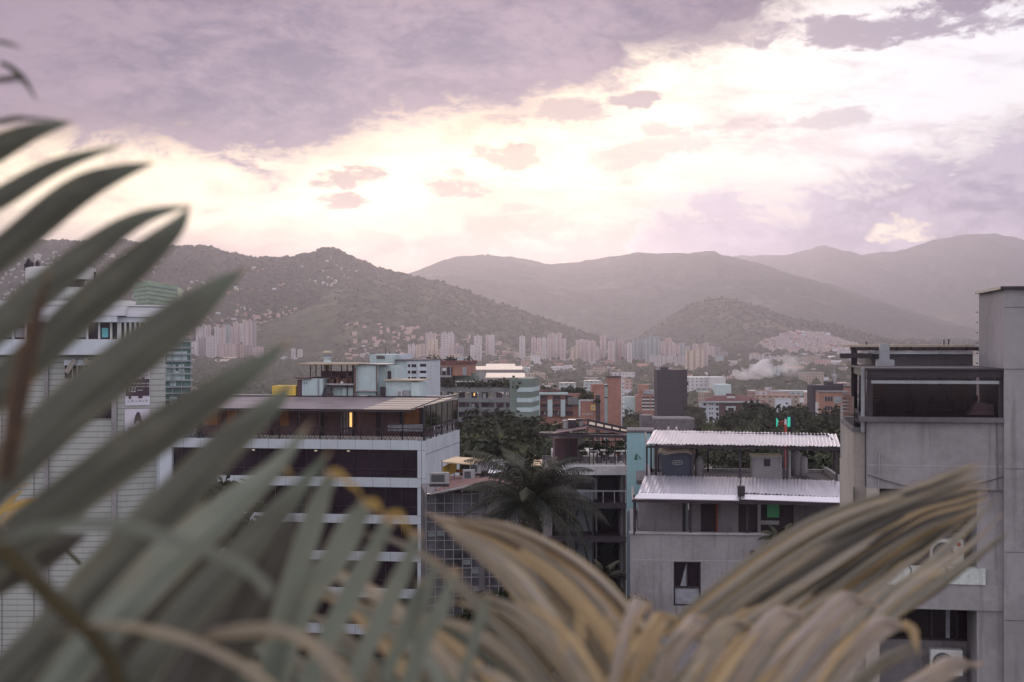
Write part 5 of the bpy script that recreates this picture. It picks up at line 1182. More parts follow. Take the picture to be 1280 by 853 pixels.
# clusters of apartment towers, listed left to right: (px0, px1, top, Y, colour, bays)
clusters = [
 ('far left cluster below the wooded ridge', 2620, [(245, 251, 409, 'white', 3), (252, 257, 406, 'white', 3), (258, 263, 407, 'pink', 3), (268, 274, 409, 'white', 3), (275, 281, 410, 'pink', 3), (281, 288, 407, 'teal', 3), (289, 295, 409, 'pink', 3), (291, 299, 403, 'pink', 4), (297, 303, 405, 'white', 3), (303, 309, 402, 'pink', 3), (309, 315, 401, 'pink', 3), (314, 320, 404, 'grey', 3)]),
 ('low slab row at the foot of the far left cluster', 2480, [(247, 258, 422, 'grey', 5), (258, 270, 421, 'white', 5), (238, 247, 428, 'white', 3), (268, 276, 431, 'pink', 3), (277, 293, 430, 'pink', 6), (294, 304, 431, 'brick', 4), (305, 315, 432, 'grey', 4), (316, 328, 434, 'pink', 5)]),
 ('pair of white towers over the dark woods', 2450, [(364, 369, 436, 'white', 3), (372, 378, 437, 'white', 3), (450, 455, 442, 'white', 3), (456, 461, 441, 'white', 3)]),
 ('pink and cream cluster left of the centre', 2500, [(510, 514, 431, 'white', 2), (515, 519, 430, 'white', 2), (520, 525, 431, 'cream', 3), (525, 531, 430, 'pink', 3), (532, 544, 416, 'pink', 5), (535, 542, 425, 'cream', 3), (540, 547, 424, 'cream', 3), (533, 541, 437, 'cream', 4), (542, 548, 436, 'cream', 3), (549, 555, 437, 'pink', 3)]),
 ('tall pale towers left of the centre', 2480, [(551, 560, 416, 'white', 4), (560, 568, 416, 'white', 4), (559, 567, 434, 'pink', 4), (567, 579, 433, 'grey', 5), (555, 577, 443, 'cream', 8)]),
 ('twin towers in front of the green spur', 2500, [(592, 602, 420, 'white', 4), (588, 602, 431, 'white', 5), (607, 612, 419, 'pink', 3), (612, 618, 419, 'white', 3), (591, 603, 450, 'pink', 5)]),
 ('single slim tower in front of the green spur', 2450, [(649, 656.5, 420.5, 'white', 3)]),
 ('broad pink cluster right of the slim tower', 2420, [(664, 670, 422, 'pink', 3), (671, 677, 423, 'pink', 3), (678, 683, 422, 'white', 2), (684, 689, 419, 'pink', 2), (686, 694, 417, 'pink', 3), (689, 697, 420, 'white', 3), (695, 702, 416.5, 'pink', 3), (700, 707.5, 424, 'pink', 3), (643, 650, 441, 'pink', 3), (664, 706, 441, 'cream', 12)]),
 ('pink cluster left of the black tower', 2350, [(714, 724, 434, 'cream', 4), (725, 735, 434, 'brick', 4), (736, 743, 433, 'pink', 3), (744, 749, 434, 'white', 2), (749, 757, 441, 'white', 4), (720, 736, 425, 'pink', 6), (736, 745, 426, 'pink', 4), (750, 758, 420, 'pink', 3), (744, 752, 437, 'brick', 3), (760, 768, 427, 'pink', 3), (762, 772, 422, 'grey', 4), (772, 781, 425, 'pink', 4)]),
 ('tall brick and grey green cluster above the black tower', 2300, [(768, 776, 431, 'brick', 3), (776, 783, 430, 'pink', 3), (784, 790, 429, 'white', 3), (791, 799, 424, 'teal', 4), (799, 807, 423.5, 'teal', 4), (807, 813, 423, 'teal', 3), (812, 818, 420, 'teal', 3), (818, 825, 421.5, 'teal', 3), (787, 800, 449, 'pink', 5), (802, 816, 452, 'pink', 6)]),
 ('brick towers behind the black tower', 2500, [(826, 832, 427, 'pink', 3), (832, 840, 423, 'brick', 3), (836, 844, 428, 'pink', 3), (843, 850, 431, 'pink', 3), (848, 856, 429, 'teal', 3), (857, 863, 433, 'teal', 2), (866, 873, 430, 'pink', 3), (873, 880, 431, 'brick', 3), (879, 886, 429, 'pink', 3), (886, 893, 433, 'pink', 3), (893, 901, 434, 'grey', 4)]),
 ('row of small white slabs behind the black tower', 2100, [(813, 817, 444, 'white', 2), (818, 822, 445, 'white', 2), (823, 827, 443.5, 'white', 2), (828, 832, 444.5, 'white', 2), (833, 837, 445, 'white', 2), (838, 842, 444.5, 'white', 2), (843, 847, 445, 'white', 2), (848, 851, 444.5, 'white', 2), (852, 856, 445.5, 'white', 2)]),
 ('cream towers right of the black tower', 2000, [(857, 865, 437.5, 'cream', 4), (865, 871, 437, 'cream', 3), (872, 879, 437, 'cream', 3), (879, 885, 438, 'pink', 3), (846, 868, 455, 'pink', 7), (834, 840, 455, 'white', 3)]),
 ('grey blocks below the small green hill', 2400, [(900, 910, 440, 'grey', 4), (903, 914, 449, 'grey', 5), (914, 924, 448, 'pink', 4), (910, 922, 452, 'brick', 4), (924, 934, 449, 'pink', 4), (934, 945, 450, 'grey', 4), (886, 896, 449, 'pink', 4), (890, 908, 456, 'grey', 6)]),
 ('white towers near the smoke', 2250, [(937, 941, 443, 'white', 2), (942, 946, 442, 'white', 2), (947, 951, 443, 'white', 2), (952, 956, 443.5, 'white', 2), (957, 960, 446, 'white', 2), (961, 965, 444.5, 'white', 2), (966, 970, 445.5, 'white', 2), (971, 976, 444.5, 'white', 2)]),
 ('pale blocks at the foot of the dense hillside', 2100, [(1001, 1006, 452.5, 'white', 2), (1007, 1011, 453, 'pink', 2), (1012, 1016, 454.5, 'white', 2), (912, 922, 455, 'pink', 4)]),
]
cn = {'pink': 'dusty pink', 'white': 'pale white', 'brick': 'brick red', 'cream': 'cream', 'teal': 'grey green', 'grey': 'mauve grey'}
sd = 0
for nm, Y, lst in clusters:
    srt = sorted(lst, key=lambda t: t[0]); 
    for i, (a, b, t, c, bays) in enumerate(srt):
        sd += 1; tall = 'tower' if (ground(Y)+6) < 0 or (b-a) < 10 else 'block'
        lab = '%s tower, %s from the left in the %s' % (cn[c], ORD[i], nm) if len(srt) > 1 else '%s apartment tower, the %s' % (cn[c], nm)
        lab = ' '.join(lab.split()[:16])
        block('apartment_tower', lab, 'apartment tower', a, b, t, Y+(sd % 5)*28, TW[c], None, 'apartment towers across the valley', notch=bays, seed=sd)
# low houses over the valley floor
rnd = random.Random(21); names = list(LOW)
cc = {'white': 'white', 'brick': 'red brick', 'pink': 'dusty pink', 'mint': 'pale mint', 'tan': 'tan'}
cnt = 0; roofs = [M['maroon'], M['curtain'], M['ac'], M['conc_l'], M['tarp'], M['brick_o'], M['grey']]
rn = ['maroon', 'pale grey', 'white', 'concrete', 'beige', 'orange', 'metal grey']
tries = 0; placed = []
while cnt < 235 and tries < 6000:
    tries += 1
    Y = 560 + 2300*rnd.random()**1.3; px = rnd.uniform(225, 1100)
    if Y < 1000 and not (780 < px < 820 or 862 < px < 1010 or 655 < px < 735 or 240 < px < 380): continue
    w_ = rnd.uniform(9, 30); hh = rnd.uniform(4, 11) if rnd.random() < .8 else rnd.uniform(10, 20)
    x = (px-640)*Y/F
    if any(abs(x-a) < (w_+c)*.55 and abs(Y-b) < 26 for a, b, c in placed): continue
    if Y < 1600 and noise.noise(Vector((x*.006, Y*.006, 2))) > .28: continue
    placed.append((x, Y, w_)); c = rnd.choice(names); ri = rnd.randrange(len(roofs)); dep = rnd.uniform(8, 20); zb = ground(Y)-1
    q = MB(); q.box(-w_/2, w_/2, 0, dep, 0, hh+1); 
    if rnd.random() < .3: q.box(-w_*.1, w_*.2, dep*.3, dep*.6, hh, hh+3.4)
    o = q.build('city_building', LOW[c]); o.location = (x, Y, zb); o.rotation_euler.z = rnd.uniform(-.35, .35)
    nr = 'near' if Y < 1100 else ('middle' if Y < 1700 else 'far'); sg_ = 'left' if px < 450 else ('centre' if px < 760 else 'right')
    tag(o, '%s low building with a %s roof, %s %s part of the valley floor' % (cc[c], rn[ri], nr, sg_), 'building', 'low buildings on the valley floor')
    q = MB()
    if rnd.random() < .55 and hh < 9: q.quadbox([(-w_/2-.5, -.5, hh+1), (w_/2+.5, -.5, hh+1), (w_/2+.5, dep+.5, hh+1), (-w_/2-.5, dep+.5, hh+1)], [(-w_/2-.5, dep*.5-.1, hh+1+dep*.2), (w_/2+.5, dep*.5-.1, hh+1+dep*.2), (w_/2+.5, dep*.5+.1, hh+1+dep*.2), (-w_/2-.5, dep*.5+.1, hh+1+dep*.2)])
    else: q.box(-w_/2-.3, w_/2+.3, -.3, dep+.3, hh+1, hh+1.5)
    q.build('roof', roofs[ri], o); cnt += 1
# houses on the hillsides: the 290 largest as things, the rest as one mass
hcols = [(M['whitewall'], 'white'), (M['pink'], 'pink'), (M['brick'], 'brick red'), (M['tarp'], 'beige'), (M['conc_l'], 'pale grey')]
def hill_spots(r, n, px0, px1, t0, t1, dens, seed):
    rnd = random.Random(seed); out = []; k = 0
    while len(out) < n and k < n*60:
        k += 1; px = rnd.uniform(px0, px1); y = r.D-r.Lf*rnd.uniform(t0, t1); x = (px-640)*y/F
        if noise.noise(Vector((x*.004, y*.006, seed)))+.35*noise.noise(Vector((x*.015, y*.02, seed))) < dens: continue
        out.append((x, y, r.z(x, y)))
    return out
sp = [(s, 'wooded ridge') for s in hill_spots(RA, 115, 225, 640, .35, .95, .16, 3)] + [(s, 'wooded ridge') for s in hill_spots(RA, 45, -30, 330, .14, .5, .24, 8)] + [(s, 'hillside district') for s in hill_spots(RF, 110, 950, 1085, .02, .75, -.4, 5)] + [(s, 'green spur foot') for s in hill_spots(RB, 16, 420, 700, .6, .95, .0, 4)]
rnd = random.Random(5); hm_ = []
for k, ((x, y, z), where) in enumerate(sp):
    w_, d_, h_ = rnd.uniform(5, 10), rnd.uniform(5, 8), rnd.uniform(2.6, 5.2)
    if not hm_ or k < 5:
        q = MB(); q.box(-.5, .5, -.5, .5, -.6, .9); q.quadbox([(-.55, -.55, .9), (.55, -.55, .9), (.55, .55, .9), (-.55, .55, .9)], [(-.55, -.05, 1.15), (.55, -.05, 1.15), (.55, .05, 1.15), (-.55, .05, 1.15)]); o = q.build('hillside_house', hcols[k % 5][0]); hm_.append(o.data)
    else:
        o = bpy.data.objects.new('hillside_house', hm_[k % 5]); COL.objects.link(o)
    o.location = (x, y, z+1.5); o.scale = (w_, d_, h_); o.rotation_euler.z = rnd.uniform(-.6, .6)
    tag(o, 'small %s house among the trees of the %s' % (hcols[k % 5][1], where) if where != 'hillside district' else 'small %s house packed into the dense hillside district at the right' % hcols[k % 5][1], 'house', '%s houses of the %s' % (hcols[k % 5][1], where))
def mass(name, lab, spots, m, smin, smax, seed):
    rnd = random.Random(seed); q = MB()
    for x, y, z in spots:
        w_, d_, h_ = rnd.uniform(smin, smax), rnd.uniform(smin, smax), rnd.uniform(3.5, 7); q.box(x-w_/2, x+w_/2, y-d_/2, y+d_/2, z-4, z+h_)
    o = q.build(name, m); tag(o, lab, kind='stuff'); return o
mass('hillside_houses', 'countless tiny pale houses of the hillside district', hill_spots(RF, 900, 945, 1095, .0, .9, -.55, 15), TW['pink'], 4, 9, 1)
mass('hillside_houses', 'countless tiny pale houses scattered over the wooded ridge', hill_spots(RA, 700, 225, 660, .45, 1.0, .02, 16)+hill_spots(RB, 220, 430, 720, .6, 1, -.2, 18)+hill_spots(RA, 800, 320, 640, .68, 1.0, -.25, 26), M['pink'], 4, 9, 2)
mass('hillside_houses', 'countless tiny white houses high on the wooded ridge', hill_spots(RA, 150, 0, 520, .15, .55, .22, 19), M['conc_l'], 4, 8, 3)
def plain_spots(n, y0, y1, px0, px1, seed, dens=-1):
    rnd = random.Random(seed); out = []
    while len(out) < n:
        y = rnd.uniform(y0, y1); px = rnd.uniform(px0, px1); x = (px-640)*y/F
        if noise.noise(Vector((x*.003, y*.004, seed))) < dens: continue
        out.append((x, y, ground(y)))
    return out
mass('far_rooftops', 'countless small pale roofs filling the far valley floor', plain_spots(1900, 1200, 2900, 230, 1100, 31, -.1), LOW['pink'], 7, 20, 4)
mass('far_rooftops', 'countless small brick houses between the trees of the valley floor', plain_spots(1100, 850, 2600, 230, 1100, 33, -.05), LOW['brick'], 6, 16, 5)
mass('far_rooftops', 'scattered small white houses of the valley floor', plain_spots(650, 850, 2900, 230, 1100, 35, -.05), LOW['white'], 6, 16, 6)
mass('far_rooftops', 'faint pale roofs at the far end of the valley on the right', plain_spots(700, 3000, 6300, 880, 1500, 41, -.3), LOW['pink'], 8, 26, 7)
# masts on the summit
for i, px in enumerate((1192, 1203, 1208, 1214, 1221, 1173)):
    p = P(px, 294, 9250); q = MB(); hh = (16, 22, 38, 20, 26, 14)[i]*1.6; q.bar((0, 0, -30), (0, 0, hh), 2.0, .7, n=4); o = q.build('summit_mast', M['steel']); o.location = p; tag(o, 'thin mast on the farthest summit, %s from the left' % ORD[[1, 2, 3, 4, 5, 0][i]], 'mast', 'masts on the farthest summit')
for i, px in enumerate((597, 603, 610)):
    z = H+(426.5-320.6)*6700/F; q = MB(); q.box(-8, 8, -5, 5, -14, 6+2*i); o = q.build('ridge_house', M['steel']); o.location = ((px-640)*6700/F, 6690, z); tag(o, 'tiny dark building on the crest of the hazy mountain, %s of three' % ORD[i], 'building', 'buildings on the mountain crest')
# smoke drifting from the white hall
sm_m = bpy.data.materials.new('white_smoke'); sm_m.use_nodes = True; E.nt = sm_m.node_tree; E.nt.nodes.clear()
pvn = node('ShaderNodeVolumePrincipled'); pvn.inputs['Color'].default_value = (.97, .96, .97, 1); pvn.inputs['Anisotropy'].default_value = .4
gp = node('ShaderNodeNewGeometry'); spx = node('ShaderNodeSeparateXYZ'); link(gp.outputs['Position'], spx.inputs[0]); link(smooth(fbm(gp.outputs['Position'], .045, 5, .6), .42, .62)*smooth(E(spx.outputs[0]), 292, 206, 0.0, 1.0)*.2, pvn.inputs['Density'])
on = node('ShaderNodeOutputMaterial'); link(pvn.outputs[0], on.inputs['Volume'])
bm = bmesh.new(); rnd = random.Random(9)
for i in range(16):
    t = i/15; px = 908+t*92; py = 468-t*10+math.sin(t*7)*2.5; Y = 1330+t*60; c = P(px, py, Y); rr = (2.6+t*12)*(.7+.6*rnd.random())
    mt = Matrix.Translation(c) @ Matrix.Diagonal((rr*1.5, rr*1.2, rr*.75, 1))
    bmesh.ops.create_icosphere(bm, subdivisions=3, radius=1, matrix=mt)
me = bpy.data.meshes.new('smoke'); bm.to_mesh(me); bm.free()
for v in me.vertices: v.co += Vector((noise.noise(v.co*.06), noise.noise(v.co*.06+Vector((9, 0, 0))), noise.noise(v.co*.07+Vector((0, 9, 0)))))*7
me.materials.append(sm_m); so = bpy.data.objects.new('smoke', me); COL.objects.link(so)
rm = so.modifiers.new('fuse', 'REMESH'); rm.mode = 'VOXEL'; rm.voxel_size = 1.6
tag(so, 'thin white smoke drifting right over the valley floor', kind='stuff')
# ================================================================ trees
def crown_mesh(name, rx, rz, nclump, nleaf, ls, seed, m, flat=.75):
    rnd = np.random.RandomState(seed); V = []; Fc = []
    cl = []
    for i in range(nclump):
        a = rnd.uniform(0, 2*math.pi); r = rx*math.sqrt(rnd.uniform(.02, 1))*.82; z = rz*(rnd.uniform(-.5, .85))*math.sqrt(max(.08, 1-(r/rx)**2))
        cl.append((r*math.cos(a), r*math.sin(a), z, rnd.uniform(.22, .42)*rx))
    for cx, cy, cz, cr in cl:
        for j in range(nleaf):
            d = rnd.normal(size=3); d /= np.linalg.norm(d)+1e-6
            if d[2] < -.3: d[2] *= .4
            p = np.array([cx, cy, cz]) + d*cr*rnd.uniform(.6, 1.08)*np.array([1, 1, flat])
            n = d*.6+rnd.normal(size=3)*.5; n /= np.linalg.norm(n)+1e-6
            u = np.cross(n, rnd.normal(size=3)); u /= np.linalg.norm(u)+1e-6; w = np.cross(n, u); s = ls*rnd.uniform(.6, 1.35)
            k = len(V); V += [p-u*s, p-w*s*.5, p+u*s, p+w*s*.5]; Fc.append((k, k+1, k+2, k+3))
    me = bpy.data.meshes.new(name); me.from_pydata([tuple(map(float, v)) for v in V], [], Fc); me.materials.append(m); me.update(); return me
def trunk_mesh(h, r, rx, seed, m):
    rnd = random.Random(seed); q = MB(); top = Vector((rnd.uniform(-.3, .3), rnd.uniform(-.3, .3), h*.62)); q.bar((0, 0, -.5), top, r, r*.6, 8)
    for i in range(6):
        a = i*math.pi/3+rnd.uniform(-.4, .4); e_ = top+Vector((math.cos(a)*rx*.55, math.sin(a)*rx*.55, h*rnd.uniform(.15, .35))); q.bar(top*.85, e_, r*.42, r*.12, 5)
    me = bpy.data.meshes.new('trunk'); me.from_pydata(q.v, [], q.f); me.materials.append(m); return me
NEAR = [(crown_mesh('crown', 4.2, 3.6, 40, 95, .34, s, M['leaf_t'] if s % 3 else M['leaf_t2']), trunk_mesh(8, .32, 4, s, M['bark'])) for s in (1, 2, 3, 4)]
FARM = [(crown_mesh('crown', 4.6, 3.6, 16, 26, .75, s, M['leaf_t'] if s % 3 else M['leaf_t2']), trunk_mesh(8, .4, 4, s, M['bark'])) for s in (11, 12, 13, 14)]
def tree(lab, x, y, top_z, sc, var, far=False, group=None, name='broadleaf_tree', z0=None, sxy=1.0):
    """a tree with its crown's top at top_z"""
    zg = ground(y) if z0 is None else z0; c, t = (FARM if far else NEAR)[var % 4]; h = top_z-zg
    o = bpy.data.objects.new(name, None); COL.objects.link(o); o.location = (x, y, zg); o.rotation_euler.z = (var*1.7) % 6.28; tag(o, lab, 'tree', group)
    cr = bpy.data.objects.new('crown', c); COL.objects.link(cr); cr.parent = o; cr.scale = (sc*sxy, sc*sxy, sc); cr.location = (0, 0, h-3.3*sc)
    tr = bpy.data.objects.new('trunk', t); COL.objects.link(tr); tr.parent = o; k = max(.2, (h-2.2*sc)/7.8); tr.scale = (sc, sc, k)
    return o
def tpx(px, py, Y): p = P(px, py, Y); return p.x, Y, p.z
# dark grove between the white office and the terrace building
grove = [(582, 522, 190, 1.4), (600, 513, 205, 1.5), (618, 520, 200, 1.5), (636, 510, 215, 1.5), (655, 521, 195, 1.45), (672, 527, 200, 1.4), (690, 531, 185, 1.2), (590, 548, 160, 1.3), (612, 545, 165, 1.3),
         (640, 540, 160, 1.4), (662, 552, 150, 1.3), (684, 556, 145, 1.1), (577, 560, 150, 1.1), (640, 516, 240, 1.5), (606, 507, 245, 1.4), (680, 520, 240, 1.3), (705, 520, 230, 1.0), (625, 560, 145, 1.2), (574, 535, 180, 1.3), (652, 508, 260, 1.2)]
desc = ['rounded dark crown', 'broad dark crown', 'tall dark crown', 'low spreading crown']
for i, (px, py, Y, s) in enumerate(sorted(grove)):
    x, y, z = tpx(px, py+11, Y); tree('%s dark tree, %s from the left in the grove before the grey green block' % (desc[i % 4].split()[0], ORD[i % 20]), x, y, z, s, i, group='trees of the dark grove', sxy=1.15)
# trees behind the zinc roofs
rt = [(905, 528, 300, 1.7), (925, 521, 320, 2.0), (945, 512, 340, 2.2), (965, 508, 360, 2.4), (985, 515, 350, 2.2), (1000, 526, 300, 1.8), (1020, 524, 280, 2.0), (1040, 520, 290, 2.0), (1050, 512, 330, 1.9), (1005, 540, 220, 1.7), (1030, 545, 190, 1.7), (1045, 538, 200, 1.6),
      (1000, 575, 130, 1.4), (1022, 570, 125, 1.4), (1043, 572, 120, 1.4), (880, 540, 300, 1.3), (790, 516, 560, 1.9), (798, 522, 540, 1.8), (868, 508, 560, 1.0), (867, 517, 540, 1.6), (935, 540, 240, 1.4), (955, 536, 260, 1.6), (975, 532, 270, 1.7)]
for i, (px, py, Y, s) in enumerate(sorted(rt)):
    x, y, z = tpx(px, py, Y); tree('leafy tree, %s from the left of those behind the metal roofs' % (ORD[i] if i < 20 else ['twenty-first', 'twenty-second', 'twenty-third'][i-20]), x, y, z, s, i+1, group='trees behind the metal roofs', sxy=1.1)
# a few street trees seen low between the buildings
for i, (px, py, Y, s, lab) in enumerate([(600, 745, 70, .5, 'small tree in the gap right of the glass grid building'), (262, 600, 118, 1.2, 'leafy tree at the left foot of the white office block'), (283, 575, 140, 1.1, 'second leafy tree beside the left end of the white office'), (225, 560, 150, 1.3, 'leafy tree between the tile clad block and the white office'), (250, 545, 170, 1.4, 'tree behind the left end of the white office'), (655, 745, 72, .6, 'dark tree below the palm'), (762, 740, 60, .35, 'dark shrub like tree at the foot of the concrete house'), (715, 760, 66, .55, 'dark bushy tree below the palm fronds')]):
    x, y, z = tpx(px, py, Y); tree(lab, x, y, z, s, i)
# far trees on the valley floor: individuals for the ones that show largest, one mass for the rest
rnd = random.Random(77); k = 0; tries = 0
while k < 225 and tries < 9000:
    tries += 1; Y = 480+1500*rnd.random()**1.2; px = rnd.uniform(235, 1060); x = (px-640)*Y/F
    if Y < 620 and px > 530: continue
    if noise.noise(Vector((x*.006, Y*.006, 2))) < -.12: continue
    if px < 520 and rnd.random() < .0: continue
    s = rnd.uniform(1.1, 2.3); zt_ = ground(Y)+rnd.uniform(6, 12)*(1.25 if px < 530 else 1)
    part_ = 'left' if px < 430 else ('centre' if px < 760 else 'right'); nr = 'near' if Y < 900 else ('middle' if Y < 1400 else 'far')
    tree('round dark tree among houses on the %s valley floor, %s part' % (nr, part_), x, Y, zt_, s, k, True, 'trees of the %s %s valley floor' % (nr, part_), sxy=1.2); k += 1
def tree_mass(name, lab, spots, m, seed, r0, r1):
    rnd = np.random.RandomState(seed); V = []; Fc = []
    ico = bmesh.new(); bmesh.ops.create_icosphere(ico, subdivisions=1, radius=1); iv = np.array([v.co[:] for v in ico.verts]); fi = [[v.index for v in f.verts] for f in ico.faces]; ico.free()
    for x, y, z in spots:
        r = rnd.uniform(r0, r1); sh = rnd.uniform(.65, 1.3, (len(iv), 1)); k = len(V)
        pts = iv*sh*np.array([r*1.2, r*1.2, r])+np.array([x, y, z+r*.7]); V += [tuple(map(float, p)) for p in pts]; Fc += [tuple(k+i for i in f) for f in fi]
    me = bpy.data.meshes.new(name); me.from_pydata(V, [], Fc); me.materials.append(m); o = bpy.data.objects.new(name, me); COL.objects.link(o); tag(o, lab, kind='stuff'); return o
tree_mass('far_woods', 'far tree canopy between the houses of the valley floor', plain_spots(3600, 750, 3000, 225, 1110, 51, -.25), M['leaf_t'], 1, 4, 8.5)
tree_mass('far_woods', 'lighter green far trees of the valley floor', plain_spots(1000, 800, 2600, 560, 1110, 53, .0), M['leaf_t2'], 2, 3.5, 7)
tree_mass('far_woods', 'faint tree canopy at the far end of the valley on the right', plain_spots(2200, 3000, 6400, 860, 1500, 57, -.4), M['leaf_t'], 8, 5, 11)
tree_mass('woods', 'dark wood stretching across the left half of the valley floor', [s for s in plain_spots(2400, 620, 2300, 230, 540, 55, -.6)], M['leaf_t'], 3, 6, 10)
def on_ridge(r, n, seed, t0=0, t1=1, px0=None, px1=None):
    rnd = random.Random(seed); out = []
    a = px0 if px0 is not None else r.x[0]*F/r.D+640; b = px1 if px1 is not None else r.x[-1]*F/r.D+640
    for i in range(n):
        y = r.D-r.Lf*rnd.uniform(t0, t1); x = (rnd.uniform(a, b)-640)*y/F; out.append((x, y, r.z(x, y)-1))
    return out
tree_mass('ridge_woods', 'trees covering the wooded ridge and its skyline', on_ridge(RA, 13000, 1, 0, 1, -20, 720)+on_ridge(RA, 420, 2, -.01, .01, -20, 600), M['leaf_t'], 4, 2.4, 5.2)
tree_mass('spur_woods', 'sparse trees on the olive green spur', on_ridge(RB, 2600, 3, 0, 1, 420, 800)+on_ridge(RG, 1800, 5, 0, 1)+on_ridge(RE, 1800, 6, 0.0, 1), M['leaf_t'], 5, 2.5, 5)
# ---------------------------------------------------------------- the palm between the buildings
def palm(name, lab, px, py_crown, Y, flen, nf, seed, wid=.30, base=0.0, k0=1.0):
    rnd = random.Random(seed); c = P(px, py_crown, Y); o = empty(name, (c.x, Y, base)); tag(o, lab, 'palm tree')
    h = c.z-base; q = MB(); n = 10; pts = [Vector((math.sin(t*1.5)*.3, 0, h*t)) for t in np.linspace(0, 1, n)]
    for i in range(n-1): q.bar(pts[i], pts[i+1], (.20-.006*i)*k0, (.195-.006*i)*k0, 10)
    for i in range(int(h/.25)): t = i*.25/h; q.lathe(math.sin(t*1.5)*.3, 0, [((.21-.05*t)*k0, i*.25), ((.215-.05*t)*k0, i*.25+.04), ((.20-.05*t)*k0, i*.25+.06)], 8)
    q.build('trunk', M['bark'], o); top = pts[-1]
    q = MB(); q.lathe(top.x, 0, [(.16*k0, h-.6*k0), (.24*k0, h-.3*k0), (.2*k0, h), (.08*k0, h+.25*k0)], 10); q.build('crown_shaft', mat('palm_fibre', (.10, .08, .055), .9, .3, 4), o)
    fm = [mat('palm_frond_dark', (.028, .030, .026), .7, .3, 1, col2=(.046, .048, .038), spec=.2), mat('palm_frond_painted_lit', (.07, .072, .05), .65, .3, 1, spec=.2)]  # paler copy: light on the upper and some other fronds put into colour
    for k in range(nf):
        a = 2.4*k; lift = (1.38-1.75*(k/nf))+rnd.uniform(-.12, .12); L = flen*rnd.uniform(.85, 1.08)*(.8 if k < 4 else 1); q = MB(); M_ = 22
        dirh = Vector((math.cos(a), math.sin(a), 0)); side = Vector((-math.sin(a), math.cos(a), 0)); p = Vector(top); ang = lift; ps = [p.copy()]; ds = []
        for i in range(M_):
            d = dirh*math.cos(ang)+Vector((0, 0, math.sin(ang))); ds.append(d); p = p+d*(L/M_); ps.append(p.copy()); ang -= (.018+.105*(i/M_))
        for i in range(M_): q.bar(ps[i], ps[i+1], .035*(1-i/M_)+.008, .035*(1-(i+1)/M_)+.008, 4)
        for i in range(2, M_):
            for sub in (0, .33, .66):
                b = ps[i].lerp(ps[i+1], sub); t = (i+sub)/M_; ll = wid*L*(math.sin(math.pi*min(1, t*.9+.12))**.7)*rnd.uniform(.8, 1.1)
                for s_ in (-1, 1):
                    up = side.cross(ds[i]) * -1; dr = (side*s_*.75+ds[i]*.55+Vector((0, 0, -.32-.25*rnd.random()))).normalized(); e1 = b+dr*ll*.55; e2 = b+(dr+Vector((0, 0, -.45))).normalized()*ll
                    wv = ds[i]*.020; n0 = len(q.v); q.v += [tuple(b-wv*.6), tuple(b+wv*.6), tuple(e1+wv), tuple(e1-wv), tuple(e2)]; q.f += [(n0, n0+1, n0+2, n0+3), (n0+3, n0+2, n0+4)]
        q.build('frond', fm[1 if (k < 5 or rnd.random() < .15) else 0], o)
palm('palm_tree', 'tall feathery palm standing between the glass grid building and the terrace', 655, 628, 62, 3.9, 38, 4, .22)
palm('small_palm', 'small spiky palm on the loggia of the concrete house', 966, 676, 60.9, 1.25, 16, 6, .22, P(0, 697, 60.9).z, .3)
palm('small_palm', 'small dark palm growing low beside the terrace building', 748, 722, 66, 1.4, 14, 8, .24)
B = None
# planting on the roof terrace
rnd = random.Random(15)
for i, (px, py, lab) in enumerate(((748, 583, 'first bushy plant from the left on the roof terrace'), (757, 583, 'second bushy plant from the left on the roof terrace'), (766, 583, 'third bushy plant from the left on the roof terrace'), (777, 583, 'bushy plant beside the teal wall on the roof terrace'), (733, 583, 'small bushy plant by the kiosk on the roof terrace'))):
    Y = 84.2 + (i % 2)*1.5; p = P(px, 583, 82); c = crown_mesh('foliage', .62, .5, 14, 40, .07, 60+i, M['leaf_t'])
    o = empty('terrace_plant', ((px-640)*Y/F, Y, p.z)); tag(o, lab, 'plant', 'plants on the roof terrace')
    f_ = bpy.data.objects.new('foliage', c); COL.objects.link(f_); f_.parent = o; f_.location = (0, 0, .75)
    q = MB(); q.lathe(0, 0, [(.16, 0), (.22, .35), (.2, .37)], 10); q.build('pot', M['conc_d'], o)
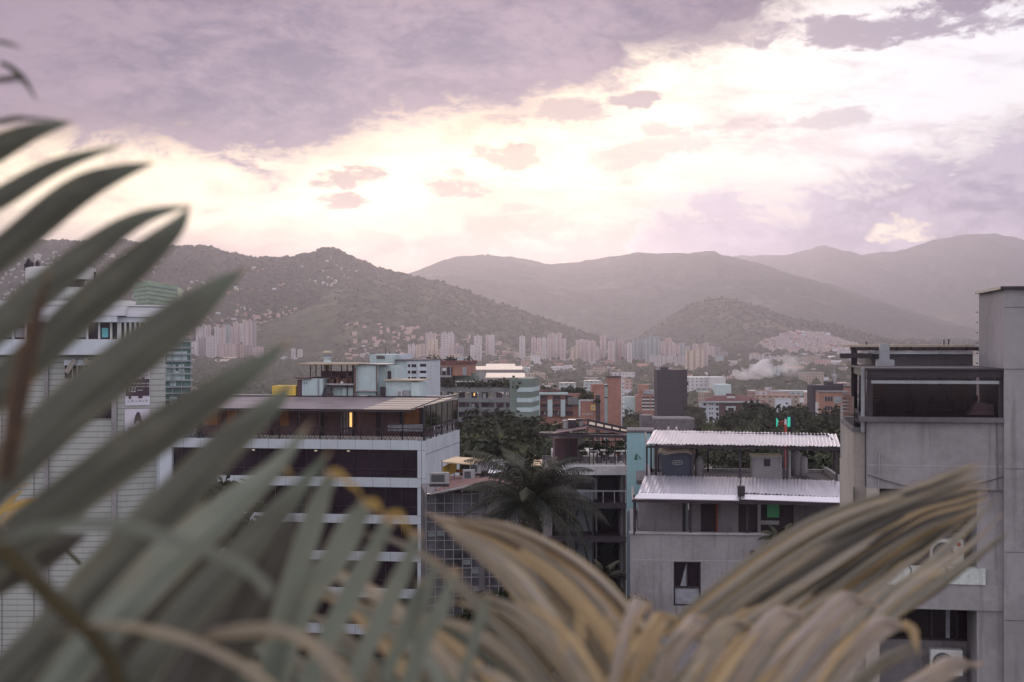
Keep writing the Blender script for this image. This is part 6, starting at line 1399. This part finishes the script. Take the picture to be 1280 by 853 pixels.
# ================================================================ palm fronds on the balcony, close to the camera
def leaf_mat(name, c1, c2, edge, trans=.35, rough=.45, stripe=16.0, tipc=None):
    """blade: u runs across, v along; fine veins across u, paler or drier margins, dry tip"""
    m = bpy.data.materials.new(name); m.use_nodes = True; E.nt = m.node_tree; bs = E.nt.nodes['Principled BSDF']; out = E.nt.nodes['Material Output']
    uv = node('ShaderNodeUVMap'); s_ = node('ShaderNodeSeparateXYZ'); link(uv.outputs[0], s_.inputs[0]); u, v = E(s_.outputs[0]), E(s_.outputs[1])
    oi = node('ShaderNodeObjectInfo'); rnd_ = E(oi.outputs['Random'])
    st = fbm(combine(u*stripe + rnd_*9.0, v*1.6, rnd_*7.0), 1.0, 5, .65)
    bl = fbm(combine(u*2.0, v*5.0, rnd_*13.0), 1.0, 4, .6)
    c = mixc(smooth(st, .36, .64), c1, c2)
    c = mixc(smooth(bl, .5, .72)*.45, c, edge)
    em = smooth(E.m('ABSOLUTE', u-.5) + (bl-.5)*.08, .40, .47); c = mixc(em*.85, c, edge); c = mixc(smooth(E.m('ABSOLUTE', u-.5), .03, .0)*.5, c, edge)
    if name in ('grey_green_leaf',): c = mixc(smooth(v, .62, .98)*.75, c, (.20, .25, .19))
    if tipc: c = mixc(smooth(v + bl*.08, .965, 1.03), c, tipc)
    link(c, bs.inputs['Base Color']); bs.inputs['Roughness'].default_value = rough; bs.inputs['Specular IOR Level'].default_value = .35
    bn = node('ShaderNodeBump'); bn.inputs['Strength'].default_value = .8; bn.inputs['Distance'].default_value = .003; link(st, bn.inputs['Height']); link(bn.outputs[0], bs.inputs['Normal'])
    tr = node('ShaderNodeBsdfTranslucent'); link(c, tr.inputs[0]); mx = node('ShaderNodeMixShader'); mx.inputs[0].default_value = trans
    link(bs.outputs[0], mx.inputs[1]); link(tr.outputs[0], mx.inputs[2]); link(mx.outputs[0], out.inputs[0]); return m
LM = {'dull': leaf_mat('dull_brown_green_leaf', (.06, .055, .048), (.095, .09, .075), (.13, .115, .08), .2),  # dull dark brown green for the filling leaflets and some fan leaflets
      'green': leaf_mat('grey_green_leaf', (.085, .085, .07), (.135, .14, .11), (.19, .19, .13), .34, tipc=(.45, .33, .18)),
      'pale': leaf_mat('pale_green_leaf', (.19, .22, .18), (.30, .34, .28), (.36, .33, .24), .30, tipc=(.55, .40, .25)),
      'dark': leaf_mat('dark_olive_leaf', (.05, .045, .03), (.09, .085, .045), (.16, .11, .04), .2),
      'brown': leaf_mat('brown_dry_leaf', (.05, .035, .03), (.10, .07, .05), (.30, .15, .05), .2, tipc=(.4, .2, .06)),
      'tan': leaf_mat('tan_dry_leaf', (.25, .225, .19), (.54, .485, .40), (.74, .54, .24), .28, stripe=22, tipc=(.6, .42, .22)),
      'gold': leaf_mat('golden_dry_leaf', (.38, .29, .18), (.66, .50, .29), (.74, .52, .21), .3, stripe=22, tipc=(.6, .42, .2)),
      'pink': leaf_mat('pinkish_dry_leaf', (.24, .205, .19), (.64, .56, .50), (.68, .48, .22), .25, stripe=20, tipc=(.7, .5, .35)),
      'grey': leaf_mat('grey_brown_leaf', (.14, .135, .115), (.30, .285, .24), (.52, .39, .18), .25, stripe=20),
      'yellow': leaf_mat('yellow_leaf', (.42, .30, .08), (.62, .46, .16), (.5, .25, .05), .4)}
def cr(p, t):       # Catmull-Rom through the points, t in 0..1
    n = len(p)-1; x = t*n; i = min(int(x), n-1); f = x-i
    g = lambda k: p[max(0, min(n, k))] if 0 <= k <= n else (p[0]*2-p[1] if k < 0 else p[n]*2-p[n-1])
    a, b, c, d = g(i-1), g(i), g(i+1), g(i+2)
    return .5*((2*b)+(c-a)*f+(2*a-5*b+4*c-d)*f*f+(3*b-a-3*c+d)*f**3)
def blade(name, pts, w, m, parent, d0=1.4, d1=1.5, roll=.0, fold=.28, base=.75, tip=0.0, n=26, peak=.45, curl=0.0):
    """one leaflet: pts are where its midrib passes (base first), w its greatest width, both at the scale of the photograph; d0, d1 distances of base and tip"""
    k = len(pts); p3 = [Vector(P(px, py, d0+(d1-d0)*i/(k-1))) for i, (px, py) in enumerate(pts)]
    V = []; UV = []; Fc = []; NC = 13; prev = None
    for i in range(n+1):
        t = i/n; p = cr(p3, t); q = cr(p3, min(1, t+.01))-cr(p3, max(0, t-.01)); q.normalize()
        view = (p-Vector((0, 0, H))).normalized(); side = q.cross(view).normalized()
        if prev is not None and side.dot(prev) < 0: side = -side
        prev = side; nrm = side.cross(q).normalized(); rr = roll+curl*t
        s2 = side*math.cos(rr)+nrm*math.sin(rr); n2 = nrm*math.cos(rr)-side*math.sin(rr)
        d = d0+(d1-d0)*t
        prof = (base+(1-base)*min(1, t/peak)) if t < peak else max(tip, (1-((t-peak)/(1-peak))**1.45))
        hw = w*.5*prof*d/F/max(.45, math.cos(roll))
        for j in range(NC):
            u = j/(NC-1)*2-1; V.append(tuple(p+s2*u*hw+n2*(abs(u)*fold*1.25*hw + .07*hw*math.cos(u*15)+.05*hw*math.sin(t*23+u*3)))); UV.append((j/(NC-1), t))
    for i in range(n):
        for j in range(NC-1): Fc.append((i*NC+j, i*NC+j+1, (i+1)*NC+j+1, (i+1)*NC+j))
    me = bpy.data.meshes.new(name); me.from_pydata(V, [], Fc); ul = me.uv_layers.new(name='uv')
    for l in me.loops: ul.data[l.index].uv = UV[l.vertex_index]
    for f in me.polygons: f.use_smooth = True
    me.materials.append(LM[m]); o = bpy.data.objects.new(name, me); COL.objects.link(o)
    if parent is not None: o.parent = parent; 
    return o
def stem(name, pts, w0, w1, m, parent, d0, d1, n=24):
    k = len(pts); p3 = [Vector(P(px, py, d0+(d1-d0)*i/(k-1))) for i, (px, py) in enumerate(pts)]; q = MB()
    ps = [cr(p3, i/n) for i in range(n+1)]
    V = []; Fc = []; UV = []; NS = 10
    for i, p in enumerate(ps):
        t = i/n; d = (ps[min(n, i+1)]-ps[max(0, i-1)]).normalized(); a = d.cross(Vector((0, 0, 1))).normalized(); b = d.cross(a); r = (w0+(w1-w0)*t)*.5*(d0+(d1-d0)*t)/F
        for j in range(NS): g = 2*math.pi*j/NS; V.append(tuple(p+a*math.cos(g)*r+b*math.sin(g)*r)); UV.append((j/NS, t))
    for i in range(n):
        for j in range(NS): Fc.append((i*NS+j, i*NS+(j+1) % NS, (i+1)*NS+(j+1) % NS, (i+1)*NS+j))
    Fc += [tuple(range(NS))[::-1], tuple(n*NS+j for j in range(NS))]
    me = bpy.data.meshes.new(name); me.from_pydata(V, [], Fc); ul = me.uv_layers.new(name='uv')
    for l in me.loops: ul.data[l.index].uv = UV[l.vertex_index]
    for f in me.polygons: f.use_smooth = True
    me.materials.append(LM[m]); o = bpy.data.objects.new(name, me); COL.objects.link(o); o.parent = parent; return o
def strips(p, w, m, parent, d0, d1, **k):
    """a leaflet split lengthways into narrow strips, as old blades are"""
    n = 1 if w < 15 else (2 if w < 24 else 3)
    for j in range(n):
        o = (j-(n-1)/2)*w*.78/n; g = random.Random(int(w*7+p[0][0]+j*13))
        q = [(x+o+g.uniform(-1.5, 1.5), y+o*.35+g.uniform(-2, 2)) for x, y in p]; e_ = g.uniform(-5, 5); q[-1] = (q[-1][0]+e_, q[-1][1]+g.uniform(-3, 6))
        kk = dict(k); kk['roll'] = k.get('roll', 0)+g.uniform(-.35, .35); kk['tip'] = min(k.get('tip', 0), .3)
        blade('leaflet', q, w*1.12/n, m if j != n-1 else ('gold' if m in ('tan', 'pink') and g.random() < .5 else m), parent, d0+j*.012, d1+j*.012, **kk)
def frond(lab): o = empty('palm_frond', (0, 0, 0)); tag(o, lab, 'palm frond', 'palm fronds in front of the camera'); return o
# --- the big green frond fanning up from the lower left
A = frond('large grey green palm frond fanning up from the bottom left corner')
LA = [([(-90, 232), (-20, 196), (35, 168), (94, 151)], 33, 'green', 1.75, 1.8), ([(-100, 300), (-20, 258), (70, 207), (157, 180)], 27, 'green', 1.7, 1.8),
      ([(-110, 392), (-20, 335), (90, 246), (146, 218), (196, 203)], 40, 'green', 1.65, 1.75), ([(-80, 470), (0, 405), (80, 338), (165, 277), (241, 255)], 40, 'green', 1.6, 1.72),
      ([(-80, 560), (0, 488), (100, 393), (180, 322), (222, 283), (238, 256)], 46, 'green', 1.55, 1.65),
      ([(-90, 672), (0, 590), (110, 488), (222, 398), (268, 362), (309, 334)], 60, 'green', 1.5, 1.6), ([(-80, 768), (0, 692), (140, 584), (240, 514), (310, 466), (368, 422)], 56, 'green', 1.45, 1.55),
      ([(-40, 890), (60, 790), (150, 692), (240, 598), (302, 537), (347, 499), (365, 476)], 52, 'green', 1.4, 1.5), ([(20, 930), (124, 795), (200, 712), (280, 641), (343, 587), (390, 525)], 52, 'pale', 1.36, 1.46),
      ([(110, 930), (186, 825), (232, 765), (323, 666), (372, 612), (416, 560)], 46, 'green', 1.32, 1.42)]
for i, (p, w, m, a, b) in enumerate(LA): blade('leaflet', p, w*1.04, m, A, a*.78, b*.78, roll=.25 if i % 2 else -.2, base=.9, peak=.42)
# leaflets of the same frond that fill in behind, lower down
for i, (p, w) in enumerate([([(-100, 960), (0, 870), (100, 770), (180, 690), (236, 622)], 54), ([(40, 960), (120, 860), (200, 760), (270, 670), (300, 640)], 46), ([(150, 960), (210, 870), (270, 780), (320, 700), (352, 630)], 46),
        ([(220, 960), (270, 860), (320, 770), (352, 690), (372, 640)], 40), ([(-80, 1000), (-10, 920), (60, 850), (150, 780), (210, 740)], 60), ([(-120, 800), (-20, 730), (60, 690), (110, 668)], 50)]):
    blade('leaflet', p, w, 'dull', A, 1.3, 1.38, roll=.2*(-1)**i, base=.98, peak=.5)
for p, w in (([(415, 592), (400, 625), (374, 702), (345, 800), (330, 900)], 30), ([(459, 631), (444, 650), (415, 702), (380, 752), (330, 880)], 36), ([(487, 646), (466, 690), (440, 738), (395, 830), (370, 900)], 28), ([(521, 664), (508, 705), (484, 755), (450, 830), (430, 900)], 24), ([(570, 712), (552, 758), (530, 800), (505, 870)], 22), ([(527, 727), (512, 770), (480, 850)], 18), ([(610, 742), (596, 790), (575, 860)], 14), ([(255, 605), (240, 640), (222, 676), (200, 720)], 20), ([(180, 632), (160, 690), (130, 760)], 16), ([(545, 700), (530, 745), (510, 800)], 18)):
    blade('leaflet', p[::-1], w, 'pale', A, 1.25, 1.2, base=.9, tip=.62, peak=.6, roll=.15)
for p, w in (([(412, 589), (424, 590), (436, 604), (448, 614), (453, 628)], 7), ([(455, 628), (470, 629), (478, 648)], 9), ([(484, 643), (499, 642), (506, 655), (515, 675)], 8), ([(250, 604), (258, 602), (264, 605)], 5), ([(352, 583), (360, 589), (367, 600)], 5)):
    blade('curled_tip', p, w, 'yellow', A, 1.2, 1.19, base=1, n=14)
blade('leaflet', [(4, 600), (14, 540), (26, 470), (44, 400), (63, 334)], 26, 'brown', A, 1.05, 1.05, roll=.5)
for p, w in (([(0, 78), (18, 88), (34, 106), (48, 130)], 8), ([(-30, 104), (0, 100), (24, 98), (38, 104)], 8), ([(-20, 50), (8, 54), (30, 62)], 5), ([(-40, 158), (0, 152), (30, 148), (88, 152)], 8)):
    blade('leaflet', p, w, 'green', A, 1.5, 1.5)
stem('rachis', [(-160, 560), (-20, 660), (60, 742), (120, 800), (180, 905)], 34, 16, 'dark', A, .95, 1.0)
# --- yellowing leaflets showing further back at the left
A2 = frond('small yellowing palm frond glimpsed behind the big leaves at the far left')
for i, (x0, y0, x1, y1) in enumerate([(-20, 640, 12, 604), (-10, 655, 30, 612), (-12, 668, 44, 620), (0, 680, 58, 618), (-20, 625, 40, 606), (0, 640, 66, 622), (-14, 690, 30, 650)]):
    blade('leaflet', [(x0, y0), ((x0+x1)/2, (y0+y1)/2-4), (x1, y1)], 8, 'yellow' if i % 2 else 'gold', A2, 3.4, 3.6)
for i, (x0, y0, x1, y1) in enumerate([(80, 742, 120, 690), (120, 760, 150, 712), (128, 735, 160, 694), (150, 770, 175, 705), (200, 780, 215, 735)]):
    blade('leaflet', [(x0, y0), ((x0+x1)/2, (y0+y1)/2-4), (x1, y1)], 9, 'pale', A2, 3.2, 3.3)
stem('rachis', [(-60, 700), (40, 660), (160, 770), (260, 900)], 6, 6, 'dark', A2, 3.6, 3.3)
# --- arching leaflets crossing the lower left
A3 = frond('arching tan palm frond crossing the bottom of the view left of centre')
arcs = [([(-40, 684), (10, 674), (62, 661), (145, 658), (227, 679), (300, 706), (340, 742)], 14, 'pale', 1.0), ([(60, 790), (124, 781), (186, 786), (256, 808), (330, 850), (380, 900)], 20, 'tan', 1.1),
        ([(250, 800), (290, 790), (352, 789), (400, 815), (440, 870)], 34, 'tan', 1.1), ([(300, 716), (372, 716), (430, 722), (484, 756), (534, 802), (600, 870)], 34, 'tan', 1.15),
        ([(447, 665), (487, 673), (534, 700), (578, 737), (618, 780), (665, 832), (700, 890)], 27, 'grey', 1.2), ([(105, 760), (120, 790), (140, 825), (150, 900)], 22, 'dark', 1.2),
        ([(437, 770), (467, 797), (507, 840), (540, 900)], 13, 'gold', 1.1), ([(447, 758), (500, 793), (541, 833), (570, 890)], 18, 'pale', 1.1), ([(400, 738), (430, 760), (470, 800), (520, 870)], 10, 'gold', 1.1),
        ([(455, 745), (517, 770), (575, 781), (615, 802), (660, 842), (690, 890)], 20, 'tan', 1.2), ([(560, 800), (610, 812), (650, 850), (670, 890)], 16, 'grey', 1.2), ([(180, 850), (260, 822), (330, 836), (380, 880)], 26, 'grey', 1.2),
        ([(600, 742), (650, 764), (700, 806), (740, 862), (760, 900)], 22, 'tan', 1.2), ([(640, 745), (690, 776), (730, 820), (770, 890)], 15, 'gold', 1.22), ([(500, 765), (560, 800), (610, 850), (640, 900)], 22, 'grey', 1.25), ([(340, 760), (400, 775), (460, 830), (500, 900)], 24, 'grey', 1.2),
        ([(240, 770), (300, 762), (360, 782), (420, 840), (450, 900)], 20, 'grey', 1.25), ([(560, 850), (600, 838), (640, 860), (660, 900)], 20, 'tan', 1.1)]
for i, (p, w, m, d) in enumerate(arcs): strips(p[::-1], w, m, A3, d*(1.2 if i > 5 or i in (3, 4) else .84), d*(1.34 if i > 5 or i in (3, 4) else .9), roll=(-1)**i*.3, base=.8, peak=.5)
stem('rachis', [(300, 960), (520, 880), (760, 880), (900, 960)], 26, 22, 'dark', A3, 1.2, 1.1)
# --- the thick bundle arching from the centre down to the right
A4 = frond('broad bundle of tan palm leaflets arching down through the middle foreground')
def between4(): pass
up = [(842, 880), (815, 812), (782, 766), (745, 727), (697, 692), (640, 664), (585, 652), (528, 641)]
lo = [(728, 900), (706, 838), (682, 788), (655, 750), (628, 716), (596, 690), (566, 668), (534, 646)]
for px, py, w in ((723, 759, 10), (760, 768, 12), (700, 772, 9)): blade('leaflet', [(px+4, py+46), (px+2, py+20), (px, py)], w, 'gold', A4, 1.2, 1.2, tip=.6, n=12)
# --- the right hand fan
A5 = frond('golden striped palm frond sweeping up to the right in front of the concrete house')
rndf = random.Random(12)
def between(c0, c1, n, par, ws, mats, d0, d1, rollk=.2, fold=.35, tip=0.0, peak=.4, base=.75, spread=5, trim=.25, rev=False):
    """leaflets lying side by side between two outer ones"""
    for i in range(n):
        t = i/(n-1); k = len(c0); sx, sy = rndf.uniform(-spread, spread), rndf.uniform(-spread, spread)*.6
        p = [(a[0]+(b[0]-a[0])*t+sx, a[1]+(b[1]-a[1])*t+sy) for a, b in zip(c0, c1)]
        cut = rndf.random()*trim; a, b = p[-2], p[-1]; p[-1] = (b[0]+(a[0]-b[0])*cut, b[1]+(a[1]-b[1])*cut)
        blade('leaflet', p, rndf.uniform(*ws), mats[i % len(mats)], par, d0+rndf.uniform(-.05, .05), d1+rndf.uniform(-.06, .06), roll=rndf.uniform(-rollk, rollk)*2, base=base, peak=peak, fold=fold, tip=tip)
topc = [(826, 790), (895, 732), (955, 686), (1014, 651), (1073, 628), (1132, 611), (1180, 592), (1229, 571)]
midc = [(905, 806), (962, 768), (1020, 732), (1070, 698), (1118, 668), (1160, 646), (1205, 634), (1254, 618)]
botc = [(985, 815), (1030, 788), (1066, 756), (1098, 732), (1128, 706), (1152, 690), (1180, 668), (1215, 650)]
between(topc, midc, 34, A5, (8, 14), ['grey', 'tan', 'gold', 'grey', 'tan', 'grey', 'gold', 'dull'], 2.1, 2.5, spread=3, trim=.6)
between(midc, botc, 22, A5, (8, 15), ['tan', 'gold', 'grey', 'dull', 'gold', 'dark', 'tan'], 2.15, 2.5, spread=4, trim=.9)
between([(840, 796), (885, 764), (930, 735), (985, 700)], [(960, 812), (1000, 790), (1040, 762), (1090, 725)], 12, A5, (9, 15), ['gold', 'tan', 'grey', 'tan'], 2.05, 2.2, spread=4, trim=.5)
for i, (p, w, m) in enumerate([([(1060, 790), (1100, 752), (1150, 716), (1205, 664), (1253, 617)], 17, 'grey'), ([(1075, 800), (1110, 768), (1150, 745), (1200, 712), (1260, 668)], 24, 'dark'), ([(1090, 800), (1120, 765), (1170, 728), (1220, 694), (1262, 662)], 15, 'grey'), ([(1080, 790), (1120, 748), (1170, 712), (1215, 680), (1256, 640)], 14, 'tan')]):
    blade('leaflet', p, w, m, A5, 2.0, 2.3, roll=(-1)**i*.25, base=.75, peak=.4, fold=.35)
A6 = frond('pale pinkish palm frond with folded leaflets along the bottom right edge')
for i, (p, w, m) in enumerate([([(765, 880), (778, 810), (790, 770), (803, 752), (811, 766)], 24, 'pink'), ([(790, 890), (806, 825), (820, 785), (833, 772), (842, 784)], 26, 'gold'), ([(808, 900), (835, 825), (862, 784), (878, 776), (888, 790)], 26, 'pink'),
        ([(845, 900), (875, 835), (905, 792), (928, 779), (942, 792)], 28, 'tan'), ([(862, 900), (892, 842), (924, 800), (950, 782)], 12, 'gold'), ([(890, 905), (925, 840), (958, 790), (985, 766), (1006, 778)], 34, 'pink'), ([(915, 905), (955, 845), (990, 800), (1020, 778)], 14, 'gold'),
        ([(930, 905), (975, 842), (1025, 786), (1066, 750), (1092, 758)], 40, 'pink'), ([(985, 905), (1035, 848), (1080, 800), (1110, 780), (1134, 782)], 38, 'pink'), ([(960, 905), (1010, 850), (1050, 805), (1090, 780)], 16, 'tan'),
        ([(1070, 910), (1110, 880), (1160, 848), (1195, 829), (1219, 826)], 34, 'pink'), ([(700, 900), (740, 850), (775, 815), (800, 800)], 22, 'grey'), ([(740, 900), (770, 850), (800, 815), (822, 806)], 20, 'tan'), ([(1010, 910), (1060, 868), (1110, 826), (1150, 808)], 20, 'grey')]):
    strips(p, w, m, A6, 1.6+.015*i, 1.7+.015*i, roll=(-1)**i*.3, base=.8, tip=.6, peak=.65, fold=.6)
blade('curled_tip', [(1128, 779), (1140, 786), (1144, 802), (1148, 820)], 12, 'gold', A6, 1.78, 1.78, n=14)
stem('rachis', [(640, 960), (800, 905), (1000, 900), (1160, 930)], 30, 20, 'dark', A6, 1.6, 1.7); stem('rachis', [(700, 960), (800, 880), (900, 868), (1100, 872)], 20, 8, 'dark', A5, 1.9, 1.9)

between(up, lo, 15, A4, (17, 26), ['tan', 'grey', 'tan', 'pink', 'grey', 'tan', 'gold'], 1.75, 1.95, spread=4, trim=.8, fold=.45, peak=.5, base=.9)
between(up, [(a+(c-a)*.45, b+(d-b)*.45) for (a, b), (c, d) in zip(up, lo)], 5, A4, (5, 8), ['brown', 'gold', 'grey'], 1.74, 1.9, spread=6, trim=.9, peak=.5)
between([(560, 900), (520, 838), (470, 790), (420, 752), (360, 730)], [(700, 900), (650, 842), (600, 800), (540, 768), (470, 752)], 9, A3, (9, 17), ['tan', 'grey', 'gold', 'pale'], 1.5, 1.6, spread=12, trim=.5)
between([(700, 900), (668, 838), (628, 790), (590, 762), (548, 748)], [(790, 900), (748, 846), (712, 800), (672, 768), (612, 744)], 8, A3, (9, 16), ['tan', 'grey', 'gold', 'tan'], 1.6, 1.7, spread=8, trim=.4)
between([(330, 900), (300, 852), (250, 822), (190, 806)], [(520, 900), (470, 846), (410, 806), (350, 786)], 8, A3, (9, 17), ['grey', 'tan', 'dark', 'pale'], 1.5, 1.6, spread=14, trim=.5)

for i, (x, y) in enumerate(((815, 790), (850, 800), (900, 806), (945, 800), (985, 800), (1030, 792), (1078, 790), (870, 830), (930, 830), (1000, 830), (1060, 826))):
    blade('leaflet', [(x-70, y+95), (x-42, y+46), (x-14, y+8), (x+10, y-14)], rndf.uniform(7, 13), ['gold', 'grey', 'tan'][i % 3], A6, 1.6, 1.68, roll=rndf.uniform(-.3, .3), base=.8, peak=.5)

for o_, (px, py, d) in ((A, (60, 742, .97)), (A2, (160, 770, 3.4)), (A3, (560, 880, 1.2)), (A4, (780, 880, 1.8)), (A5, (860, 870, 2.0)), (A6, (1000, 900, 1.65))):
    o_.location = P(px, py, d)
    for c_ in o_.children: c_.matrix_parent_inverse = Matrix.Translation(-o_.location)
